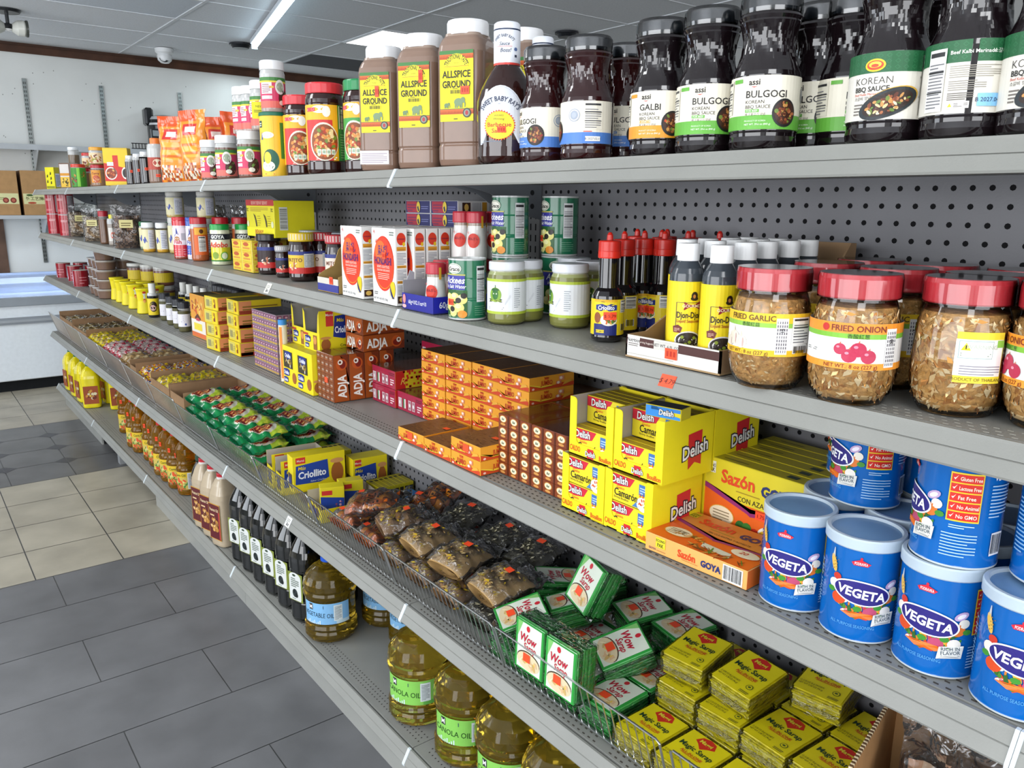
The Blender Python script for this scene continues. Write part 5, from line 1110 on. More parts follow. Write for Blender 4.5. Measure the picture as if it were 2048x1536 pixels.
put('djon', p0, toward(p0, 8), 'yellow seasoning bottle at the front of the tray, next to the thin red capped bottles', GD); put('djon', p1, toward(p1, 14), 'yellow seasoning bottle at the front of the tray, next to the garlic jar', GD)
rows = 'second third fourth fifth'.split()
for r_ in range(1, 5):
    for c_ in range(3):
        p = (0.046+r_*0.0515, 0.543-c_*0.0515-(0.003 if r_ % 2 else 0), zB+0.0025); put('djon', p, toward(p, 20-r_*17+c_*9), 'yellow seasoning bottle with white cap, %s row of the tray, %s' % (rows[r_-1], ['beside the red caps', 'middle column', 'beside the flake jars'][c_]), GD)
GC = 'thin red capped seasoning sauce bottles'
sec('criollito', 1213, 685, 0.0265, -4, 'thin red capped sauce bottle standing at the shelf front beside the green salsa jars', GC)
sec('criollito', 1281, 667, 0.0265, -6, 'thin red capped sauce bottle set back, with a price sticker, left of the tray', GC)
for i, (u, x, off, lb) in enumerate(((1326, 0.215, -60, 'thin red capped sauce bottle whose neck shows above the sloping tray side'), (1246, 0.150, -40, 'thin red capped sauce bottle right behind the front one'))):
    p = ax(u, 560, x, zB)
    if i == 0: p = (p[0], max(p[1], 0.605), zB)
    put('criollito', p, toward(p, off), lb, GC)
for i in range(6):
    p = (0.270 if i % 2 else 0.318, 0.622+0.030*i+0.03, zB); put('criollito', p, toward(p, i*30), 'thin red capped sauce bottle behind the tray, %s from the tray side' % ORD[i], GC)
GS = 'white lidded jars of green salsa'
for u, v, off, lb in ((1013, 650, -4, 'white lidded green salsa jar beside the green fruit tin'), (1138, 658, -42, 'white lidded green salsa jar beside the thin red capped bottle')): sec('salsa_jar', u, v, 0.0364, off-12, lb, GS)
for x, y, off, lb in ((0.128, 0.957, 0, 'white lidded green salsa jar between the two front jars, one row back'), (0.222, 0.868, 10, 'white lidded green salsa jar in the second row behind the thin bottle side'), (0.250, 0.952, 0, 'white lidded green salsa jar in the third row')):
    p = (x, y, zB); put('salsa_jar', p, toward(p, off), lb, GS)
GT = 'green fruit tins'
sec('fruit_tin', 935, 641, 0.0372, -6, 'green fruit tin with a blue patch standing on the shelf', GT)
for x, y, off, lb in ((0.160, 1.045, 30, 'green fruit tin standing on the shelf under the upper pair, nearer the front'), (0.250, 0.997, 30, 'green fruit tin standing on the shelf under the upper pair, at the back')):
    p = (x, y, zB); put('fruit_tin', p, toward(p, off), lb, GT); q = (x, y, zB+0.1173); put('fruit_tin', q, toward(q, -20 if x < 0.2 else -24), lb.replace('standing on the shelf under the upper pair, nearer the front', 'on top of another tin, nearer the stock cartons').replace('standing on the shelf under the upper pair, at the back', 'on top of another tin, nearer the pegboard gap'), GT)
# --- stock cartons
GK = 'white soup stock cartons'
put('stock1', (0.0235, 1.322, zB), AISLE-0.03, 'white soup stock carton with red oval, narrow side showing beside the blue tray', GK)
put('stock2', (0.024, 1.478, zB), AISLE-0.02, 'white soup stock carton with a big red oval, half covered by the next one', GK)
for i in range(7): put('stock0', (0.060+i*0.0325, 1.309, zB), AISLE, 'white soup stock carton, %s of the row showing narrow sides behind the blue tray' % ORD[i], GK)
for i in range(6): put('stock0', (0.072+i*0.0325, 1.470, zB), AISLE, 'white soup stock carton, %s of the row behind the half covered one' % ORD[i], GK)
for j in range(2):
    for i in range(2): put('long_carton', (0.17, 1.303+i*0.1135, zB+0.1658+j*0.0293), AISLE, 'dark blue fronted stock carton lying flat, %s layer, %s' % (['lower', 'upper'][j], ['end with the white side'if i == 0 else 'far one'][0]), 'stock cartons lying flat')
t = empty('cardboard_tray', (0.016, 1.110, zB)); tag(t, 'dark blue cardboard tray of small red capped bottles', 'tray')
b = B(); b.box(0, 0, 0, 0.25, 0.122, 0.002, '2a2c6c', 'print'); obj('base', b, t)
b = B(); b.box(0, 0, 0.002, 0.002, 0.122, 0.034, '26288c', 'print'); m = LF(-0.0003); b.text(m, '60g×10/2.11oz×10', -0.060, 0.018, 0.0085, 'dfe0ee', 2, 'c', 0.01, 0, 0.8, 0, 0.075); b.ell(m, -0.112, 0.022, 0.006, 0.010, 'd98a8a', 2, 10); b.ell(m, -0.112, 0.007, 0.008, 0.004, 'e0b0ac', 2, 10); obj('front_wall', b, t)
b = B(); b.box(0.002, 0, 0.002, 0.25, 0.002, 0.034, '2426a0', 'print'); m = PL((0, -0.0003, 0), (1,0,0), (0,0,1)); b.text(m, '60g×10', 0.038, 0.018, 0.013, 'e6e6f0', 2, 'c', 0.015, 0, 0.9); obj('side_wall', b, t)
b = B(); b.box(0.002, 0.120, 0.002, 0.25, 0.122, 0.060, '8a8a90', 'print'); b.prism([(0.0, 0.03), (0.03, 0.03), (0.03, 0.075), (0.02, 0.08)], 0.1205, 0.1225, '9c9ca4', 'print'); obj('side_wall', b, t)
GB = 'small red capped stock bottles in the blue tray'
for i in range(4):
    for j in range(2):
        if i == 0 and j == 1: continue
        p = (0.046+i*0.0505, 1.145+j*0.052, zB+0.0022); put('stock_bottle', p, toward(p, -20+i*5), 'small red capped stock bottle in the blue tray, %s row from the front, %s side' % (ORD[i], ['tin', 'carton'][j]), GB)
for i in range(2):
    for j in range(2):
        p = (0.1475+i*0.0505, 1.145+j*0.052, zB+0.1030); put('stock_bottle', p, toward(p, -10), 'small red capped stock bottle raised on the others, %s row, %s side' % (['front', 'back'][i], ['tin', 'carton'][j]), GB)
# --- jars of shrimp paste and the far goods
def dark_jar(key, name, R_, H_, capc, band, word, capw=0.98, label_to=0.62, sheet='c9cbc9', stripes=True):
    b = B(); zc = H_*0.84; b.lathe([(R_*0.86, 0.0), (R_*0.97, 0.004), (R_, 0.012), (R_, zc*0.78), (R_*0.93, zc*0.9), (R_*0.84, zc)], 30, '22100e', 'dark')
    c = B(); c.lathe([(R_*capw*0.97, zc-0.002, capc), (R_*capw, zc+0.001), (R_*capw, H_-0.002), (R_*capw*0.95, H_), (0, H_-0.0005)], 36, capc, 'plas')
    lb = B(); m = CY(R_+0.0003, 0); W = R_*1.9; t0, t1 = H_*0.16, H_*label_to
    lb.rect(m, -W, t0, W, t1, band, 1, 24); lb.rect(m, -W, t0, W, t0+(t1-t0)*0.28, 'bf2a26', 2, 24); lb.rect(m, -W, t1-(t1-t0)*0.16, W, t1, '27337a', 2, 24)
    if word: lb.text(m, word, -R_*0.75, t0+(t1-t0)*0.62, (t1-t0)*0.17, '6a3a22', 3, 'c', 0.02)
    lb.rect(m, R_*0.05, t0+(t1-t0)*0.28, R_*1.0, t1-(t1-t0)*0.1, sheet, 3, 6); lb.lines(m, R_*0.1, t0+(t1-t0)*0.32, R_*0.95, t1-(t1-t0)*0.14, 9, '8a8c90', 4, 0.4, 2, nn=3)
    lb.food(m, -R_*0.8, t0+(t1-t0)*0.35, R_*0.45, (t1-t0)*0.16, ['e0d2c4', 'a55a3a', 'd9a07a'], 10, 3, 3, 0.3)
    if stripes:
        for i in range(26): a = 2*pi*i/26; lb.rect(CY(R_*capw+0.0003, 0, a), -0.0008, zc+0.003, 0.0012, H_-0.003, 'e6e2dc', 1)
    proto(key, name, 'jar', [('body', b), ('cap', c), ('label', lb)])
dark_jar('patis', 'sauce_jar', 0.036, 0.122, '1b1a1c', '2a1718', None, 1.02, 0.68, 'a5a3a8', False); dark_jar('small_dark', 'sauce_jar', 0.0225, 0.092, '9a9a9e', '1d1a24', None, 1.0, 0.62, '2a2a30')
dark_jar('paste_yellow', 'shrimp_paste_jar', 0.0365, 0.134, 'd6b62a', 'd9b42c', 'PATITO'); dark_jar('paste_red', 'shrimp_paste_jar', 0.0345, 0.134, 'b23038', 'e0cfc0', 'MITO'); dark_jar('paste_silver', 'shrimp_paste_jar', 0.0345, 0.134, '9aa0a8', 'd0b43a', None)
GP = 'dark jars of shrimp paste'
sec('patis', 541, 549, 0.036, 30, 'dark jar with a wide black lid beside the small yellow boxes'); sec('small_dark', 568, 555, 0.0225, 40, 'smallest dark jar with a silver lid, beside the black lidded jar')
sec('paste_yellow', 606, 563, 0.0365, 6, 'dark shrimp paste jar with a yellow lid', GP); sec('paste_red', 646, 560, 0.0345, 0, 'dark shrimp paste jar with a red lid, beside the yellow lidded jar', GP); 
p = on(664, 571, zB, 0.0345); p = (p[0]+0.012, p[1]-0.02, p[2]); put('paste_red', p, toward(p, 8), 'dark shrimp paste jar with a red lid, beside the open cardboard display', GP)
for x, y, lb in ((0.205, 2.115, 'behind the black lidded jar'), (0.20, 2.035, 'behind the yellow lidded jar'), (0.205, 1.955, 'behind the red lidded jars'), (0.2, 1.875, 'nearest the stock cartons')):
    p = (x, y, zB); put('paste_silver', p, toward(p, 12), 'dark shrimp paste jar with a silver lid, on the shelf '+lb, GP)
t = empty('display_tray', (0.020, 1.548, zB)); tag(t, 'torn open cardboard display of packets between the red lidded jars and the stock cartons', 'tray')
b = B(); b.box(0, 0, 0, 0.22, 0.115, 0.002, '9a8050', 'card'); b.box(0, 0, 0.002, 0.002, 0.115, 0.02, '3a3f8c', 'print'); b.box(0, 0, 0.02, 0.002, 0.115, 0.035, 'cfc9bd', 'print'); obj('base', b, t)
b = B(); b.prism([(0.003, 0.002), (0.22, 0.002), (0.22, 0.135), (0.09, 0.128), (0.06, 0.10), (0.045, 0.06), (0.02, 0.05), (0.003, 0.04)], 0.112, 0.115, 'a1844e', 'card'); b.prism([(0.003, 0.002), (0.22, 0.002), (0.22, 0.12), (0.003, 0.04)], 0.0, 0.003, 'a1844e', 'card'); obj('side_wall', b, t)
b = B(); sticker(b, LF(-0.0004), -0.035, 0.030, 0.02, 0.018, 3); obj('price_sticker', b, t)
def banana_display():
    W, D_, Hh = 0.235, 0.13, 0.115; t = empty('display_box', (0.105, 2.262, zB+0.1105), AISLE); tag(t, 'bright yellow display box with a banana print, raised above the small yellow boxes', 'display box')
    b = B(); b.bbox(-W/2, 0, 0, W/2, D_, Hh*0.97, 'd9cf1e', 'print', 0.001, {'Z': 'b89a1c'}); obj('box', b, t)
    b = B(); m = FR(-0.0004); b.rect(m, -W/2, Hh*0.83, W/2, Hh*0.99, 'b02a2a', 1); b.text(m, 'BENNY BENNY BENNY', 0, Hh*0.91, 0.011, 'e0b0a0', 2, 'c', 0.01, 0, 0.9, 0, W*0.9)
    b.rect(m, -W/2, 0, W/2, Hh*0.24, 'e6dc1c', 1); b.text(m, 'BENNY', -0.01, Hh*0.12, 0.016, 'b03a22', 2, 'c', 0.02)
    for s in (-0.055, 0.03):
        b.poly(m, [(s, Hh*0.62), (s+0.016, Hh*0.56), (s+0.026, Hh*0.42), (s+0.029, Hh*0.27), (s+0.019, Hh*0.27), (s+0.013, Hh*0.45)], '4a3c22', 2, 1); b.lines(m, s+0.033, Hh*0.3, s+0.06, Hh*0.6, 5, 'a08f1e', 2, 0.3)
    b.lines(m, -W*0.34, Hh*0.68, W*0.3, Hh*0.80, 3, 'a3801e', 2, 0.4)
    for s in (-W*0.45, W*0.43): b.text(m, 'TC', s, Hh*0.72, 0.010, '3a3a1e', 2, 'c', 0.02, 0.3); b.ell(m, s, Hh*0.34, 0.010, 0.010, 'd6d6a8', 2, 14)
    m = SD(W/2+0.0004); b.barcode(m, D_*0.12, Hh*0.2, D_*0.32, Hh*0.8, 1, 26, '6a6a5a', 'd3d6cf', True); obj('print', b, t)
banana_display()
def cube_block(key, cols, W, D_, Hh, nx, nz, name, cat='box'):
    b = B(); b.bbox(-W/2, 0, 0, W/2, D_, Hh, cols[0], 'gloss', 0.0012, {'Z': cols[1]}); lb = B()
    for m, w_, off in ((FR(-0.0003), W, -W/2), (SD(W/2+0.0003), D_, 0)):
        n = nx if w_ == W else max(1, round(nx*D_/W))
        for i in range(n):
            for j in range(nz):
                s, t = off+(i+0.5)*w_/n, (j+0.5)*Hh/nz; a, h_ = w_/n*0.46, Hh/nz*0.45
                lb.rect(m, s-a, t-h_, s+a, t+h_, cols[2], 1); lb.ell(m, s-a*0.1, t+h_*0.25, a*0.62, h_*0.42, cols[3], 2, 10); lb.rect(m, s-a*0.8, t-h_*0.75, s+a*0.7, t-h_*0.35, cols[4], 2); lb.rect(m, s-a*0.9, t+h_*0.7, s+a*0.9, t+h_*0.85, cols[4], 2)
    proto(key, name, cat, [('box', b), ('print', lb)])
cube_block('bouillon_yellow', ('d3b93a', '9a8430', 'dcc43a', 'b5562e', 'c98a3a'), 0.088, 0.05, 0.1, 1, 3, 'bouillon_box')
for i, (x, y, k) in enumerate(((0.060, 2.365, 'front, nearest the green lidded canister'), (0.060, 2.274, 'front, nearest the black lidded jar'), (0.125, 2.365, 'second row, far side'), (0.125, 2.274, 'second row, near side'), (0.19, 2.365, 'third row, far side'), (0.19, 2.274, 'third row, near side'))): put('bouillon_yellow', (x, y, zB), AISLE, 'small shiny yellow bouillon box block under the banana display, '+k, 'small yellow bouillon boxes')
def canister(key, name, R_, H_, capc, bands, word=None, wc='20305a', capf=0.13, deco=None, mat_='gloss', ex=2.0):
    b = B(); zc = H_*(1-capf); rows = [(R_*0.95, 0.0, bands[0][1])]
    for t, c in bands: rows.append((R_, max(0.002, zc*t), c))
    rows += [(R_, zc*0.97), (R_*0.94, zc)]; b.lathe(rows, 30, bands[0][1], mat_, ex=ex)
    c = B(); c.lathe([(R_*0.97, zc-0.001, capc), (R_*0.98, H_-0.003), (R_*0.93, H_), (0, H_)], 44, capc, 'plas', rib=cap_rib(30, 0.01), ex=ex)
    lb = B(); m = CY(R_+0.0003, 0)
    if word: lb.text(m, word[0], 0, zc*0.78, H_*0.085, wc, 3, 'c', 0.03)
    if deco: deco(lb, m, R_, zc)
    else: lb.lines(m, R_*0.2, zc*0.25, R_*1.1, zc*0.6, 7, '8a8f98', 3, 0.4, nn=3)
    proto(key, name, 'canister', [('body', b), ('cap', c), ('label', lb)])
def d_adobo(b, m, R, z):
    b.rect(m, -R*1.5, z*0.72, R*1.5, z*0.88, '22222a', 3, 14); b.text(m, 'GOYA', -R*0.2, z*0.80, z*0.1, 'e9e9e4', 4, 'c', 0.04); b.text(m, 'Adobo', -R*0.2, z*0.58, z*0.15, 'd6452e', 4, 'c', 0.03, 0.15); b.ell(m, R*0.45, z*0.26, R*0.4, z*0.12, '6fae3a', 4, 16); b.ell(m, R*0.45, z*0.26, R*0.3, z*0.09, 'dfe6c4', 5, 14); b.ell(m, -R*0.5, z*0.27, R*0.35, z*0.10, '7d9a2c', 4, 14); b.rect(m, -R*1.5, z*0.10, R*1.5, z*0.14, '3a7a34', 4, 14)
canister('adobo', 'seasoning_canister', 0.033, 0.140, '1f9a44', [(0.0, 'cdd0b0'), (0.12, 'd9d02e'), (0.5, 'e3e3c6')], None, deco=d_adobo)
def d_starch(cc):
    def f(b, m, R, z):
        b.rect(m, -R*1.3, z*0.38, R*1.3, z*0.8, 'dfd3d8', 3, 12); b.poly(m, [(-R*0.9, z*0.55), (-R*0.55, z*0.8), (-R*0.3, z*0.62)], '2f3f8c', 4); b.ell(m, -R*0.55, z*0.52, R*0.35, z*0.06, 'b07a4a', 4, 10); b.text(m, 'Fish', -R*0.5, z*0.44, z*0.1, cc, 4, 'c', 0.03); b.rect(m, R*0.0, z*0.48, R*0.5, z*0.66, 'a9a2aa', 4, 3); b.lines(m, -R, z*0.06, R, z*0.3, 4, 'e3b0b0', 4, 0.2, nn=3)
    return f
canister('fry_red', 'seasoning_canister', 0.030, 0.158, 'c2242e', [(0.0, '8a3a20'), (0.06, 'c62a34'), (0.36, 'd8ccd2'), (0.85, 'c62a34')], None, deco=d_starch('b5283a'), capf=0.06); canister('fry_blue', 'seasoning_canister', 0.027, 0.158, '2450a8', [(0.0, 'c9ccd2'), (0.12, '2450a8'), (0.36, 'd3d6de'), (0.85, '2450a8')], None, deco=d_starch('2a4a98'), capf=0.06)
def lab_chili(b, m, R, z): b.rect(m, -R*0.9, z*0.16, R*1.0, z*0.9, 'd8642a', 1, 10); b.rect(m, -R*0.8, z*0.7, R*0.9, z*0.88, 'e2a52a', 2, 8); b.ell(m, R*0.0, z*0.79, R*0.25, z*0.06, '5a3018', 3, 10); nutrition(b, m, -R*0.4, z*0.25, R*0.5, z*0.66, 3, 'e0dcd4')
spice_jar('chili_jar', 0.0305, 0.160, 'b8222c', 'a5562a', lab_chili, capf=0.14, clear_top=0.86)
def lab_must(b, m, R, z): b.rect(m, -R*1.6, z*0.12, R*1.6, z*0.9, 'd9d2a8', 1, 16); b.rect(m, -R*0.2, z*0.14, R*0.8, z*0.88, 'd6d8e4', 2, 8); b.poly(m, [(-R*1.2, z*0.5), (-R*0.75, z*0.62), (-R*0.4, z*0.4), (-R*0.9, z*0.34)], '3a4a9c', 3); b.lines(m, -R*0.1, z*0.2, R*0.7, z*0.8, 9, '8f94a6', 3, 0.4, nn=3)
spice_jar('mustard_jar', 0.0265, 0.126, 'e6e8ea', 'c99a2a', lab_must, capf=0.15, clear_top=0.95)
spice_jar('mustard_tall', 0.0355, 0.150, 'c9c8c2', 'b9a05a', lab_must, capf=0.14)
spice_jar('herb_jar', 0.030, 0.125, '14663c', '8d9a78', lab_must, capf=0.14)
spice_jar('red_spice', 0.0245, 0.165, 'a81e2c', '6a4a34', lab_none, capf=0.15, clear_top=0.97)
sec('adobo', 444, 530, 0.033, -6, 'yellow seasoning canister with a bright green lid, at the shelf front'); p = on(444, 530, zB, 0.033); p = (p[0]+0.085, p[1]-0.01, zB); put('adobo', p, toward(p, 0), 'yellow seasoning canister with a green lid, behind the front one')
sec('chili_jar', 402, 522, 0.0305, 16, 'red capped jar of orange chili seasoning with a paper label'); p = on(402, 522, zB, 0.0305)
for i in range(3): q = (p[0]+0.075+0.07*(i//1)*0.9, p[1]-0.02-0.035*i, zB); put('chili_jar', q, toward(q, 90), 'red capped jar of chili seasoning, %s behind the front one' % ORD[i], 'red capped chili jars')
sec('fry_red', 366, 518, 0.030, 0, 'red and white fish seasoning canister'); p = on(366, 518, zB, 0.030); q = (p[0]+0.028, p[1]-0.066, zB); put('fry_blue', q, toward(q, 0), 'blue and white fish seasoning canister')
sec('mustard_jar', 300, 504, 0.0265, 10, 'white capped mustard jar nearest the dark clear bag', 'white capped mustard jars'); sec('mustard_jar', 328, 505, 0.0265, -6, 'white capped mustard jar nearest the red fish seasoning canister', 'white capped mustard jars')
p = on(284, 500, zB, 0.03); p = (p[0]+0.03, p[1]+0.02, zB); put('herb_jar', p, toward(p, 0), 'green lidded herb jar partly behind the mustard jars'); q = (p[0]+0.09, p[1]-0.10, zB); put('herb_jar', q, toward(q, 0), 'green lidded herb jar in the second row')
for u, X, lb in ((352, 0.150, 'beside the pale far wall gap'), (414, 0.200, 'deeper in, above the chili jars')):
    p = ax(u, 440, X, zB); put('mustard_tall', p, toward(p, 0), 'tall grey lidded jar standing at the back, '+lb, 'tall grey lidded jars'); q = (p[0], p[1], zB+0.1505); put('mustard_tall', q, toward(q, 8), 'tall grey lidded jar stacked on another at the back, '+lb, 'tall grey lidded jars', scale=(1, 1, 0.7))
# clear bags of dried goods
def herb_bag(key, W, Hh, T, fills, seed):
    b = B(); rg = random.Random(seed); pillow(b, W*0.86, Hh*0.74, T*0.86, lambda s, t: rg.choice(fills), 'flakes', 16, 18, seed, 0.004, 0.02, True, 0, 0, 0.1); weld(b); b.xf(lambda x, y, z: (x, y, z+0.003))
    f = B(); pillow(f, W, Hh, T, lambda s, t: 'ffffff', 'bag', 14, 18, seed+1, 0.005, 0.18, True, 0.0, 0.012, 0.1); weld(f)
    l = B(); m = PL((0, -T/2-0.004, 0), (1,0,0), (0,0,1)); l.rect(m, -W*0.22, Hh*0.48, W*0.22, Hh*0.66, 'd3c98a', 1); l.lines(m, -W*0.16, Hh*0.52, W*0.16, Hh*0.62, 2, '7a6a3a', 2); proto(key, 'spice_bag', 'bag', [('spices', b), ('bag', f), ('label', l)])
herb_bag('bag_bark', 0.13, 0.20, 0.06, ['7a5a44', '5c4030', '8a6a52', '4a342a'], 31); herb_bag('bag_leaf', 0.15, 0.195, 0.07, ['9a8468', '7a6248', 'b09a7c', '6a543e'], 32)
p = on(258, 498, zB, 0.03); put('bag_bark', p, toward(p, -4), 'clear bag of dark bark spice, next to the mustard jars', 'clear spice bags'); p = on(166, 474, zB, 0.04); put('bag_leaf', p, toward(p, 0), 'clear bag of light brown spice beside the red tins', 'clear spice bags'); p = on(192, 484, zB, 0.035); put('bag_leaf', p, toward(p, -20), 'clear bag of light brown spice next to the red capped spice jar', 'clear spice bags', scale=(0.8, 0.8, 0.9)); p = on(276, 470, zB, 0.06); put('bag_bark', (0.16, p[1]+0.10, zB), toward(p, 10), 'clear bag of dark spice set back behind the green lidded jar', 'clear spice bags')
for i in range(3): put('bag_bark', (0.27, 3.30-0.20*i, zB+0.006), AISLE+0.05*i, 'dark clear bag of spice at the back, %s from the clear bags at the front' % ORD[i], 'dark spice bags at the back', (0.1, 0))
sec('red_spice', 212, 488, 0.0245, 0, 'slim red capped spice jar between the clear bags')
def lab_bot(b, m, R, z): b.rect(m, -R, z*0.16, R*0.9, z*0.66, 'd9d4cc', 1, 8); b.ell(m, 0, z*0.38, R*0.5, z*0.13, 'e2502a', 2, 12); b.lines(m, -R*0.6, z*0.55, R*0.6, z*0.62, 1, 'b03a3a', 2)
spice_jar('small_bottle', 0.024, 0.15, 'd9cf22', '9a8f84', lab_bot, 'seasoning_bottle', 0.13, 0.8, capw=0.6); sec('small_bottle', 229, 491, 0.024, 0, 'small bottle with a yellow cap next to the slim red capped jar')
def coffee_tin():
    R_ = 0.0475; H_ = 0.129; b = B(); b.lathe([(R_-0.001, 0, 'b9bcbc'), (R_, 0.002, 'a31a26'), (R_, H_-0.003, 'b9bcbc'), (R_, H_), (R_-0.002, H_-0.003), (0, H_-0.003)], 32, 'a31a26', 'gloss')
    lb = B(); m = CY(R_+0.0003, 0); lb.rect(m, 0.02, 0.012, 0.06, H_-0.014, 'aaa9ae', 1, 6); lb.lines(m, 0.024, 0.02, 0.056, H_-0.02, 10, '8a7a80', 2, 0.4, nn=3); lb.lines(m, -0.04, 0.02, 0.0, 0.035, 2, 'd98a8a', 2, 0.4, nn=3); lb.lines(m, -0.04, 0.085, 0.0, 0.10, 2, 'e0b0b0', 2, 0.5, nn=3)
    proto('red_tin', 'food_tin', 'tin', [('tin', b), ('label', lb)])
coffee_tin()
for u, v, lb in ((114, 468, 'at the very end of the second shelf'), (138, 472, 'beside the light brown spice bag')):
    p = on(u, v, zB, 0.0475); p = (p[0], p[1], zB); put('red_tin', p, toward(p, 0), 'red tin standing on the shelf '+lb, 'stacked red tins'); q = (p[0], p[1], zB+0.1296); put('red_tin', q, toward(q, -12), 'red tin stacked on another '+lb, 'stacked red tins')
# ------------------------------------------------------------------ third shelf
zC = ZC+0.0016
def veg_tin():
    R_ = 0.0435; H_ = 0.131; b = B()
    b.lathe([(R_-0.0006, 0, 'b9c2c6'), (R_+0.0004, 0.0008, 'b9c2c6'), (R_+0.0004, 0.0028, '0b5fae'), (R_, 0.0034, '0b5fae'), (R_, H_-0.013)], 48, '0b5fae', 'gloss')
    c = B(); c.lathe([(R_+0.0012, H_-0.0145, 'b4c3cf'), (R_+0.0022, H_-0.013), (R_+0.0022, H_-0.002), (R_+0.0012, H_), (R_-0.003, H_), (R_-0.0045, H_-0.0035, '6f93b8'), (0, H_-0.0035)], 48, 'c3cfd8', 'plas')
    lb = B(); m = CY(R_+0.0004, 0); W = pi*R_
    VEG = ['c9401e', 'd97a2a', '3f7f2e', '6aa038', 'e6e0d0', 'b03a52', 'e0b23a', '2f5f28']
    # fruit and vegetables heaped round the name
    lb.food(m, 0.004, 0.050, 0.036, 0.020, VEG, 70, 2, 11, 0.16)
    for s, t, r, col in ((-0.026, 0.052, 0.0085, 'cf4a22'), (-0.033, 0.068, 0.007, 'e7e0d4'), (-0.030, 0.078, 0.005, 'c43a2a'), (0.030, 0.060, 0.008, 'd9742a'), (0.036, 0.068, 0.006, 'e6e0d2'), (0.028, 0.043, 0.007, 'e9e4da'), (0.010, 0.041, 0.008, 'b5486a')): lb.ell(m, s, t, r, r*0.9, col, 4, 14, 2)
    lb.ell(m, 0.032, 0.077, 0.008, 0.0045, 'b9a0c4', 5, 12, 1, 0.5); lb.ell(m, 0.032, 0.077, 0.005, 0.0025, 'e9e2ee', 6, 10, 1, 0.5)
    for s, t in ((-0.004, 0.044), (0.018, 0.048), (0.040, 0.058), (-0.036, 0.060)): lb.ell(m, s, t, 0.005, 0.0035, '3f8a30', 5, 8)
    lb.ell(m, -0.036, 0.093, 0.0035, 0.011, 'd9b052', 5, 12, 1, 0.3)
    for i in range(10): lb.ell(m, -0.0375+0.002*(i % 3)+0.0004*i, 0.085+i*0.0017, 0.0007, 0.0007, '8a6a2a', 6, 5)
    lb.poly(m, [(-0.0395, 0.1), (-0.0375, 0.112), (-0.0365, 0.112), (-0.0355, 0.1)], 'b9bfc6', 5)
    lb.ell(m, -0.001, 0.0645, 0.0325, 0.0155, 'eef0f4', 7, 36, 6, -0.1); lb.ell(m, -0.001, 0.0645, 0.0305, 0.0138, '2a2374', 8, 36, 6, -0.1)
    lb.text(m, 'VEGETA', -0.001, 0.0645, 0.0112, 'eef0f6', 10, 'c', 0.03, 0, 0.98, -0.1, 0.053)
    lb.poly(m, [(-0.022, 0.0375), (-0.006, 0.0400), (0.012, 0.0392), (0.018, 0.0360), (0.010, 0.0325), (-0.010, 0.0325)], 'dc6a1e', 8); lb.poly(m, [(-0.018, 0.0365), (-0.004, 0.0385), (0.010, 0.0378), (-0.004, 0.0368)], 'ea8a3a', 9)
    lb.ell(m, 0.021, 0.036, 0.005, 0.003, '4a8a30', 8.5, 8)
    lb.poly(m, [(0.012, 0.0245), (0.036, 0.0275), (0.0375, 0.0425), (0.0135, 0.0395)], 'd6d6d0', 11, 2); lb.text(m, 'RICH IN', 0.0245, 0.0385, 0.0042, '4a5a66', 12, 'c', 0.01, 0, 0.9, 0.12); lb.text(m, 'FLAVOR', 0.025, 0.0338, 0.0042, '4a5a66', 12, 'c', 0.01, 0, 0.9, 0.12); lb.lines(m, 0.016, 0.0285, 0.034, 0.0315, 2, '7d8890', 12, 0.35)
    lb.text(m, 'ALL PURPOSE SEASONING', -0.008, 0.0215, 0.0042, '5aa6e0', 4, 'c', 0.0, 0, 0.8, 0, 0.05)
    lb.poly(m, [(-0.015, 0.102), (-0.0125, 0.1035), (-0.005, 0.1065), (0.0025, 0.1035), (0.006, 0.102), (0.0025, 0.0985), (-0.0125, 0.0985)], 'cf2436', 5); lb.text(m, 'PODRAVKA', -0.0045, 0.1015, 0.0036, 'f0e2e4', 6, 'c', 0.015, 0, 0.8, 0, 0.014); lb.ell(m, -0.0045, 0.1075, 0.0015, 0.002, 'cf2436', 5, 8)
    # claims panel further round
    c0 = 0.062
    lb.rect(m, c0-0.0155, 0.0535, c0+0.0155, 0.1075, 'e6c62c', 4, 6)
    for i, tx in enumerate(('Gluten Free', 'Lactose Free', 'Fat Free', 'No Animal', 'No GMO')):
        t = 0.098-i*0.0104; lb.rect(m, c0-0.0143, t-0.0012, c0+0.0143, t+0.0078, 'cf2a22', 5, 5); lb.text(m, tx, c0-0.0065, t+0.0033, 0.0043, 'f6ecd8', 6, 'l', 0.01, 0, 0.85, 0, 0.02)
        lb.poly(m, [(c0-0.0128, t+0.0036), (c0-0.0112, t+0.0014), (c0-0.0085, t+0.0066), (c0-0.0112, t+0.0030)], 'f6ecd8', 6)
    lb.lines(m, c0-0.012, 0.046, c0+0.012, 0.051, 2, 'a9cdea', 4, 0.45, 1, nn=3); lb.lines(m, c0-0.018, 0.014, c0+0.016, 0.042, 8, '9fc6e6', 4, 0.35, 3, nn=4)
    c1 = 0.100; lb.text(m, 'VEGETA', c1, 0.1045, 0.0062, 'eef0f6', 5, 'c', 0.02, 0, 0.9, 0, 0.024); lb.lines(m, c1-0.013, 0.060, c1+0.012, 0.098, 10, 'a9cdea', 4, 0.35, 4, nn=4); lb.barcode(m, c1-0.006, 0.016, c1+0.011, 0.042, 4, 16)
    lb.lines(m, -0.075, 0.03, -0.058, 0.09, 14, '7fb2dd', 4, 0.4, 5, nn=3)
    proto('veg_tin', 'seasoning_tin', 'tin', [('tin', b), ('lid', c), ('label', lb)])
veg_tin()
GV = 'blue seasoning tins'
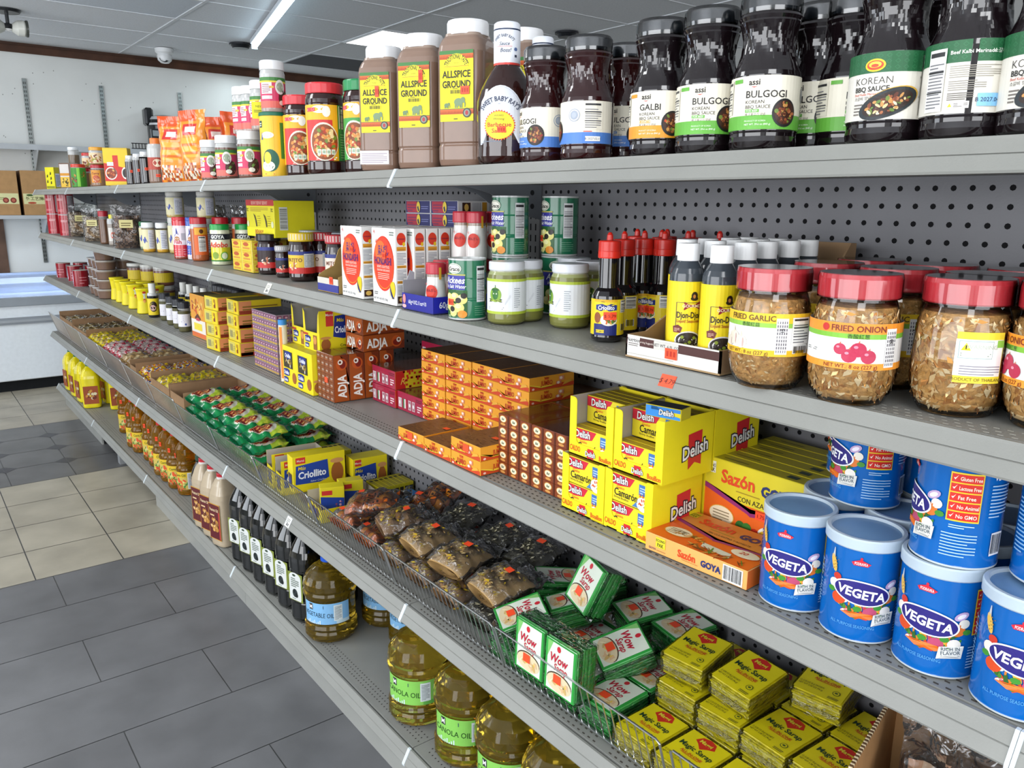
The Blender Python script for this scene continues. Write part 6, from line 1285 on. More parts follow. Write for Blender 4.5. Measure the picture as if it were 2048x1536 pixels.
def vt(x, y, lvl, off, lb): p = (x, y, zC+lvl*0.1316); put('veg_tin', p, toward(p, off), lb, GV)
vt(0.0640, 0.299, 0, -14, 'blue seasoning tin on the shelf right beside the orange seasoning carton, front row')
vt(0.0610, 0.208, 0, 4, 'blue seasoning tin standing in front with an uncovered lid, second from the orange carton')
vt(0.0640, 0.116, 0, -12, 'blue seasoning tin on the shelf carrying another tin that shows its claims panel')
vt(0.0540, 0.025, 0, 2, 'blue seasoning tin on the shelf at the edge of the view, nearest the camera')
vt(0.0660, 0.112, 1, -74, 'blue seasoning tin stacked at the front, turned to the red and yellow claims panel')
vt(0.0900, 0.016, 1, 30, 'blue seasoning tin stacked at the edge of the view')
for i, (x, y) in enumerate(((0.158, 0.300), (0.156, 0.210), (0.158, 0.119), (0.150, 0.028))): vt(x, y, 0, 30*i, 'blue seasoning tin in the second row on the shelf, %s from the yellow cartons' % ORD[i])
vt(0.152, 0.262, 1, -62, 'blue seasoning tin stacked in the second row, dim claims panel under the shelf edge'); vt(0.158, 0.150, 1, 100, 'blue seasoning tin stacked in the second row behind the front claims panel tin')
for i, (x, y) in enumerate(((0.250, 0.300), (0.250, 0.209), (0.250, 0.118))): vt(x, y, 0, 10, 'blue seasoning tin in the third row on the shelf, %s from the yellow cartons' % ORD[i])
vt(0.246, 0.322, 1, -50, 'blue seasoning tin stacked in the third row, only a sliver showing by the yellow cartons'); vt(0.250, 0.215, 1, 10, 'blue seasoning tin stacked in the third row, mostly hidden')

def sazon(key, face, sidec, standing):
    """big flat seasoning carton; face is the large panel"""
    W, Hh, T = 0.1765, 0.122, 0.0282
    b = B(); lb = B()
    if standing:
        b.bbox(-W/2, 0, 0, W/2, T, Hh, 'd9ca2e', 'print', 0.0008, {'Z': 'b8ac2c'}); m = FR(-0.0003); y0 = 0
        mt = TP(Hh+0.0003); lb.lines(mt, -W*0.35, 0.010, W*0.1, 0.016, 1, '6a642a', 1); lb.rect(mt, W*0.28, 0.008, W*0.38, 0.02, '3a4a3a', 1)
    else:
        b.bbox(-W/2, 0, 0, W/2, Hh, T, 'e9a95e', 'print', 0.0008, {'X': 'de6a22', 'Z': 'df7a2c'}); m0 = TP(T+0.0003); m = lambda s, t, l: m0(s, t, l); y0 = 0
    w2 = W/2-0.001
    lb.rect(m, -w2, 0.001, w2, Hh*0.58, 'e2631c', 1, 2); lb.rect(m, -w2, Hh*0.5, w2, Hh-0.001, face, 1.5, 2)
    lb.poly(m, [(-w2, Hh*0.62), (-w2, Hh*0.50), (-W*0.02, Hh*0.36), (w2, Hh*0.44), (w2, Hh*0.5), (-W*0.02, Hh*0.435)], 'e2631c', 2, 1)
    lb.poly(m, [(-w2, Hh*0.655), (-w2, Hh*0.585), (-W*0.03, Hh*0.395), (0.0, Hh*0.37), (0.02, Hh*0.40), (w2, Hh*0.46), (w2, Hh*0.50), (0.015, Hh*0.44), (0.0, Hh*0.42), (-W*0.05, Hh*0.45)], '8f2a6c', 3)
    lb.text(m, 'Sazón', -0.026, Hh*0.80, 0.0215, 'dc4a26', 4, 'c', 0.03, 0, 0.9, 0, 0.064); lb.text(m, 'GOYA', 0.046, Hh*0.76, 0.0165, '26346a', 4, 'c', 0.05, 0, 1, 0, 0.060); lb.lines(m, -0.028, Hh*0.64, 0.048, Hh*0.665, 1, 'a8902a', 4, 0.6)
    lb.text(m, 'CON AZAFRÁN' if standing else 'SIN CULANTRO Y ACHIOTE', 0.012, Hh*0.565, 0.0085 if standing else 0.005, '2a2a22', 4, 'c', 0.004, 0, 0.9, 0, 0.072)
    lb.rect(m, -W*0.475, Hh*0.80, -W*0.385, Hh*0.955, 'e8e6da' if standing else 'd8c830', 4); lb.text(m, 'ECONO', -W*0.43, Hh*0.90, 0.006, '2a2a22', 5, 'c', 0.01, 0, 0.8, 0, 0.0145); lb.text(m, 'PAK', -W*0.43, Hh*0.84, 0.007, '2a2a22', 5, 'c', 0.01, 0, 0.8)
    lb.ell(m, -0.052, Hh*0.27, 0.024, 0.0155, 'e0a23a', 4, 24, 2); lb.ell(m, -0.052, Hh*0.27, 0.0225, 0.0142, 'e9dcc0', 5, 24, 2); lb.lines(m, -0.068, Hh*0.19, -0.037, Hh*0.35, 4, '8a7a5a', 6, 0.35)
    if standing:
        lb.ell(m, -0.016, Hh*0.2, 0.009, 0.010, '2f6a2c', 4, 12); lb.ell(m, -0.004, Hh*0.2, 0.009, 0.010, '3a7a30', 4.3, 12); lb.ell(m, 0.010, Hh*0.17, 0.008, 0.009, 'c2301e', 4.6, 12); lb.ell(m, 0.036, Hh*0.17, 0.022, 0.018, 'e8e6dc', 4, 22); lb.ell(m, 0.036, Hh*0.19, 0.018, 0.010, 'e0b22a', 5, 18); lb.ell(m, 0.064, Hh*0.12, 0.012, 0.008, 'd9952a', 5, 12)
    else:
        lb.poly(m, [(-0.005, 0.030), (0.045, 0.026), (0.05, 0.012), (0.0, 0.016)], 'cfcdb8', 5); lb.food(m, -0.03, 0.032, 0.03, 0.009, ['d9a04a', 'b5742a', '7a5a22', 'c98a3a'], 22, 5, 4, 0.2); lb.food(m, 0.03, 0.010, 0.05, 0.008, ['8a5a2a', '5a7a2a', 'a53a1e', 'c99a4a', '6a3a1e'], 26, 6, 5, 0.2)
        lb.ell(m, 0.058, 0.040, 0.022, 0.012, 'e9dcc0', 5, 18); lb.text(m, '20', 0.055, 0.042, 0.009, 'c2301e', 6, 'c', 0.02, 0.2)
        f = FR(-0.0003); lb.text(f, 'Sazón', -0.012, 0.0150, 0.0115, 'd5451e', 2, 'c', 0.03, 0, 0.85); lb.text(f, 'GOYA', 0.030, 0.0135, 0.0095, '26346a', 2, 'c', 0.05, 0, 0.9); lb.rect(f, -0.068, 0.010, -0.050, 0.026, 'd8cc2c', 2); lb.text(f, 'ECONO', -0.059, 0.0215, 0.0042, '2a2a22', 3, 'c', 0.01, 0, 0.8, 0, 0.016); lb.text(f, 'PAK', -0.059, 0.0145, 0.0058, '2a2a22', 3, 'c', 0.01, 0, 0.8); lb.text(f, 'GOYA', -0.074, 0.006, 0.0034, '5a3a5a', 2, 'c', 0.02); lb.lines(f, -0.066, 0.0045, -0.036, 0.0065, 1, 'b07a4a', 2); lb.barcode(f, 0.050, 0.002, 0.082, 0.026, 2, 26); lb.lines(f, -0.02, 0.006, 0.03, 0.008, 1, 'c2864a', 2)
    P = [('box', b), ('print', lb)]
    if key == 'sazon_up': P.append((lambda s: ('price_sticker', (sticker(s, m, 0.020, Hh*0.43, 0.020, 0.013, 8, False), s.text(m, '1.75', 0.020, Hh*0.43, 0.006, '8a1a0c', 10))[1]))(B()))
    proto(key, 'seasoning_carton', 'carton', P)
sazon('sazon_up', 'd9ca2e', None, True); sazon('sazon_plain', 'd9ca2e', None, True); sazon('sazon_flat', 'd98a3e', None, False)
GZ = 'large flat seasoning cartons'
put('sazon_flat', (0.0235, 0.4345, zC), AISLE+0.05, 'orange seasoning carton lying flat at the shelf edge', GZ)
for i in range(6): put('sazon_up' if i == 0 else 'sazon_plain', (0.1555+i*0.030, 0.436, zC), AISLE, 'yellow and orange seasoning carton standing upright, %s of the row of six' % ORD[i], GZ)

def shrimp_display(key, full):
    W, D_, Hh = 0.1015, 0.115, 0.099; Y_ = 'ead81e'
    b = B(); b.box(-W/2, 0, 0, W/2, D_, 0.002, Y_); b.box(-W/2, 0.001, 0.002, -W/2+0.0012, D_, Hh, Y_, cols={'X': 'a9a39a'}); b.box(W/2-0.0012, 0.001, 0.002, W/2, D_, Hh, Y_, cols={'x': 'a9a39a'}); b.box(-W/2+0.0012, D_-0.0012, 0.002, W/2-0.0012, D_, Hh, Y_)
    # front panel with its rounded cut-out
    m = FR(0.0); c = 0.016; g = 0.0195
    prof = [(-W/2, 0.0), (W/2, 0.0), (W/2, Hh)]+[(W/2-0.010-0.006*sin(a), Hh-0.006+0.006*cos(a)) for a in (0, 0.5, 1.0, pi/2)]+[(W/2-c, 0.030)]+[(W/2-c-0.008+0.008*cos(a), 0.030-0.009*sin(a)) for a in (0.4, 0.9, pi/2)]+[(-W/2+c+0.008-0.008*sin(a), 0.030-0.009*cos(a)) for a in (0, 0.6, 1.1)]+[(-W/2+c, 0.030)]+[(-W/2+0.010+0.006*cos(a), Hh-0.006+0.006*sin(a)) for a in (0.0, 0.5, 1.0, pi/2)]+[(-W/2, Hh)]
    n = len(prof); b.add([(x, 0.0, z) for x, z in prof]+[(x, 0.001, z) for x, z in prof], [tuple(range(n)), tuple(range(n, 2*n))[::-1]]+[(i, (i+1) % n, n+(i+1) % n, n+i) for i in range(n)], Y_)
    lb = B(); m = FR(-0.0003); lb.text(m, 'CALDO', -0.036, 0.0125, 0.0095, 'd8571e', 2, 'c', 0.02, 0, 0.72, 0, 0.025); lb.text(m, 'Bouillon', 0.035, 0.0085, 0.0085, 'd8571e', 2, 'c', 0.02, 0, 0.78, 0, 0.027)
    lb.poly(m, [(-0.006, 0.018), (0.008, 0.0185), (0.008, 0.001), (0.001, 0.003), (-0.006, 0.001)], 'c9262e', 2); lb.text(m, 'Delish', 0.001, 0.010, 0.0088, '33231e', 3, 'c', 0.07, 0.12, 0.85, 0.06, 0.024); lb.text(m, 'Delish', 0.001, 0.010, 0.0088, 'efeeea', 4, 'c', 0.018, 0.12, 0.85, 0.06, 0.0235)
    m = SD(W/2+0.0003); c = D_*0.62
    lb.poly(m, [(c-0.016, 0.070), (c+0.016, 0.074), (c+0.016, 0.018), (c+0.001, 0.024), (c-0.014, 0.014)], 'c9262e', 1); lb.text(m, 'Delish', c, 0.046, 0.0215, '241c2a', 2, 'c', 0.085, 0.15, 0.85, 0.16, 0.064); lb.text(m, 'Delish', c, 0.046, 0.0215, 'efeeea', 4, 'c', 0.02, 0.15, 0.85, 0.16, 0.060)
    proto(key, 'display_box', 'display box', [('box', b), ('print', lb)])
shrimp_display('shrimp_display', True)
def shrimp_carton():
    W, D_, Hh = 0.0965, 0.016, 0.046
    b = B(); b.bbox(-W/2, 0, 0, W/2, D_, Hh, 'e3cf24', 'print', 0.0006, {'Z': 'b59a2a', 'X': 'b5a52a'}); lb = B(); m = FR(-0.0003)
    lb.rect(m, -W/2+0.001, 0.001, W/2-0.001, Hh-0.001, 'e3d02a', 1); lb.poly(m, [(-W/2+0.001, Hh-0.001), (W*0.12, Hh-0.001), (W*0.02, Hh*0.66), (-W*0.2, Hh*0.58), (-W/2+0.001, Hh*0.62)], 'c8283a', 2); lb.text(m, 'Delish', -0.020, Hh*0.81, 0.0125, '2c2024', 3, 'c', 0.07, 0.1, 0.85, 0.05, 0.036); lb.text(m, 'Delish', -0.020, Hh*0.81, 0.0125, 'efeeea', 4, 'c', 0.02, 0.1, 0.85, 0.05, 0.035)
    lb.text(m, 'Gusto', -0.018, Hh*0.53, 0.005, 'd8672a', 3, 'c', 0.01); lb.text(m, 'Camarón', -0.006, Hh*0.36, 0.0125, '26201c', 4, 'c', 0.012, 0, 0.78, 0, 0.052); lb.text(m, 'Shrimp Bouillon', -0.016, Hh*0.16, 0.0036, '5a4a2a', 3, 'c')
    lb.rect(m, W*0.22, Hh*0.52, W*0.38, Hh*0.9, '3f6fae', 3); lb.lines(m, W*0.24, Hh*0.58, W*0.36, Hh*0.84, 3, 'a9c0dc', 4); lb.poly(m, [(W*0.08, 0.002), (W*0.2, Hh*0.3), (W*0.4, Hh*0.3), (W*0.47, 0.002)], '4a78b0', 2); lb.ell(m, W*0.33, Hh*0.22, W*0.15, Hh*0.26, 'ece9e2', 4, 18); lb.food(m, W*0.33, Hh*0.25, W*0.12, Hh*0.2, ['d96a3a', 'c9502a', 'e8a87a', '8a9a3a'], 18, 5, 3, 0.25)
    for i in range(3): lb.poly(m, [(W*0.24+i*0.006, Hh*0.46), (W*0.25+i*0.006, Hh*0.62), (W*0.27+i*0.006, Hh*0.46)], 'd8563a', 6)
    proto('shrimp_carton', 'bouillon_carton', 'carton', [('box', b), ('print', lb)])
shrimp_carton()
GY = 'yellow shrimp bouillon display boxes'; GQ = 'shrimp bouillon cartons in the yellow display boxes'
DD = [(0.0305, 0.6765, 0, 'on the shelf beside the brown wrapped blocks'), (0.0310, 0.5735, 0, 'on the shelf beside the orange seasoning carton'), (0.0335, 0.6640, 1, 'in the upper layer beside the brown wrapped blocks'), (0.0345, 0.5605, 1, 'in the upper layer, its red side print clear')]
for x, y, l, lb in DD:
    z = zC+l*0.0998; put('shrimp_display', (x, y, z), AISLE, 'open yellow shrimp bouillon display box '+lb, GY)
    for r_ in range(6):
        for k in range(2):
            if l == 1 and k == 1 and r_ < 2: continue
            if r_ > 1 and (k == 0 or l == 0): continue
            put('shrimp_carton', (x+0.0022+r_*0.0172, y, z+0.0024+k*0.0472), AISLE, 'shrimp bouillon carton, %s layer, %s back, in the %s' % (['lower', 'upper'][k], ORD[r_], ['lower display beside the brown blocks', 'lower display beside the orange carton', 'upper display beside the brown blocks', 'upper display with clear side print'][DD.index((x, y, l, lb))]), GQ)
for y, l in ((0.6765, 0), (0.5735, 0), (0.664, 1), (0.5605, 1)): 
    put('shrimp_display', (0.153, y, zC+l*0.0998), AISLE, 'yellow shrimp bouillon display box in the back row, %s layer, %s' % (['lower', 'upper'][l], 'brown block side' if y > 0.6 else 'seasoning carton side'), GY)
b = B(); b.bbox(-0.030, 0, 0, 0.030, 0.03, 0.018, 'd6c62a', 'gloss', 0.0006, {'Z': '3a3f4a'}); lb = B(); m = FR(-0.0003); lb.poly(m, [(-0.029, 0.001), (-0.029, 0.017), (-0.010, 0.017), (-0.002, 0.009), (0.029, 0.005), (0.029, 0.001)], '2f86d0', 1); lb.rect(m, -0.02, 0.0115, 0.029, 0.017, '2a7ac4', 1); lb.text(m, 'Delish', 0.006, 0.0095, 0.0085, '26202a', 3, 'c', 0.08, 0.1, 0.85); lb.text(m, 'Delish', 0.006, 0.0095, 0.0085, 'efeeea', 4, 'c', 0.02, 0.1, 0.85)
proto('blue_pack', 'bouillon_carton', 'carton', [('box', b), ('print', lb)]); put('blue_pack', (0.046, 0.5245, zC+0.1996), AISLE+0.2, 'small blue and yellow bouillon carton lying on top of the upper display box')

def wrapped_block(key, W, D_, Hh, c, top_, nx, nz, draw, name, filmed=True, cat='box', side=True):
    b = B(); b.bbox(-W/2, 0, 0, W/2, D_, Hh, c, 'gloss' if filmed else 'print', 0.001, {'Z': top_}); lb = B()
    for m, w_, o in ((FR(-0.0003), W, -W/2),)+(((SD(W/2+0.0003), D_, 0),) if side else ()):
        n = max(1, round(nx*w_/W))
        for i in range(n):
            for j in range(nz): draw(lb, m, o+(i+0.5)*w_/n, (j+0.5)*Hh/nz, w_/n*0.485, Hh/nz*0.48)
    proto(key, name, cat, [('box', b), ('print', lb)]); return lb
def d_brown(b, m, s, t, a, h_):
    b.rect(m, s-a, t-h_, s+a, t+h_, '7c3a1c', 1); b.rect(m, s+a*0.72, t-h_, s+a, t+h_, '55240f', 2); b.ell(m, s-a*0.1, t+h_*0.25, a*0.66, h_*0.6, 'c48a3a', 2, 16); b.ell(m, s-a*0.1, t+h_*0.25, a*0.56, h_*0.5, 'e6d8b8', 3, 16); b.text(m, 'Bel', s-a*0.1, t+h_*0.27, h_*0.42, '2f5a44', 4, 'c', 0.02, 0.3, 0.9); b.ell(m, s-a*0.1, t-h_*0.62, a*0.5, h_*0.22, 'c98f4a', 3, 8)
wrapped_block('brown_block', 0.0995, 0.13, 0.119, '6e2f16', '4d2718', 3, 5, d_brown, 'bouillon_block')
GBB = 'brown wrapped bouillon blocks'
for i, (y, lb) in enumerate(((0.886, 'next to the orange bouillon cartons'), (0.785, 'next to the yellow display boxes'))):
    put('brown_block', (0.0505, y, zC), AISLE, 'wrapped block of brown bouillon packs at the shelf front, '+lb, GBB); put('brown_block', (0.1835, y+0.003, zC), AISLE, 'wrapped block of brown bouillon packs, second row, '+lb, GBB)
for i, (y, x) in enumerate(((0.895, 0.058), (0.766, 0.056))):
    b = B(); m = PL((0,0,0), (1,0,0), (0,0,1)); 
def jumbo(key, stk=None):
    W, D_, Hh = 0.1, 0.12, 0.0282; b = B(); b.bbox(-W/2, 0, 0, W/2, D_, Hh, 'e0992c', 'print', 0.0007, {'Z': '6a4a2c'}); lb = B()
    for m, w_, o in ((FR(-0.0003), W, -W/2), (SD(W/2+0.0003), D_, 0)):
        lb.poly(m, [(o+0.001, 0.001), (o+w_-0.001, 0.001), (o+w_-0.001, 0.009), (o+w_*0.72, 0.010), (o+w_*0.5, 0.0055), (o+w_*0.25, 0.0045), (o+0.001, 0.012)], 'c4431e', 1); lb.poly(m, [(o+0.001, 0.0145), (o+w_*0.2, 0.0065), (o+w_*0.5, 0.008), (o+w_*0.5, 0.0065), (o+w_*0.25, 0.0052), (o+0.001, 0.0125)], 'e8c23a', 2)
        lb.text(m, 'JUMBO', o+w_*0.37, 0.0145, 0.0098, 'b8321c', 3, 'c', 0.02, 0, 0.72, 0, w_*0.4); k = o+w_*0.37
        lb.poly(m, [(k-0.005, 0.0205), (k-0.0065, 0.0262), (k-0.0025, 0.0232), (k, 0.0270), (k+0.0025, 0.0232), (k+0.0065, 0.0262), (k+0.005, 0.0205)], 'c9521e', 3)
        lb.rect(m, o+w_*0.64, 0.015, o+w_*0.76, 0.024, 'd98a6a', 3); lb.rect(m, o+w_*0.58, 0.008, o+w_*0.70, 0.014, 'c9705a', 3); lb.ell(m, o+w_*0.69, 0.020, 0.004, 0.003, 'efd9c8', 4, 8); lb.ell(m, o+w_*0.63, 0.011, 0.004, 0.003, 'efd9c8', 4, 8); lb.poly(m, [(o+w_*0.72, 0.004), (o+w_*0.95, 0.010), (o+w_*0.92, 0.014), (o+w_*0.78, 0.012)], 'd9a23a', 3); lb.ell(m, o+w_*0.08, 0.0045, 0.0035, 0.0022, 'ecc0b0', 3, 8)
    mt = TP(Hh+0.0003); rg = random.Random(2)
    for i in range(90): s, t = rg.uniform(-W*0.48, W*0.44), rg.uniform(0.003, D_-0.006); lb.rect(mt, s, t, s+rg.uniform(0.004, 0.012), t+0.0014, rg.choice(['8a6238', '54382a', '9a6a4a', '6a4436']), 1)
    P = [('box', b), ('print', lb)]
    if stk:
        q = B(); sticker(q, FR(-0.0003), stk[0], stk[1], 0.019, 0.015, 8, False)
        if len(stk) > 2: sticker(q, mt, stk[2], stk[3], 0.018, 0.012, 4, False)
        P.append(('price_sticker', q))
    proto(key, 'bouillon_carton', 'carton', P)
jumbo('jumbo'); jumbo('jumbo_a', (0.0, 0.018, 0.035, 0.07)); jumbo('jumbo_b', (0.005, 0.017, 0.02, 0.06))
GJ2 = 'orange bouillon cartons'; cn = ['column touching the pink cartons', 'second column from the pink', 'third column from the pink', 'column nearest the yellow boxes']
for c_ in range(4):
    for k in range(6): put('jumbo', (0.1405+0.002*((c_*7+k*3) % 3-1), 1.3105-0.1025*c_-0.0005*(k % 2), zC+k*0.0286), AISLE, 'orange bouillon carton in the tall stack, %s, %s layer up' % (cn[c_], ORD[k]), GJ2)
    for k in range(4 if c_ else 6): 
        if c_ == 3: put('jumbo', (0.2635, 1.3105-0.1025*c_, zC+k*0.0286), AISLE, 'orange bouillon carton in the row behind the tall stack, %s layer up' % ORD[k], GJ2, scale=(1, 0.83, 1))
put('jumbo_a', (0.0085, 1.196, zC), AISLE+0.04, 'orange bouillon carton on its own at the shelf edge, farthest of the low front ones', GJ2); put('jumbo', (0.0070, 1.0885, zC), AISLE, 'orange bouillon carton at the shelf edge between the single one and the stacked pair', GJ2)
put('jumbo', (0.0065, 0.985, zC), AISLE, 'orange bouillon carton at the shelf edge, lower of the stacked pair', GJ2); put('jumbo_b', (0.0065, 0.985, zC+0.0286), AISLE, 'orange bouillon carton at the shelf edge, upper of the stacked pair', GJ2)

def pinkbox():
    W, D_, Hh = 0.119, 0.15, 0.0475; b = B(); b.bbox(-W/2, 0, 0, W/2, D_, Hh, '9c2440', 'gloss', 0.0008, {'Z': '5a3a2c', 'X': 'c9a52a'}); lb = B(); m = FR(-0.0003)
    for s, k in ((-0.046, 0), (-0.022, 1), (0.002, 2), (0.020, 2)):
        if k == 1:
            for q, cc in enumerate(('2f6a3a', 'd9d3d0', 'a8323c')): lb.rect(m, s-0.009+q*0.006, 0.008, s-0.003+q*0.006, 0.032, cc, 2)
        else: lb.rect(m, s-0.008, 0.008, s+0.008-0.003*(k == 2), 0.032, 'cfc3c4', 2); lb.rect(m, s-0.0065, 0.0095, s+0.0065-0.003*(k == 2), 0.0305, '9c6a74' if k else 'b9a4a8', 3); lb.ell(m, s-0.001, 0.02, 0.004, 0.005, 'd9cfd0', 4, 10)
    lb.lines(m, 0.030, 0.034, 0.056, 0.043, 2, '6a1a2e', 2); lb.lines(m, 0.036, 0.010, 0.055, 0.028, 3, 'd9c0c4', 2)
    m = SD(W/2+0.0003); lb.rect(m, 0.001, 0.001, D_-0.001, Hh-0.001, 'c9b024', 1); rg = random.Random(6)
    lb.poly(m, [(0.001, 0.001), (0.03, 0.001), (0.026, Hh-0.001), (0.001, Hh-0.001)], 'b3201e', 2)
    for i in range(60):
        s, t = rg.uniform(0.02, D_*0.62), rg.choice([0.002+0.0056*q for q in range(8)]); 
        if rg.random() > (s/(D_*0.62))**0.8*0.8: lb.rect(m, s, t, s+0.0056, t+0.0056, 'b3201e', 3)
    lb.text(m, 'R', 0.022, Hh*0.45, 0.018, 'd9b04a', 4, 'c', 0.0, 0.35); lb.lines(m, 0.11, 0.02, 0.14, 0.036, 2, '5a3a1a', 3)
    proto('pink_box', 'bouillon_carton', 'carton', [('box', b), ('print', lb)])
pinkbox(); GPK = 'dark pink bouillon cartons'
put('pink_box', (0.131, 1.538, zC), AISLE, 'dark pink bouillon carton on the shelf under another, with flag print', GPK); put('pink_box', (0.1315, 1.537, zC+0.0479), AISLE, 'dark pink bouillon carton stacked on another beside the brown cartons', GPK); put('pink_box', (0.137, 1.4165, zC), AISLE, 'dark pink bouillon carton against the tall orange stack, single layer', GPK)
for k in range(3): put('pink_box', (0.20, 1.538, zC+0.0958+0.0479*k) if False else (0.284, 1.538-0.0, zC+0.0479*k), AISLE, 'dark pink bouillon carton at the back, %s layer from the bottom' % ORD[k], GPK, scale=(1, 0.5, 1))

def adja(key, lying):
    W, D_, Hh = 0.0985, 0.0435, 0.1245; b = B(); lb = B()
    def art(m, L, w2):
        """long panel: word along L, emblem at one end"""
        lb.rect(m, 0.001, 0.001, L-0.001, w2-0.001, '9c4a18', 1); lb.poly(m, [(0.001, 0.001), (L*0.5, 0.001), (L*0.9, w2*0.3), (L-0.001, w2*0.55), (L-0.001, 0.001)], '6e2c12', 2); lb.text(m, 'ADJA', L*0.33, w2*0.5, w2*0.56, 'e8e4dc', 4, 'c', 0.03, 0, 0.9, 0, L*0.5)
        lb.ell(m, L*0.80, w2*0.48, w2*0.36, w2*0.36, 'b9521e', 3, 18); lb.ell(m, L*0.80, w2*0.42, w2*0.26, w2*0.2, '7a1f12', 4, 14); lb.ell(m, L*0.85, w2*0.56, w2*0.16, w2*0.16, 'e6ded0', 5, 12); lb.ell(m, L*0.85, w2*0.58, w2*0.08, w2*0.08, '5a2a18', 6, 10)
    def grid(m, w_, h_, o, nx, nz):
        for i in range(nx):
            for j in range(nz): s, t = o+(i+0.5)*w_/nx, (j+0.5)*h_/nz; lb.rect(m, s-w_/nx*0.47, t-h_/nz*0.46, s+w_/nx*0.47, t+h_/nz*0.46, '7a4426', 1); lb.text(m, 'ADJA', s, t, h_/nz*0.26, 'cdb9a6', 3, 'c', 0.02, 0, 0.8, 0, w_/nx*0.8); lb.rect(m, s-w_/nx*0.4, t-h_/nz*0.36, s+w_/nx*0.2, t-h_/nz*0.24, '9a5a34', 2)
    if not lying:
        b.bbox(-W/2, 0, 0, W/2, D_, Hh, '7c3a1c', 'gloss', 0.0008, {'Z': '4a2c1c'}); grid(FR(-0.0003), W, Hh, -W/2, 4, 7); art(lambda s, t, l: SD(W/2+0.0003)(D_-t, s, l), Hh, D_)
    else:
        b.bbox(-W/2, 0, 0, W/2, Hh, D_, '7c3a1c', 'gloss', 0.0008, {'Z': '4a2c1c'}); art(SD(W/2+0.0003), Hh, D_); mm = FR(-0.0003); art(lambda s, t, l: mm(s-W/2, t, l), W, D_)
    P = [('box', b), ('print', lb)]
    if key == 'adja_tag': q = B(); sticker(q, FR(-0.0003), 0.008, 0.055, 0.018, 0.014, 8, False); P.append(('price_sticker', q))
    proto(key, 'bouillon_carton', 'carton', P)
adja('adja', False); adja('adja_tag', False); adja('adja_flat', True); GA = 'brown bouillon cartons with white lettering'
for i in range(4): put('adja_tag' if i == 0 else 'adja', (0.0325+i*0.0445, 1.6695-(0.001 if i else 0), zC), AISLE, 'brown bouillon carton with white lettering standing upright, %s from the shelf edge' % ORD[i], GA)
for k in range(2): put('adja_flat', (0.118, 1.667, zC+0.1252+k*0.0440), AISLE, 'brown bouillon carton with white lettering lying flat, %s of the raised pair' % ['lower', 'upper'][k], GA)
for k in range(2): put('adja_flat', (0.215, 1.672-0.0, zC+k*0.0440), AISLE, 'brown bouillon carton lying flat at the back, %s of two' % ['lower', 'upper'][k], GA)

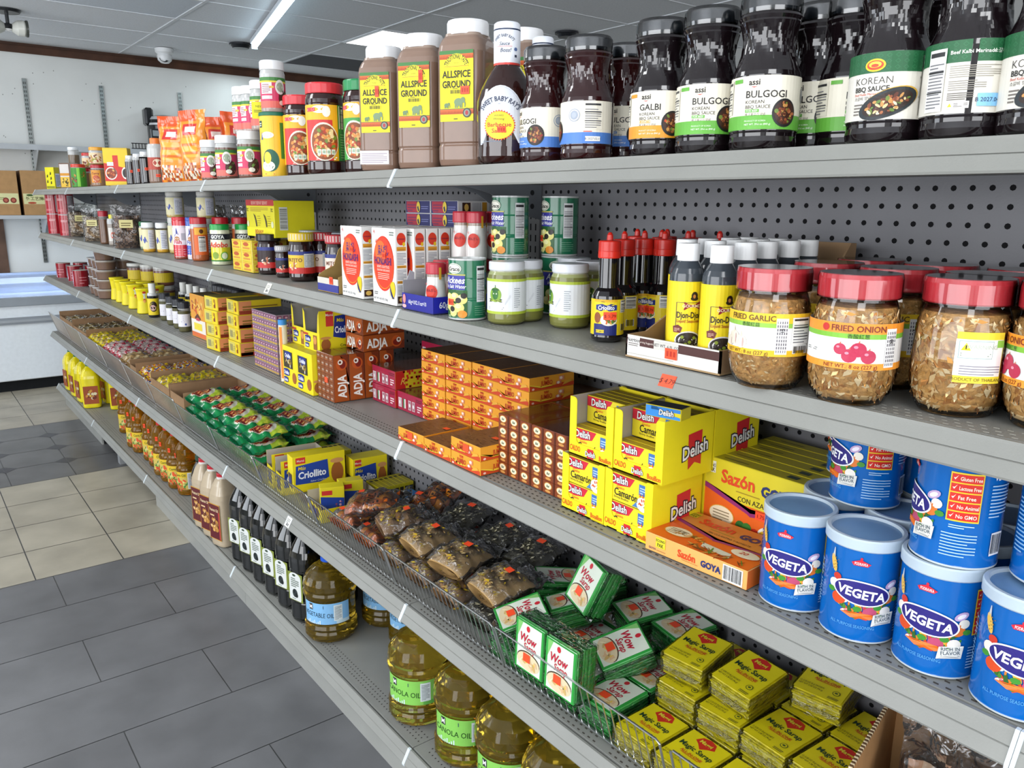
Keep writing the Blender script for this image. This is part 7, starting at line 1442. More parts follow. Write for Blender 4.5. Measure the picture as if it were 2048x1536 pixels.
def crio_box(key, open_, D_=0.10):
    W, Hh = 0.0985, 0.112; Y_ = 'e2cf1e'; b = B()
    b.box(-W/2, 0, 0, W/2, D_, 0.002, Y_)
    if open_:
        b.box(-W/2, 0.001, 0.002, -W/2+0.001, D_, Hh, Y_, cols={'X': '9a958c'}); b.box(W/2-0.001, 0.001, 0.002, W/2, D_, Hh, Y_, cols={'x': '9a958c'}); b.box(-W/2+0.001, D_-0.001, 0.002, W/2-0.001, D_, Hh+0.012, 'a39e94'); b.box(-W/2, 0, 0.002, W/2, 0.001, Hh*0.46, Y_, cols={'Y': '9a958c'})
        b.poly(FR(0.0), [(-W/2, Hh*0.46), (-W/2+0.014, Hh*0.46), (-W/2+0.010, Hh*0.9), (-W/2, Hh)], Y_, 0); b.poly(FR(0.0), [(W/2, Hh*0.46), (W/2, Hh), (W/2-0.006, Hh*0.9), (W/2-0.014, Hh*0.46)], Y_, 0)
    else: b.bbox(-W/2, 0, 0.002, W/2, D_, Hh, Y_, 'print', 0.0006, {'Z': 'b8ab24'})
    lb = B(); m = FR(-0.0004)
    def badge(m, s, t, k, wd):
        lb.poly(m, [(s-k, t+k*0.42), (s-k*0.4, t+k*0.56), (s+k*0.4, t+k*0.56), (s+k, t+k*0.42), (s+k, t-k*0.34), (s+k*0.3, t-k*0.5), (s-k*0.4, t-k*0.5), (s-k, t-k*0.42)], '1f2f7c', 3); lb.text(m, wd, s, t, k*0.52, 'e9ebf2', 4, 'c', 0.03, 0.08, 0.85, 0, k*1.75)
    if open_: badge(m, -0.022, 0.030, 0.017, 'Criollito'); badge(m, -0.028, 0.012, 0.012, 'Criollito'); lb.rect(m, 0.012, 0.004, 0.034, 0.044, '8a5a2a', 2); lb.ell(m, 0.023, 0.030, 0.010, 0.011, 'c98a4a', 3, 12); lb.rect(m, -0.048, 0.040, -0.02, 0.046, 'b03a2a', 2)
    else: lb.rect(m, -0.042, 0.050, 0.020, 0.098, '3a3424', 2); lb.food(m, -0.01, 0.068, 0.026, 0.014, ['8a6a2a', 'e0d6bc', '5a4a20', 'b59a4a'], 16, 3); badge(m, -0.010, 0.086, 0.022, 'Criollito'); badge(m, -0.024, 0.036, 0.020, 'Criollito'); badge(m, -0.030, 0.014, 0.015, 'Criollito'); lb.ell(m, 0.028, 0.026, 0.014, 0.016, '9a5a2a', 2, 12)
    m = SD(W/2+0.0004); lb.rect(m, 0.02, Hh*0.62, 0.042, Hh*0.98, 'c8342c', 1); lb.text(m, 'Mamá', 0.031, Hh*0.9, 0.007, 'e9d6c8', 2, 'c', 0.01, 0.1)
    lb.poly(m, [(0.040, Hh*0.36), (0.046, Hh*0.86), (0.095, Hh*0.90), (0.098, Hh*0.34), (0.07, Hh*0.30)], '1f2f7c', 2); lb.text(m, 'Más', 0.062, Hh*0.76, 0.010, 'e2c92a', 4, 'c', 0.012, 0.15); lb.text(m, 'Criollito', 0.070, Hh*0.53, 0.018, 'e9ebf2', 4, 'c', 0.03, 0.05, 0.85, 0, 0.05); lb.text(m, 'Crema', 0.075, Hh*0.14, 0.008, '4a4420', 3, 'c', 0.01)
    lb.ell(m, 0.018, Hh*0.18, 0.014, 0.016, '9a5a2a', 2, 12); lb.ell(m, 0.018, Hh*0.34, 0.016, 0.004, 'c98f4a', 3, 12)
    proto(key, 'display_box', 'display box', [('box', b), ('print', lb)])
crio_box('crio_open', True); crio_box('crio_shut', False); GCB = 'yellow and blue bouillon display boxes'
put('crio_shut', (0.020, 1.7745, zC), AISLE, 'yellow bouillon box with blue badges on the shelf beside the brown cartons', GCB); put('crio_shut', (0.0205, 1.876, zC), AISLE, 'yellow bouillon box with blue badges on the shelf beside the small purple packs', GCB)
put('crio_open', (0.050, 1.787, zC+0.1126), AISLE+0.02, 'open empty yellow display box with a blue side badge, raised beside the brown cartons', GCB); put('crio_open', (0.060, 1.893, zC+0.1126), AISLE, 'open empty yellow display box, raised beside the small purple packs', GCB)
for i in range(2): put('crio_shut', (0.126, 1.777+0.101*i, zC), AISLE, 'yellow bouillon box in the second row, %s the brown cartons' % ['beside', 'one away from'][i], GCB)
def d_purple(b, m, s, t, a, h_): b.rect(m, s-a, t-h_, s+a, t+h_, '8f7a86', 1); b.rect(m, s-a*0.8, t-h_*0.2, s+a*0.7, t+h_*0.75, '7a3a5c', 2); b.rect(m, s-a*0.9, t-h_*0.85, s+a*0.9, t-h_*0.4, 'b8963a', 2); b.rect(m, s-a*0.3, t+h_*0.0, s+a*0.5, t+h_*0.45, 'c9a9b4', 3)
wrapped_block('purple_block', 0.0985, 0.10, 0.0905, '84707c', '4d4450', 5, 4, d_purple, 'bouillon_block'); GPU = 'wrapped blocks of small purple bouillon packs'
for i in range(2):
    for k in range(2): put('purple_block', (0.046+0.010*k*0, 2.075+0.0995*i, zC+0.0911*k), AISLE, 'wrapped block of small purple packs, %s layer, %s' % (['lower', 'upper'][k], ['next to the yellow and blue boxes', 'next to the yellow cartons'][i]), GPU)
    put('purple_block', (0.150, 2.075+0.0995*i, zC), AISLE, 'wrapped block of small purple packs in the second row, %s' % ['nearer the yellow and blue boxes', 'nearer the yellow cartons'][i], GPU)
b = B(); b.tube([(0, 0, 0), (0, 0, 0.165)], 0.012, 14, 'd8cfb8', 'print'); b.tube([(0, 0, 0.165), (0, 0, 0.180)], 0.0125, 14, '2f7fc0', 'print'); b.rect(CY(0.0122, 0.0), 0.003, 0.01, 0.012, 0.16, 'd9822a', 1, 3); proto('tube', 'candle_stick', 'packet', [('packet', b)]); put('tube', (0.033, 1.947, zC+0.0), AISLE, 'slim cream tube with a blue end between the purple packs and yellow boxes')
# yellow cartons further along
def d_carton_y(b, W, D_, Hh):
    m = FR(-0.0003); b.rect(m, -W*0.46, Hh*0.12, W*0.1, Hh*0.9, 'c9bd5a', 1); b.rect(m, -W*0.35, Hh*0.25, -W*0.1, Hh*0.75, '8f8a5a', 2); b.lines(m, -W*0.05, Hh*0.3, W*0.08, Hh*0.7, 3, '9a8f4a', 2)
    b.rect(m, W*0.12, Hh*0.02, W*0.49, Hh*0.98, 'e2c41c', 1.5); b.poly(m, [(W*0.22, Hh*0.2), (W*0.36, Hh*0.2), (W*0.36, Hh*0.85), (W*0.31, Hh*0.85), (W*0.31, Hh*0.4), (W*0.22, Hh*0.4)], '7a3a1a', 2); b.rect(m, W*0.22, Hh*0.6, W*0.27, Hh*0.85, '7a3a1a', 2)
    m = SD(W/2+0.0003); b.rect(m, D_*0.02, Hh*0.05, D_*0.3, Hh*0.95, 'd98a5a', 1); b.lines(m, D_*0.1, Hh*0.3, D_*0.9, Hh*0.7, 2, '8a6a2a', 2); b.rect(m, D_*0.02, Hh*0.02, D_*0.98, Hh*0.28, 'c23a2a', 1)
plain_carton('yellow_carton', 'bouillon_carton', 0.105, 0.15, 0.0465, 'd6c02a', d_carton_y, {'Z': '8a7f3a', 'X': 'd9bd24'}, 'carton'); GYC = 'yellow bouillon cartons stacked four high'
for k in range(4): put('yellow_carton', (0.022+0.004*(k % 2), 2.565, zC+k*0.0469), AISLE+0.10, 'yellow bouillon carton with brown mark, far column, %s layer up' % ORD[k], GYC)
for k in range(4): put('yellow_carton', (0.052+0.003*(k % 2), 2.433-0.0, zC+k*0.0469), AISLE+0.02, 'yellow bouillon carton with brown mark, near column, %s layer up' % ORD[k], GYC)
def d_noodle(b, W, D_, Hh):
    m = FR(-0.0003); b.rect(m, -W*0.48, Hh*0.02, W*0.48, Hh*0.12, 'd06a3a', 1); b.rect(m, -W*0.48, Hh*0.12, W*0.48, Hh*0.42, 'dcd6cc', 1); b.rect(m, -W*0.48, Hh*0.42, W*0.48, Hh*0.98, 'd3922e', 1); b.food(m, 0, Hh*0.72, W*0.42, Hh*0.22, ['c2401e', 'dba23a', '8a2a18', 'e6c86a'], 40, 2, 3, 0.2); b.rect(m, -W*0.3, Hh*0.18, W*0.25, Hh*0.34, 'dcc83a', 2); b.poly(m, [(-W*0.2, Hh*0.42), (0, Hh*0.52), (W*0.2, Hh*0.42), (W*0.2, Hh*0.47), (0, Hh*0.57), (-W*0.2, Hh*0.47)], '5a2a1a', 3); b.rect(m, -W*0.12, Hh*0.4, W*0.12, Hh*0.46, 'b5384a', 4)
plain_carton('noodle_carton', 'seasoning_carton', 0.16, 0.08, 0.165, 'd99a3a', d_noodle, {'Z': '6a5a3a'}, 'carton')
for i in range(3): put('noodle_carton', (0.060+i*0.083, 2.845, zC), AISLE+0.03, 'orange pictured seasoning carton beside the yellow carton stack, %s row from the edge' % ORD[i], 'orange pictured seasoning cartons')
# bottles, pouches, tubs and tins toward the freezer
def lab_y(b, m, R, z): b.rect(m, -R*1.3, z*0.1, R*1.3, z*0.78, 'd9c01e', 1, 12); b.ell(m, 0, z*0.45, R*0.7, z*0.22, '2a1a14', 2, 14, 2); b.ell(m, -R*0.1, z*0.4, R*0.5, z*0.12, 'c9a09a', 3, 10)
def lab_w(b, m, R, z): b.rect(m, -R*1.3, z*0.22, R*1.3, z*0.75, 'd6d4da', 1, 12); b.ell(m, R*0.3, z*0.32, R*0.16, z*0.05, '3a4f9a', 2, 8); b.lines(m, -R*0.8, z*0.42, R*0.7, z*0.7, 4, '9a95a4', 2, 0.4, nn=2)
spice_jar('black_bottle', 0.0235, 0.15, 'dcdcd6', '121014', lab_y, 'sauce_bottle', 0.28, 0.9, mat_='dark', capw=0.62); spice_jar('herb_shaker', 0.0235, 0.118, '23252c', '4f4c2c', lab_w, capf=0.2, clear_top=0.95)
def thr(key, u, v, r, off, lb, g=None): p = on(u, v, zC, r); return put(key, p, toward(p, off), lb, g)
thr('black_bottle', 309, 635, 0.0235, 0, 'black bottle with a white dropper cap and yellow label beside the yellow pouches'); GH = 'herb shakers with dark lids'
thr('herb_shaker', 333, 641, 0.0235, 0, 'herb shaker with white label beside the black bottle', GH)
for i, (u, v) in enumerate(((347, 650), (360, 657), (371, 664))): thr('herb_shaker', u, v, 0.0235, -8, 'herb shaker with white label, %s in line toward the orange carton' % ORD[i+1], GH)
for i in range(4): p = (0.20, 3.52-0.10*i, zC); put('black_bottle', p, toward(p, 0), 'black bottle with a white cap in the back row, %s' % ORD[i]+' from the pouches', 'black bottles at the back')
for i in range(5): p = (0.215, 3.07-0.058*i, zC); put('herb_shaker', p, toward(p, 10), 'pale labelled herb shaker at the back, %s from the herb shakers in front' % ORD[i], 'herb shakers at the back', scale=(1.15, 1.15, 1.5))
def pouch():
    def f(s, t):
        if t > 0.9: return 'd9c814'
        if 0.12 < t < 0.86 and 0.12 < s < 0.88: return 'e3a23a' if disc(s, t, 0.5, 0.36, 0.3, 0.2) else 'c9402a'
        return 'e6d416'
    b = B(); b.lathe([(0.030, 0.0, 'e0cf16'), (0.034, 0.004), (0.031, 0.03), (0.028, 0.06), (0.032, 0.100), (0.036, 0.112, 'e6d81c'), (0.034, 0.116), (0.0, 0.1155)], 28, 'e0cf16', 'print', ex=2.6)
    lb = B(); 
    def m(s, t, l): k = 0.0345-0.0062*sin(pi*min(1, t/0.112)); a = s/0.033; return ((k+l*EPS)*sin(a), -(k+l*EPS)*cos(a), t)
    for i in range(8): 
        for q in range(6): t = 0.012+i*0.0115; s = -0.018+q*0.006; lb.poly(m, [(s, t), (s+0.006, t), (s+0.006, t+0.0115), (s, t+0.0115)], 'b83a26' if i > 3 or q in (0, 5) else 'd9902e', 1)
    lb.ell(m, 0, 0.082, 0.012, 0.012, 'cfd3c4', 3, 14); lb.ell(m, 0, 0.05, 0.012, 0.014, 'e0a04a', 3, 14); lb.rect(m, 0.022, 0.015, 0.032, 0.032, '3a3f5a', 2, 2); proto('pouch', 'soup_cup', 'cup', [('cup', b), ('label', lb)])
pouch(); GPO = 'yellow soup cups'
for i, (u, v) in enumerate(((291, 628), (273, 618), (259, 611), (247, 605), (237, 600))):
    p = on(u, v, zC, 0.034); p = (p[0], 3.66+0.118*i if False else p[1], zC); put('pouch', p, toward(p, 4), 'yellow soup cup, %s from the black bottle in the front row' % ORD[i], GPO)
for i in range(4): p = (0.15, 3.78+0.12*i, zC); put('pouch', p, toward(p, 4), 'yellow soup cup, %s from the black bottle in the second row' % ORD[i], GPO)
b = B(); b.lathe([(0.040, 0.0, '6f5648'), (0.045, 0.003), (0.050, 0.040, '9a8f88'), (0.051, 0.044), (0.053, 0.046, 'b9b6b2'), (0.053, 0.0495), (0, 0.0498)], 30, '6f5648', 'powder'); proto('deli_tub', 'deli_tub', 'tub', [('tub', b)]); GDT = 'stacked clear tubs of brown paste'
for c_, (x, y, n) in enumerate(((0.060, 4.42, 5), (0.065, 4.55, 4), (0.070, 4.68, 4), (0.165, 4.47, 5))):
    for k in range(n): p = (x+0.004*(k % 2), y, zC+k*0.0502); put('deli_tub', p, 0, 'clear tub of brown paste, %s column from the yellow cups, %s up' % (ORD[c_], ORD[k]), GDT)
def lab_yy(b, m, R, z): b.rect(m, -R*1.2, z*0.2, R*1.2, z*0.75, 'c9b21e', 1, 12); b.lines(m, -R*0.8, z*0.35, R*0.8, z*0.6, 2, '5a3a1a', 2)
spice_jar('paste_jar', 0.047, 0.098, 'cfd0cc', '6a4030', lab_yy, 'paste_jar', 0.14, 0.98); GPJ = 'white lidded jars of brown paste'
for i, (x, y, n) in enumerate(((0.115, 4.30, 1), (0.165, 4.20, 2), (0.20, 4.08, 2), (0.23, 3.95, 2))):
    for k in range(n): p = (x+0.03*(i == 0), y, zC+k*0.0986); put('paste_jar', p, toward(p, 0), 'white lidded jar of brown paste behind the yellow cups, %s along, %s' % (ORD[i], ['standing on the shelf', 'stacked on top'][k]), GPJ)
b = B(); b.lathe([(0.0425, 0, 'b9bcbc'), (0.0435, 0.002, '8f1a24'), (0.0435, 0.096, 'b0a49c'), (0.0435, 0.0985), (0.040, 0.096, '6a5a4a'), (0, 0.096)], 28, '8f1a24', 'gloss'); lb = B(); m = CY(0.0438, 0); lb.rect(m, 0.015, 0.01, 0.05, 0.088, 'a9a6ac', 1, 6); lb.lines(m, -0.04, 0.02, 0.0, 0.07, 3, 'c97a80', 2, 0.3, nn=3); proto('small_red_tin', 'food_tin', 'tin', [('tin', b), ('label', lb)])
for i, (u, v) in enumerate(((129, 556), (152, 563), (164, 574))):
    for k in range(2):
        p = on(u, v, zC, 0.0435); p = (min(0.28, p[0]+0.10*k), p[1]-0.02*k, zC); put('small_red_tin', p, toward(p, 20*i), 'short red tin, %s from the freezer end, %s row' % (ORD[i], ['front', 'second'][k]), 'short red tins on the third shelf')
# ------------------------------------------------------------------ fourth shelf: loose packets behind the wire fences
zD = ZD+0.0005
def sachets(key, name, W, L_, T, n, edge, topc, art, film_='bag', seed=1):
    """bundle of flat sachets lying on each other, label up, in clear film"""
    rg = random.Random(seed); b = B()
    for i in range(n):
        o = rg.uniform(-0.0016, 0.0016); q = rg.uniform(-0.0016, 0.0016); z0, z1 = T*i/n, T*(i+0.86)/n
        b.bbox(-W/2+o, -L_/2+q, z0, W/2+o, L_/2+q, z1, rg.choice(edge), 'foil', T/n*0.25, {'Z': topc} if i == n-1 else {})
    b.box(-W/2+0.003, -L_/2+0.003, 0.0005, W/2-0.003, L_/2-0.003, T*0.97, edge[-1], 'matte', skip='zZ')
    lb = B(); art(lb, TP(T+0.0012), W, L_)
    f = B(); f.box(-W/2-0.0025, -L_/2-0.0025, 0.0004, W/2+0.0025, L_/2+0.0025, T+0.0005, 'ffffff', 'wrap', skip='zZ'); f.add([(-W/2, -L_/2-0.003, T*0.5), (W/2, -L_/2-0.003, T*0.5), (W/2-0.004, -L_/2-0.016, T*0.52), (-W/2+0.006, -L_/2-0.013, T*0.48)], [(0,1,2,3)], 'ffffff', 'bag')
    proto(key, name, 'packet', [('sachets', b), ('label', lb), ('film', f)])
def a_magic(b, m, W, L_):
    w, l = W/2-0.001, L_/2-0.001; b.rect(m, -w, -l, w, l, 'd9cb16', 1)
    b.poly(m, [(-0.019, l*0.62), (-0.013, l*0.90), (0.0, l*0.99), (0.013, l*0.90), (0.019, l*0.62), (0.010, l*0.50), (0.0, l*0.30), (-0.010, l*0.50)], 'c3261e', 2, 2); b.text(m, 'Maggi', 0, l*0.70, 0.0085, 'd9c93a', 4, 'c', 0.03, 0, 0.9, 0, 0.030)
    b.text(m, 'Magic Sarap', 0, l*0.16, 0.0115, '1c3a22', 4, 'c', 0.022, 0, 0.85, 0, W*0.82); b.text(m, 'ALL-IN-ONE', 0.002, -l*0.16, 0.0062, 'c0381e', 4, 'c', 0.02, 0, 0.9); b.rect(m, -0.016, -l*0.275, 0.019, -l*0.25, 'c0381e', 4)
    b.text(m, '12, 0.28 OZ (8 g) SACHETS', -w*0.92, -l*0.56, 0.0042, '4a4a1a', 4, 'l', 0.004, 0, 0.8, 0, W*0.5); b.text(m, 'NET WT 3.38 OZ (96 g)', -w*0.92, -l*0.70, 0.0042, '4a4a1a', 4, 'l', 0.004, 0, 0.8, 0, W*0.5)
    b.ell(m, w*0.62, -l*0.58, 0.006, 0.006, '4a5a22', 4, 16); b.ell(m, w*0.62, -l*0.58, 0.0048, 0.0048, 'd9cb16', 5, 16); b.ell(m, w*0.62, -l*0.58, 0.0028, 0.0022, '4a5a22', 6, 8); b.lines(m, w*0.4, -l*0.95, w*0.85, -l*0.82, 2, '6a6a22', 4)
sachets('magic', 'seasoning_packet', 0.079, 0.096, 0.042, 10, ['d3c51c', 'c9bb22', 'd9cd5a', 'b5a81e'], 'd9cb16', a_magic)
def a_wow(b, m, W, L_):
    w, l = W/2-0.001, L_/2-0.001; b.rect(m, -w, -l, w, l, '2f9a3e', 1); b.rect(m, -w*0.86, -l*0.94, w*0.86, l*0.96, 'd6dfcf', 2); b.poly(m, [(-w*0.86, l*0.96), (-w*0.86, l*0.3), (-w*0.5, l*0.96)], '7dbb6a', 2.6)
    b.ell(m, -w*0.1, l*0.78, 0.005, 0.006, 'c42a36', 4, 8); b.text(m, 'Wow', -w*0.05, l*0.38, 0.0165, 'b3243a', 4, 'c', 0.03, 0.25, 0.85); b.text(m, 'Sarap', 0.002, l*0.05, 0.0135, 'b3243a', 4, 'c', 0.02, 0.25, 0.85, 0, W*0.6)
    b.ell(m, 0, -l*0.5, w*0.84, l*0.36, '4a3a2a', 3, 22, 2); b.ell(m, 0, -l*0.55, w*0.82, l*0.36, 'd9c9a4', 4, 22, 2); b.food(m, 0, -l*0.55, w*0.7, l*0.26, ['e9dcb4', 'c9a86a', 'e6c24a', 'd9b58a'], 16, 5, 3, 0.25)
    sticker(b, m, -w*0.1, -l*0.4, 0.019, 0.016, 9, False)
sachets('wow', 'seasoning_packet', 0.078, 0.098, 0.050, 12, ['2c9a3c', '1f7a30', '4fb35a', '16682a'], '2f9a3e', a_wow, seed=4)
GM = 'yellow sachet bundles'; rg = random.Random(12)
def lay(key, x, y, z, yaw, lb, g, tilt=(0.0, 0.0)): put(key, (x, y, z), AISLE+yaw, lb, g, tilt)
mcol = 'beside the green bundles,second column,third column,beside the cardboard box'.split(',')
for c_ in range(4):
    for r_ in range(3):
        y = 0.545-c_*0.0885; x = 0.083+r_*0.1035; n = 1 if r_ == 0 else 2
        if c_ == 3 and r_ == 0: continue
        for k in range(n):
            lay('magic', x, y, zD+0.0008+k*0.0455, rg.uniform(-0.07, 0.07), 'yellow sachet bundle, %s, %s row from the fence, %s' % (mcol[c_], ORD[r_], ['bottom layer', 'second layer'][k]), GM)
lay('magic', 0.205, 0.552, zD+0.1, 0.10, 'yellow sachet bundle lying on top of the pile next to the green bundles', GM, (0.12, 0.0)); lay('magic', 0.215, 0.452, zD+0.098, -0.06, 'yellow sachet bundle raised on top, just before the shelf edge', GM, (0.14, 0.03))
lay('magic', 0.305, 0.362, zD+0.096, 0.15, 'yellow sachet bundle on top at the back, half under the shelf edge', GM, (0.1, 0.0))
GW = 'green sachet bundles'
for c_ in range(4):
    for r_ in range(3):
        for k in range(1 if r_ == 0 else 1): lay('wow', 0.088+r_*0.104, 0.640+c_*0.088, zD+0.0008+k*0.052, rg.uniform(-0.05, 0.05), 'green sachet bundle in the bottom layer, %s row back, %s from the yellow bundles' % (ORD[r_], ORD[c_]), GW)
for x, y, z, yaw, tl, lb in ((0.092, 0.893, 0.0545, -0.45, (0.30, 0.12), 'green sachet bundle leaning on the fence beside the tan noodle bags, label up'), (0.235, 0.968, 0.054, 2.6, (0.10, 0.0), 'green sachet bundle lying upside down next to the clear bags'), (0.195, 0.862, 0.0560, -0.5, (0.20, -0.1), 'green sachet bundle behind the leaning one, label half in shade'), (0.305, 0.905, 0.0545, -0.3, (0.1, 0), 'green sachet bundle deep under the shelf edge'), (0.290, 0.758, 0.0545, -0.35, (0.12, 0.08), 'green sachet bundle on top beside the yellow bundles, label up with a sticker'), (0.300, 0.660, 0.0545, -0.2, (0.05, 0), 'green sachet bundle at the back next to the yellow bundles'), (0.170, 0.690, 0.0545, -0.5, (0.35, 0.25), 'green sachet bundle tilted on the pile, egg picture showing')): lay('wow', x, y, zD+z, yaw, lb, GW, tl)
lay('wow', 0.215, 0.800, zD+0.150, -0.55, 'green sachet bundle standing on its edge on top of the pile', GW, (1.15, 0.35))
for i, y in enumerate((0.775, 0.690)): lay('wow', 0.052, y, zD+0.102, 0.02, 'green sachet bundle standing on end behind the fence, %s the yellow bundles' % ['further from', 'nearer'][i], GW, (pi/2*0.97, 0))

def seed_bag(key, W, Hh, T, base, seeds, seed, big=0.004, n=240, name='snack_bag', lab=None):
    rg = random.Random(seed); b = B(); pt = pillow(b, W*0.84, Hh*0.72, T*0.85, lambda s, t: base, 'matte', 12, 14, seed, 0.004, 0.02, True, 0, 0, 0.1); weld(b)
    for i in range(n):
        s, t, g = rg.uniform(0.06, 0.94), rg.uniform(0.05, 0.92), rg.choice((-1, -1, 1)); p = pt(s, t, g); a = rg.uniform(0, pi); k = big*rg.uniform(0.7, 1.2); c, d = cos(a), sin(a); y = p[1]+g*0.0012*rg.uniform(0.5, 2)
        b.add([(p[0]+k*(u*c-v*d), y+g*q, p[2]+k*(u*d+v*c)) for u, v, q in ((-1, 0, 0), (0, -0.42, 0.001), (1, 0, 0), (0, 0.42, 0.001))], [(0,1,2,3)], rg.choice(seeds), 'gloss')
    f = B(); pillow(f, W, Hh, T*1.06, lambda s, t: 'ffffff', 'bag', 14, 18, seed+1, 0.006, 0.2, True, 0.0, 0.012, 0.1); weld(f)
    st = B(); sticker(st, PL((0, -T/2-0.006, 0), (1,0,0), (0,0,1)), W*0.1, Hh*0.5, 0.022, 0.016, 2, False); P = [('contents', b), ('film', f), ('price_sticker', st)]
    if lab: l = B(); lab(l, PL((0, -T/2-0.0055, 0), (1,0,0), (0,0,1)), W, Hh); P.append(('label', l))
    proto(key, name, 'bag', P)
seed_bag('melon_seeds', 0.125, 0.165, 0.05, '4a473a', ['3a382e', 'e6dfc2', '6a6650', 'cfc6a0', '2c2a24'], 51, 0.0065, 300)
seed_bag('gold_cubes', 0.13, 0.165, 0.055, '8a6a4a', ['d9b52e', 'c9a02a', 'e6c84a', 'a5782a', 'caa86a'], 52, 0.009, 120)
seed_bag('tan_noodles', 0.14, 0.16, 0.055, 'b5925e', ['c9a86e', 'dcc088', 'a5824e', 'e0bd34'], 53, 0.008, 170)
def p_orange(seed):
    def f(s, t):
        q = s*5+0.6*t; 
        if q % 1 < 0.12: return '7a3a18'
        if t > 0.9 or t < 0.06: return 'b5541e'
        if 0.3 < t < 0.7 and int(t*34) % 3 == 0 and 0.3 < q % 1 < 0.8: return '3a2014'
        return 'e08a26' if (int(q)+seed) % 2 else 'cf6420'
    return f
for i in range(2):
    b = B(); pillow(b, 0.11, 0.15, 0.035, p_orange(i), 'foil', 26, 26, 60+i, 0.005, 0.03, True, 0, 0, 0.1); weld(b)
    f = B(); pillow(f, 0.135, 0.185, 0.048, lambda s, t: 'ffffff', 'bag', 14, 18, 70+i, 0.006, 0.2, True, 0, 0.012, 0.1); weld(f)
    st = B(); sticker(st, PL((0, -0.028, 0), (1,0,0), (0,0,1)), -0.03, 0.04, 0.02, 0.017, 2, False); l = B(); m = PL((0, -0.0225, 0), (1,0,0), (0,0,1)); l.text(m, 'LE USTAR', 0.012, 0.08, 0.014, '3a1c10', 2, 'c', 0.02, 0, 0.9, pi/2, 0.07)
    proto('orange_bag%d' % i, 'spice_bag', 'bag', [('sachets', b), ('film', f), ('price_sticker', st), ('print', l)])
def heap(key, spots, lb, g):
    for i, (x, y, z, yaw, tx, what) in enumerate(spots): put(key, (x, y, zD+z), AISLE+yaw, lb+' '+what, g, (tx, 0))
LY = -1.42
def hp(key, name, g, rows):
    for x, y, l, yaw, what in rows: put(key, (x+(0.004 if l == 0 else 0), y, zD+0.032+l*0.066), AISLE+yaw*(1 if l == 0 else 2.2), name+' '+what, g, (LY+0.04*l, 0), scale=(0.92, 0.9, 0.88) if l == 0 else (0.95, 1, 0.92))
F_, K_ = 0.048, 0.205
hp('orange_bag0', 'clear bag of long orange sachets', 'clear bags of orange sachets', ((F_, 1.675, 0, 0.05, 'at the fence by the low yellow box'), (F_+0.012, 1.62, 1, -0.30, 'fanned out on top at the fence'), (F_, 1.535, 0, 0, 'at the fence under the fanned one')))
hp('orange_bag1', 'clear bag of long orange sachets', 'clear bags of orange sachets', ((K_, 1.600, 0, 0.03, 'deeper in, bottom layer'), (K_-0.005, 1.480, 1, 0.15, 'raised beside the dark seed bags')))
hp('melon_seeds', 'clear bag of striped dark seeds', 'clear bags of striped seeds', ((K_, 1.465, 0, 0, 'at the bottom beside the orange bags'), (K_, 1.33, 0, 0.03, 'at the bottom, second from the orange bags'), (K_, 1.195, 0, -0.03, 'at the bottom, third from the orange bags'), (K_, 1.06, 0, 0, 'at the bottom nearest the green bundles'), (K_-0.005, 1.340, 1, 0.08, 'on top beside the raised orange bag'), (K_-0.005, 1.20, 1, -0.08, 'on top in the middle'), (K_-0.005, 1.065, 1, 0.05, 'on top nearest the green bundles'), (F_, 1.02, 0, 0.0, 'at the fence beside the green bundles')))
hp('gold_cubes', 'clear bag of gold wrapped cubes', 'clear bags of gold cubes', ((F_, 1.40, 0, 0.02, 'lying at the fence below another'), (F_+0.01, 1.445, 1, -0.12, 'on top next to the fanned orange sachets'), (F_, 1.27, 0, 0.0, 'at the fence by the second joint'), (F_, 1.145, 0, 0.0, 'at the fence, nearest the seeds')))
hp('tan_noodles', 'clear bag of tan dried noodles', 'clear bags of tan noodles', ((F_+0.008, 1.150, 1, 0.05, 'on top in the middle of three'), (F_+0.006, 1.005, 1, -0.05, 'on top next to the leaning green bundle'), (F_+0.008, 1.297, 1, -0.04, 'on top beside the gold cube bag')))

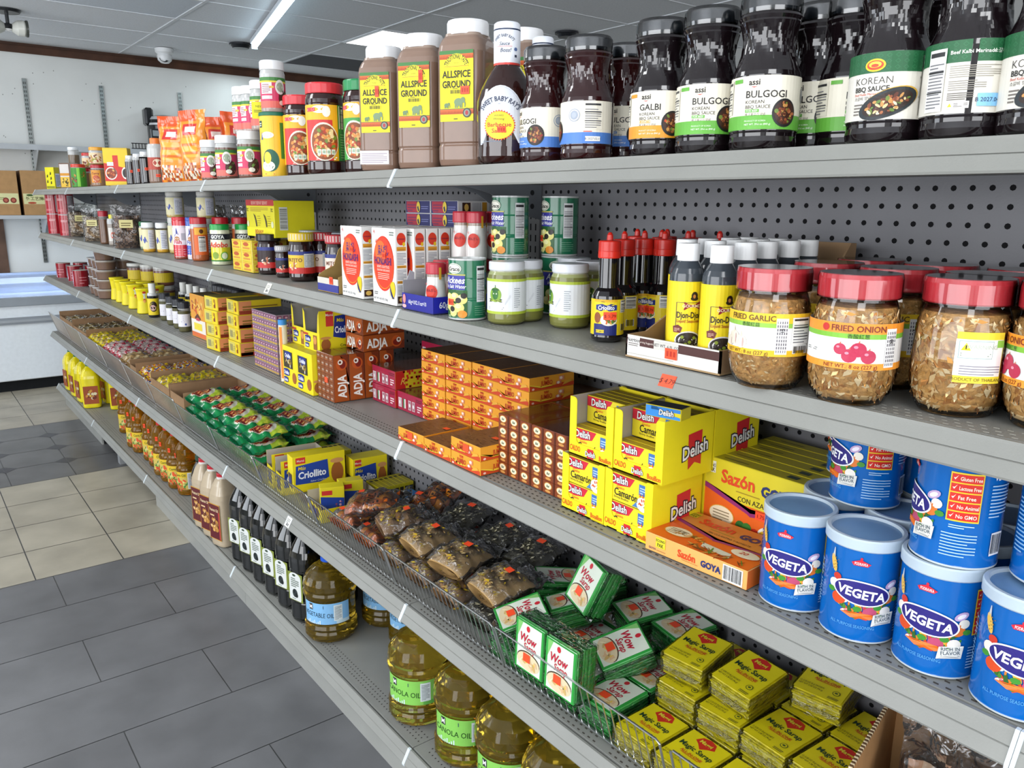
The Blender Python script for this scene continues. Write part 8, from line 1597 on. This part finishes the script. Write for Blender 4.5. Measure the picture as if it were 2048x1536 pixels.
# open yellow display boxes standing in the bin
def long_box(key, W, D_, Hh, open_, cut=0.0):
    Y_ = 'e0cd1c'; b = B(); b.box(0, -W/2, 0, D_, W/2, 0.002, Y_)
    if open_: b.box(0, -W/2, 0.002, D_, -W/2+0.0012, Hh-cut, Y_, cols={'Y': 'a39b8c'}); b.box(0, W/2-0.0012, 0.002, D_, W/2, Hh, Y_, cols={'y': 'b5ac9c'}); b.box(0, -W/2+0.0012, 0.002, 0.0012, W/2-0.0012, Hh*0.6, Y_, cols={'X': 'a39b8c'}); b.box(D_-0.0012, -W/2+0.0012, 0.002, D_, W/2-0.0012, Hh, 'a39b8c')
    else: b.bbox(0, -W/2, 0.002, D_, W/2, Hh, Y_, 'print', 0.0008)
    lb = B(); m = PL((0, -W/2-0.0003, 0), (1,0,0), (0,0,1)); h = Hh-cut
    if h > 0.07:
        lb.rect(m, D_*0.06, h*0.80, D_*0.24, h*0.97, 'c8342c', 1); lb.text(m, 'Mamá', D_*0.15, h*0.885, 0.007, 'e9d6c8', 2, 'c', 0.01, 0.1); lb.poly(m, [(D_*0.04, h*0.22), (D_*0.06, h*0.74), (D_*0.66, h*0.82), (D_*0.68, h*0.30), (D_*0.5, h*0.2)], '1f3f94', 2, 2)
        lb.text(m, 'Más', D_*0.17, h*0.67, 0.011, 'e2c92a', 4, 'c', 0.012, 0.15); lb.text(m, 'Criollito', D_*0.36, h*0.48, 0.022, 'e9ebf2', 4, 'c', 0.03, 0.05, 0.85, 0.03, D_*0.56); lb.text(m, 'Sabor Criollito', D_*0.47, h*0.27, 0.006, 'b9c4e0', 4, 'c', 0.0, 0.2); lb.ell(m, D_*0.84, h*0.40, D_*0.12, h*0.30, '9a5a2a', 2, 16); lb.ell(m, D_*0.84, h*0.74, D_*0.13, h*0.07, 'c9905a', 3, 14)
    else: lb.poly(m, [(D_*0.5, 0.01), (D_*0.52, h*0.9), (D_*0.9, h*0.95), (D_*0.92, 0.012)], '1f3f94', 1); lb.rect(m, D_*0.34, h*0.3, D_*0.48, h*0.6, 'c8342c', 1)
    m = LF(-0.0003); lb.rect(m, -W*0.4, Hh*0.1, W*0.3, Hh*0.5, '4a3a34', 1); lb.ell(m, -W*0.1, Hh*0.3, W*0.25, Hh*0.12, '26347a', 2, 12)
    proto(key, 'display_box', 'display box', [('box', b), ('print', lb)])
long_box('bin_open', 0.062, 0.165, 0.112, True); long_box('bin_shut', 0.05, 0.165, 0.112, False); long_box('bin_low', 0.125, 0.175, 0.062, True, 0.022); long_box('bin_back', 0.062, 0.115, 0.118, False)
GBX = 'yellow display boxes in the bin'
for k, x, y, lb, tl in (('bin_open', 0.050, 2.165, 'open empty yellow display box beside the green soup packets', 0.0), ('bin_open', 0.046, 2.080, 'open empty yellow display box, second from the green soup packets', 0.0), ('bin_shut', 0.047, 1.985, 'yellow display box with a big blue name badge, turned to the camera', 0.0), ('bin_back', 0.226, 1.950, 'yellow display box with a blue badge, deep behind the badge box', 0.0), ('bin_low', 0.055, 1.835, 'low open yellow display box holding two small packs', 0.0)): put(k, (x, y, zD+0.0005+(0.036 if k == 'bin_shut' else 0)), -0.10, lb, GBX, (tl, 0))
b = B(); b.bbox(-0.035, -0.02, 0, 0.035, 0.02, 0.085, 'dfd02a', 'gloss', 0.001); lb = B(); m = FR(-0.0203); lb.rect(m, -0.03, 0.062, 0.0, 0.076, 'c8342c', 1); lb.poly(m, [(-0.034, 0.008), (-0.034, 0.058), (0.034, 0.05), (0.034, 0.02)], '1f3f94', 1); lb.food(m, 0.02, 0.03, 0.012, 0.012, ['8a4a6a', 'c99ab0', '3a2a4a'], 10, 2, 3, 0.3); proto('small_pack', 'bouillon_carton', 'carton', [('box', b), ('print', lb)])
put('small_pack', (0.110, 1.835, zD+0.003), -0.35, 'small yellow bouillon pack standing in the low yellow box, nearer the fence', 'small yellow bouillon packs', (0.06, 0)); put('small_pack', (0.175, 1.845, zD+0.003), -0.2, 'small yellow bouillon pack standing in the low yellow box, deeper in', 'small yellow bouillon packs')
b = B(); b.bbox(-0.008, -0.045, 0, 0.008, 0.045, 0.06, 'c9bb22', 'print', 0.0006, {'Z': 'a89c26'}); lb = B(); m = FR(-0.0453); lb.rect(m, -0.006, 0.01, 0.006, 0.05, '3a3424', 1); mt = TP(0.0603); lb.rect(mt, -0.005, 0.02, 0.006, 0.03, '2a2a20', 1); proto('thin_pack', 'bouillon_carton', 'carton', [('box', b), ('print', lb)])
for i in range(7): put('thin_pack', (0.250+i*0.0168, 1.828, zD+0.0005), 0.0, 'thin yellow bouillon carton, %s of the row behind the low yellow box' % ORD[i], 'thin yellow bouillon cartons')
for i in range(5): put('thin_pack', (0.225+i*0.0168, 2.13, zD+0.0005), 0.0, 'thin yellow bouillon carton, %s of the row behind the open empty boxes' % ORD[i], 'thin yellow bouillon cartons', scale=(1, 1, 1.6))
b = B(); b.box(0.19, 1.70, zD, 0.34, 1.765, zD+0.045, '1f6fae', 'print'); tag(obj('display_box', b), 'low blue box behind the orange sachet bags', 'box')

# green soup packets
def p_soup(seed):
    rg = random.Random(seed); fc = ['8a2a26', 'b5563a', 'd98a4a', '6a1f22', 'e0b46a', 'c23a3a']
    def f(s, t):
        if t > 0.86 or t < 0.06: return '17714a'
        if disc(s, t, 0.42, 0.40, 0.36, 0.27): return fc[int(abs(sin(s*37+seed)+cos(t*29))*2.9) % 6]
        if disc(s, t, 0.46, 0.42, 0.42, 0.32): return 'd9d6c4'
        if s > 0.55 and t > 0.45: return 'a9c43a' if int(s*18+t*10) % 4 else 'd3d94a'
        if t > 0.70: return 'c3cf4a' if s < 0.6 else '2a8a3a'
        return '1f8a4e'
    return f
for i in range(3): b = B(); pillow(b, 0.118, 0.148, 0.036, p_soup(i), 'foil', 24, 30, 80+i, 0.003, 0.07, True, 0, 0.003, 0.1); weld(b); q = B(); sticker(q, PL((0, -0.021, 0), (1,0,0), (0,0,1)), -0.03, 0.12, 0.018, 0.015, 2, False); proto('soup_packet%d' % i, 'soup_packet', 'packet', [('packet', b)]+([('price_sticker', q)] if i == 0 else []))
GSP = 'green soup packets'; k = 0
for j in range(6):
    for r_ in range(2):
        for l in range(3):
            put('soup_packet%d' % (k % 3), (0.050+r_*0.156, 2.37+j*0.131, zD+0.024+l*0.043), AISLE+rg.uniform(-0.05, 0.05)*(1 if l < 2 else 2.5), 'green soup packet, %s heap from the yellow boxes, %s row, %s layer' % (ORD[j], ['front', 'back'][r_], ORD[l]), GSP, (LY-0.02+(0.03 if l == 2 else 0), 0)); k += 1
# cardboard dividers and bags toward the freezer
def bin_carton(y0, y1, h, lb):
    t = empty('cardboard_box', (0.050, y0, zD+0.0005)); tag(t, lb, 'box', 'open cardboard boxes in the bin'); W = y1-y0; c = '9a7a5a'; D_ = 0.296
    b = B(); b.box(0, 0, 0, D_, W, 0.003, c, 'card'); obj('base', b, t); b = B(); b.box(0, 0.003, 0.003, 0.003, W-0.003, h*0.8, c, 'card'); obj('front_wall', b, t); b = B(); b.box(D_-0.003, 0.003, 0.003, D_, W-0.003, h, c, 'card'); obj('back_wall', b, t)
    for yy in (0, W-0.003): b = B(); b.box(0, yy, 0.003, D_, yy+0.003, h, c, 'card'); obj('side_wall', b, t)
for a, e, h, lb in ((3.10, 3.30, 0.125, 'open cardboard box divider next to the green soup packets'), (3.32, 3.62, 0.125, 'open cardboard box of yellow tied packets'), (3.90, 4.02, 0.12, 'narrow cardboard divider between the yellow and red bags'), (5.12, 5.55, 0.13, 'open cardboard box of brown packets'), (5.57, 6.05, 0.14, 'open cardboard box at the freezer end')): bin_carton(a, e, h, lb)
def p_bag(cs): return lambda s, t: cs[int(abs(sin(s*9+t*4)+cos(t*13-s*3))*len(cs)*0.5) % len(cs)]
for key, cs in (('bag_yellow', ['d9c21e', 'e0d02a', '8a7a5a', 'c9a53a']), ('bag_red', ['b8384a', 'd9c9c4', 'cfa0a0', 'a59088', 'c9bdb4']), ('bag_tan', ['a5875a', '8f7048', 'b99a6a', 'c9b48a']), ('bag_mix', ['d9b01e', 'b8301e', 'e0d2b4', '2a4a8a', 'c9822a']), ('bag_brown', ['6a5638', '8a7a4a', 'cfc7b0', '4f3f2c'])):
    b = B(); pillow(b, 0.118, 0.137, 0.042, p_bag(cs), 'foil', 16, 20, len(key)+5, 0.004, 0.12, True, 0, 0.006, 0.1); weld(b); proto(key, 'snack_bag', 'bag', [('bag', b)])
k = 0
for key, y0, n, nm in (('bag_yellow', 3.402, 2, 'yellow and brown bag'), ('bag_mix', 3.69, 2, 'yellow and red printed bag'), ('bag_tan', 4.09, 2, 'tan paper bag'), ('bag_red', 4.37, 3, 'clear red striped bag'), ('bag_yellow', 4.785, 3, 'yellow fronted bag'), ('bag_brown', 5.205, 3, 'small brown packet bag'), ('bag_brown', 5.66, 3, 'dark brown packet bag')):
    for i in range(n):
        for r_ in range(2):
            for l in range(2): put(key, (0.058+r_*0.146, y0+i*0.135, zD+0.031+l*0.052), AISLE+rg.uniform(-0.03, 0.03), '%s in the bin, %s along, %s row, %s layer' % (nm, ORD[i], ['front', 'back'][r_], ['lower', 'upper'][l]), nm+'s in the bin', (LY+0.02*l, 0)); k += 1
# cardboard box nearest the camera
t = empty('cardboard_box', (0.052, 0.192, zD+0.0012), 0.22); tag(t, 'open brown cardboard box with a torn corrugated edge at the near end of the bin', 'box'); c = 'b58a5c'
b = B(); b.box(0, -0.33, 0, 0.235, 0, 0.003, c, 'card'); obj('base', b, t); b = B(); b.box(0, -0.004, 0.003, 0.235, 0, 0.198, c, 'card')
for i in range(58): b.box(0.002+i*0.004, -0.0045, 0.1975, 0.0036+i*0.004, 0.0005, 0.2005, '5a4028' if i % 2 else 'd9c4a0', 'card')
obj('side_wall', b, t); b = B(); b.box(0, -0.33, 0.003, 0.235, -0.326, 0.198, c, 'card'); obj('side_wall', b, t); b = B(); b.box(0, -0.326, 0.003, 0.004, -0.004, 0.12, c, 'card'); obj('front_wall', b, t); b = B(); b.box(0.231, -0.326, 0.003, 0.235, -0.004, 0.198, c, 'card'); obj('back_wall', b, t)
def clearbag(key, sd):
    b = B(); pillow(b, 0.118, 0.16, 0.075, lambda s, t: 'd9a682' if int(s*7+t*5+sd) % 3 else 'e6c4a4', 'matte', 14, 16, sd, 0.008, 0.02, True, 0, 0, 0.2); weld(b); f = B(); pillow(f, 0.145, 0.225, 0.092, lambda s, t: 'ffffff', 'bag', 18, 22, sd+1, 0.010, 0.2, True, 0, 0.03, 0.2); weld(f)
    l = B(); m = PL((0, -0.052, 0), (1,0,0), (0,0,1)); l.ell(m, 0, 0.10, 0.05, 0.035, 'c4585e', 1, 24); l.ell(m, 0, 0.10, 0.044, 0.029, 'd99a94', 2, 24)
    for i in range(5): l.ell(m, -0.028+i*0.014, 0.105+0.006*(i % 2), 0.007, 0.008, 'b8323e', 3, 8, 1, i)
    l.lines(m, -0.03, 0.08, 0.03, 0.09, 2, 'b8323e', 3); proto(key, 'snack_bag', 'bag', [('contents', b), ('film', f), ('print', l)])
clearbag('white_bag', 90)
for x, y, yaw, tx, lb in ((0.150, 0.105, 0.22, -0.25, 'milky clear bag with a red printed oval in the cardboard box'), (0.185, -0.048, 0.22, -0.25, 'milky clear bag with red print, deeper in the cardboard box')): put('white_bag', (x, y, zD+0.016), AISLE+yaw, lb, 'red printed bags in the cardboard box', (tx, 0))
# ------------------------------------------------------------------ base deck: oils
zE = ZE+0.0016
def round_oil(key, lab, capc, word, tint):
    R_ = 0.079; H_ = 0.268
    def rib(a, z):
        k = 1.0
        if 0.155 < z < 0.235: q = sin(pi*(z-0.155)/0.08); k += 0.022*q*sin(9*a+z*60)
        if z < 0.05: k += 0.010*sin(16*a)*(1-z/0.05)
        if 0.06 < z < 0.13: k -= 0.0
        return k
    b = B(); b.lathe([(0.055, 0.0), (0.072, 0.005), (0.078, 0.016), (0.0775, 0.028), (0.074, 0.036), (0.078, 0.045), (0.074, 0.055), (0.0735, 0.06), (0.0735, 0.132), (0.078, 0.140), (R_, 0.150), (0.076, 0.158), (0.078, 0.165), (0.076, 0.180), (0.068, 0.200), (0.052, 0.218), (0.034, 0.230), (0.0225, 0.236), (0.021, 0.243)], 80, tint, 'oil', rib=rib)
    c = B(); c.lathe([(0.0235, 0.238, capc), (0.0240, 0.240), (0.0240, 0.246), (0.0228, 0.247), (0.0228, 0.262), (0.021, 0.2655), (0.0, 0.266)], 80, capc, 'plas', rib=lambda a, z: 1+(0.018 if 0.246 < z < 0.262 and int(a*30/pi) % 2 else 0))
    lb = B(); r = 0.0745; m = CY(r, 0); w = 0.075
    lb.rect(m, -w, 0.064, w, 0.130, lab, 1, 26); lb.rect(m, w-0.042, 0.064, w, 0.075, 'b9cfd6' if word == 'VEGETABLE OIL' else '5fa84a', 2, 8)
    for i in range(9): lb.rect(m, -w+0.01+i*0.006, 0.064, -w+0.013+i*0.006, 0.064+0.004*(1+i % 3), 'cfe0e6', 2)
    lb.text(m, word, -0.022, 0.094, 0.0145, '1f3a4a' if word == 'VEGETABLE OIL' else '1f4a1a', 3, 'c', 0.004, 0, 0.9, -0.05, 0.098); lb.rect(m, -0.052, 0.108, -0.038, 0.127, '26262a', 3); lb.poly(m, [(-0.050, 0.110), (-0.050, 0.125), (-0.045, 0.119), (-0.040, 0.125), (-0.040, 0.110), (-0.045, 0.116)], 'e6e8ea', 4); lb.text(m, '1', -0.004, 0.119, 0.010, '26405a', 3, 'c', 0.01)
    lb.rect(m, 0.026, 0.074, 0.052, 0.124, 'd3dcdc', 3, 6); lb.lines(m, 0.029, 0.078, 0.049, 0.121, 11, '7a8488', 4, 0.45, 3, nn=3)
    st = B(); mt = TP(0.2663); sticker(st, mt, 0.0, 0.0, 0.018, 0.014, 2, False); proto(key, 'oil_bottle', 'bottle', [('bottle', b), ('cap', c), ('label', lb), ('price_sticker', st)])
round_oil('veg_oil', '7fb4de', '1f56c4', 'VEGETABLE OIL', 'ecc23c'); round_oil('canola', '86c85a', '79b24a', 'CANOLA OIL', 'edca44')
def low(key, x, y, off, lb, g=None, **k): p = (x, y, zE); return put(key, p, toward(p, off), lb, g, **k)
GO = 'round bottles of vegetable oil'; GN = 'round bottles of canola oil'
low('veg_oil', 0.0862, 1.825, -14, 'round blue capped vegetable oil bottle at the front beside the dark oil bottles', GO)
for i, (x, y) in enumerate(((0.262, 1.800), (0.268, 1.640), (0.270, 1.480))): low('veg_oil', x, y, -14, 'round blue labelled vegetable oil bottle in the back row, %s from the dark oil bottles' % ORD[i], GO)
low('canola', 0.0985, 1.334, -18, 'round green capped canola oil bottle standing alone at the front by the shelf joint', GN)
for i, (x, y) in enumerate(((0.110, 1.135), (0.103, 0.958), (0.100, 0.792), (0.100, 0.625))): low('canola', x, y, -12, 'round green capped canola oil bottle, %s in line after the lone one' % ORD[i], GN)
for i, (x, y) in enumerate(((0.275, 1.265), (0.278, 1.085), (0.275, 0.905))): low('canola', x, y, -10, 'round green capped canola oil bottle in the back row, %s from the vegetable oil' % ORD[i], GN)
def dark_oil():
    b = B(); b.lathe([(0.040, 0.0), (0.046, 0.004), (0.0475, 0.012), (0.0475, 0.065), (0.0465, 0.068), (0.0465, 0.172), (0.0475, 0.175), (0.0475, 0.200), (0.0462, 0.214), (0.042, 0.232), (0.034, 0.252), (0.024, 0.272), (0.0178, 0.285), (0.0165, 0.297)], 64, '050807', 'dark', ex=2.9, sy=1.05)
    c = B(); c.lathe([(0.0195, 0.292, '2c4a38'), (0.0198, 0.294), (0.0195, 0.318), (0.018, 0.321), (0.0, 0.3215)], 44, '2c4a38', 'plas', rib=cap_rib(30, 0.012)); lb = B(); m = FR(-0.0493); w = 0.033
    lb.rect(m, -w, 0.072, w, 0.165, '7f8a3c', 1); pts = [(-w*0.86, 0.074), (w*0.70, 0.074), (w*0.78, 0.082), (w*0.78, 0.150)]+[(-0.04*w+0.82*w*cos(a), 0.150+0.016*sin(a)) for a in [pi*i/8 for i in range(1, 8)]]+[(-w*0.86, 0.150)]; lb.poly(m, pts, 'd6d9d6', 2, 2)
    lb.lines(m, -w*0.6, 0.118, w*0.5, 0.150, 5, '6f7a70', 3, 0.55, 2); lb.ell(m, -0.003, 0.098, 0.012, 0.014, '2f3838', 3, 16); lb.ell(m, 0.004, 0.092, 0.007, 0.008, '141a1a', 4, 10); lb.ell(m, -0.007, 0.103, 0.005, 0.006, '141a1a', 4, 10); lb.lines(m, -w*0.5, 0.078, w*0.4, 0.083, 1, '7a847c', 3); lb.ell(m, -0.005, 0.157, 0.008, 0.004, '3a4a3a', 3, 10)
    proto('dark_oil', 'oil_bottle', 'bottle', [('bottle', b), ('cap', c), ('label', lb)])
dark_oil()
for i, y in enumerate((1.953, 2.064, 2.172, 2.280, 2.386, 2.490)):
    p = (0.0720-0.001*i, y, zE); put('dark_oil', p, AISLE+0.28, 'black square olive oil bottle, %s in the front row from the blue capped oil' % ORD[i], 'black olive oil bottles'); p = (0.195, y+0.03, zE); put('dark_oil', p, AISLE+0.28, 'black square olive oil bottle in the second row, %s from the blue capped oil' % ORD[i], 'black olive oil bottles')
def jug(key, body, capc, cap2, paint, mat_, name, Hh=0.272, hw=0.047, neck=0.02, handle=False):
    b = B(); b.lathe([(hw*0.86, 0.0), (hw*0.97, 0.004), (hw, 0.012), (hw, Hh*0.66), (hw*0.96, Hh*0.72), (hw*0.74, Hh*0.83), (neck*1.25, Hh*0.90), (neck, Hh*0.925)], 36, body, mat_, ex=4.5)
    if handle: b.tube([(0.0, hw*0.72, Hh*0.86), (0.0, hw*1.02, Hh*0.82), (0.0, hw*1.06, Hh*0.66), (0.0, hw*0.98, Hh*0.56)], 0.011, 10, body, mat_)
    c = B(); c.lathe([(neck*1.06, Hh*0.915, cap2), (neck*1.1, Hh*0.92), (neck*1.1, Hh*0.95, capc), (neck*1.08, Hh*0.955), (neck*1.08, Hh*0.99), (neck, Hh), (0, Hh)], 40, capc, 'plas', rib=cap_rib(26, 0.012)); lb = B(); paint(lb, FR(-hw-0.0004), hw, Hh); proto(key, name, 'jug', [('jug', b), ('cap', c), ('label', lb)])
def a_nut(b, m, w, h):
    w *= 0.8; b.rect(m, -w, h*0.10, w, h*0.60, 'c9942e', 1); b.rect(m, -w*0.95, h*0.11, w*0.95, h*0.59, '5a1a22', 2); b.text(m, 'Peanut Oil', 0, h*0.52, 0.012, 'e0c9a0', 4, 'c', 0.02, 0, 0.8, 0, w*1.7); b.food(m, 0, h*0.30, w*0.7, h*0.14, ['d0a05a', 'b5803a', 'e0bd84', '8a5a2a'], 30, 4, 3, 0.25); b.rect(m, w*0.72, h*0.12, w*0.92, h*0.5, 'b03a3a', 3); b.lines(m, -w*0.7, h*0.43, w*0.6, h*0.47, 1, 'd9b98a', 4)
jug('peanut', 'b3a38a', 'b8222e', 'd9d6d2', a_nut, 'gloss', 'oil_jug', 0.285, 0.046)
for i, y in enumerate((2.662, 2.772, 2.880)): p = (0.050, y, zE); put('peanut', p, AISLE+0.25, 'cloudy peanut oil jug with a red cap, %s from the black oil bottles' % ORD[i], 'red capped peanut oil jugs')
def a_yel(b, m, w, h): b.rect(m, -w*0.8, h*0.1, w*0.8, h*0.5, '9a4a26', 1); b.food(m, 0, h*0.3, w*0.6, h*0.15, ['c98a3a', '6a2a1a', 'e0c24a', 'd9d0b0'], 20, 2, 3, 0.3)
jug('yellow_jug', 'e3d21a', '1c6a44', '1c6a44', a_yel, 'gloss', 'oil_jug', 0.285, 0.052, 0.017, True)
for i, (x, y) in enumerate(((0.062, 5.235), (0.062, 5.42), (0.060, 5.62), (0.060, 5.84), (0.190, 5.10), (0.190, 5.30), (0.190, 5.55))): p = (x, y, zE); put('yellow_jug', p, AISLE+0.12+(1.2 if i in (0, 4) else 0), 'bright yellow oil jug with a green cap, %s from the clear oil bottles, %s row' % (ORD[i if i < 4 else i-4], 'front' if i < 4 else 'back'), 'bright yellow oil jugs')
def corn():
    R_ = 0.0455; b = B(); b.lathe([(0.034, 0.0), (0.043, 0.004), (R_, 0.014), (R_, 0.024), (0.0435, 0.028), (0.0435, 0.112), (R_, 0.118), (0.0435, 0.126), (0.0385, 0.136), (0.041, 0.146), (0.0375, 0.156), (0.042, 0.168), (0.0435, 0.188), (0.040, 0.212), (0.029, 0.232), (0.0185, 0.242), (0.0160, 0.247)], 56, 'dd9c22', 'oildeep', rib=lambda a, z: 1+(0.012*sin(8*a+z*90) if 0.16 < z < 0.22 else 0))
    c = B(); c.lathe([(0.0178, 0.243, 'c42a26'), (0.018, 0.245), (0.0175, 0.260), (0.016, 0.2625), (0, 0.263)], 40, 'c42a26', 'plas', rib=cap_rib(26, 0.012)); lb = B(); m = CY(0.0440, 0); lb.rect(m, -0.066, 0.030, 0.066, 0.110, 'c9b45a', 1, 22); lb.rect(m, -0.066, 0.085, 0.066, 0.110, 'd9b62e', 2, 22)
    lb.food(m, -0.015, 0.055, 0.045, 0.024, ['4a8a3a', '7db04a', 'd9572e', 'c9c27a', 'e0d08a', '3a6a2a'], 40, 3, 5, 0.2); lb.food(m, -0.012, 0.040, 0.04, 0.009, ['cf4a2a', 'e0703a'], 12, 6, 6, 0.3); lb.text(m, 'Corn Oil', -0.012, 0.096, 0.012, '3a5a1e', 4, 'c', 0.02, 0, 0.9); lb.rect(m, 0.022, 0.033, 0.050, 0.107, 'd6d8da', 8, 6); lb.lines(m, 0.025, 0.038, 0.047, 0.103, 10, '77797c', 9, 0.4, 2, nn=3)
    proto('corn', 'oil_bottle', 'bottle', [('bottle', b), ('cap', c), ('label', lb), st_part(CY(0.0442, 0), -0.03, 0.185, 0.012, 0.020)])
corn()
for i, (x, y, off) in enumerate(((0.091, 3.301, -30), (0.080, 3.415, 0), (0.078, 3.530, -10), (0.076, 3.640, 10), (0.090, 3.790, -10), (0.092, 3.905, 0), (0.080, 4.075, 0), (0.078, 4.190, 0), (0.105, 4.500, 10))): low('corn', x, y, off, 'red capped golden corn oil bottle, %s in the front row from the peanut jugs' % ORD[i], 'red capped corn oil bottles')
for i, y in enumerate((3.19, 3.31, 3.43, 3.56, 3.70, 3.85, 4.0, 4.15, 4.62, 4.75)): low('corn', 0.195, y, 20*i, 'red capped golden corn oil bottle, %s in the back row from the peanut jugs' % ORD[i], 'red capped corn oil bottles')
low('dark_oil', 0.070, 3.02, 0, 'dark bottle standing alone between the corn oil and the peanut oil jugs', None, scale=(0.8, 0.8, 0.8))
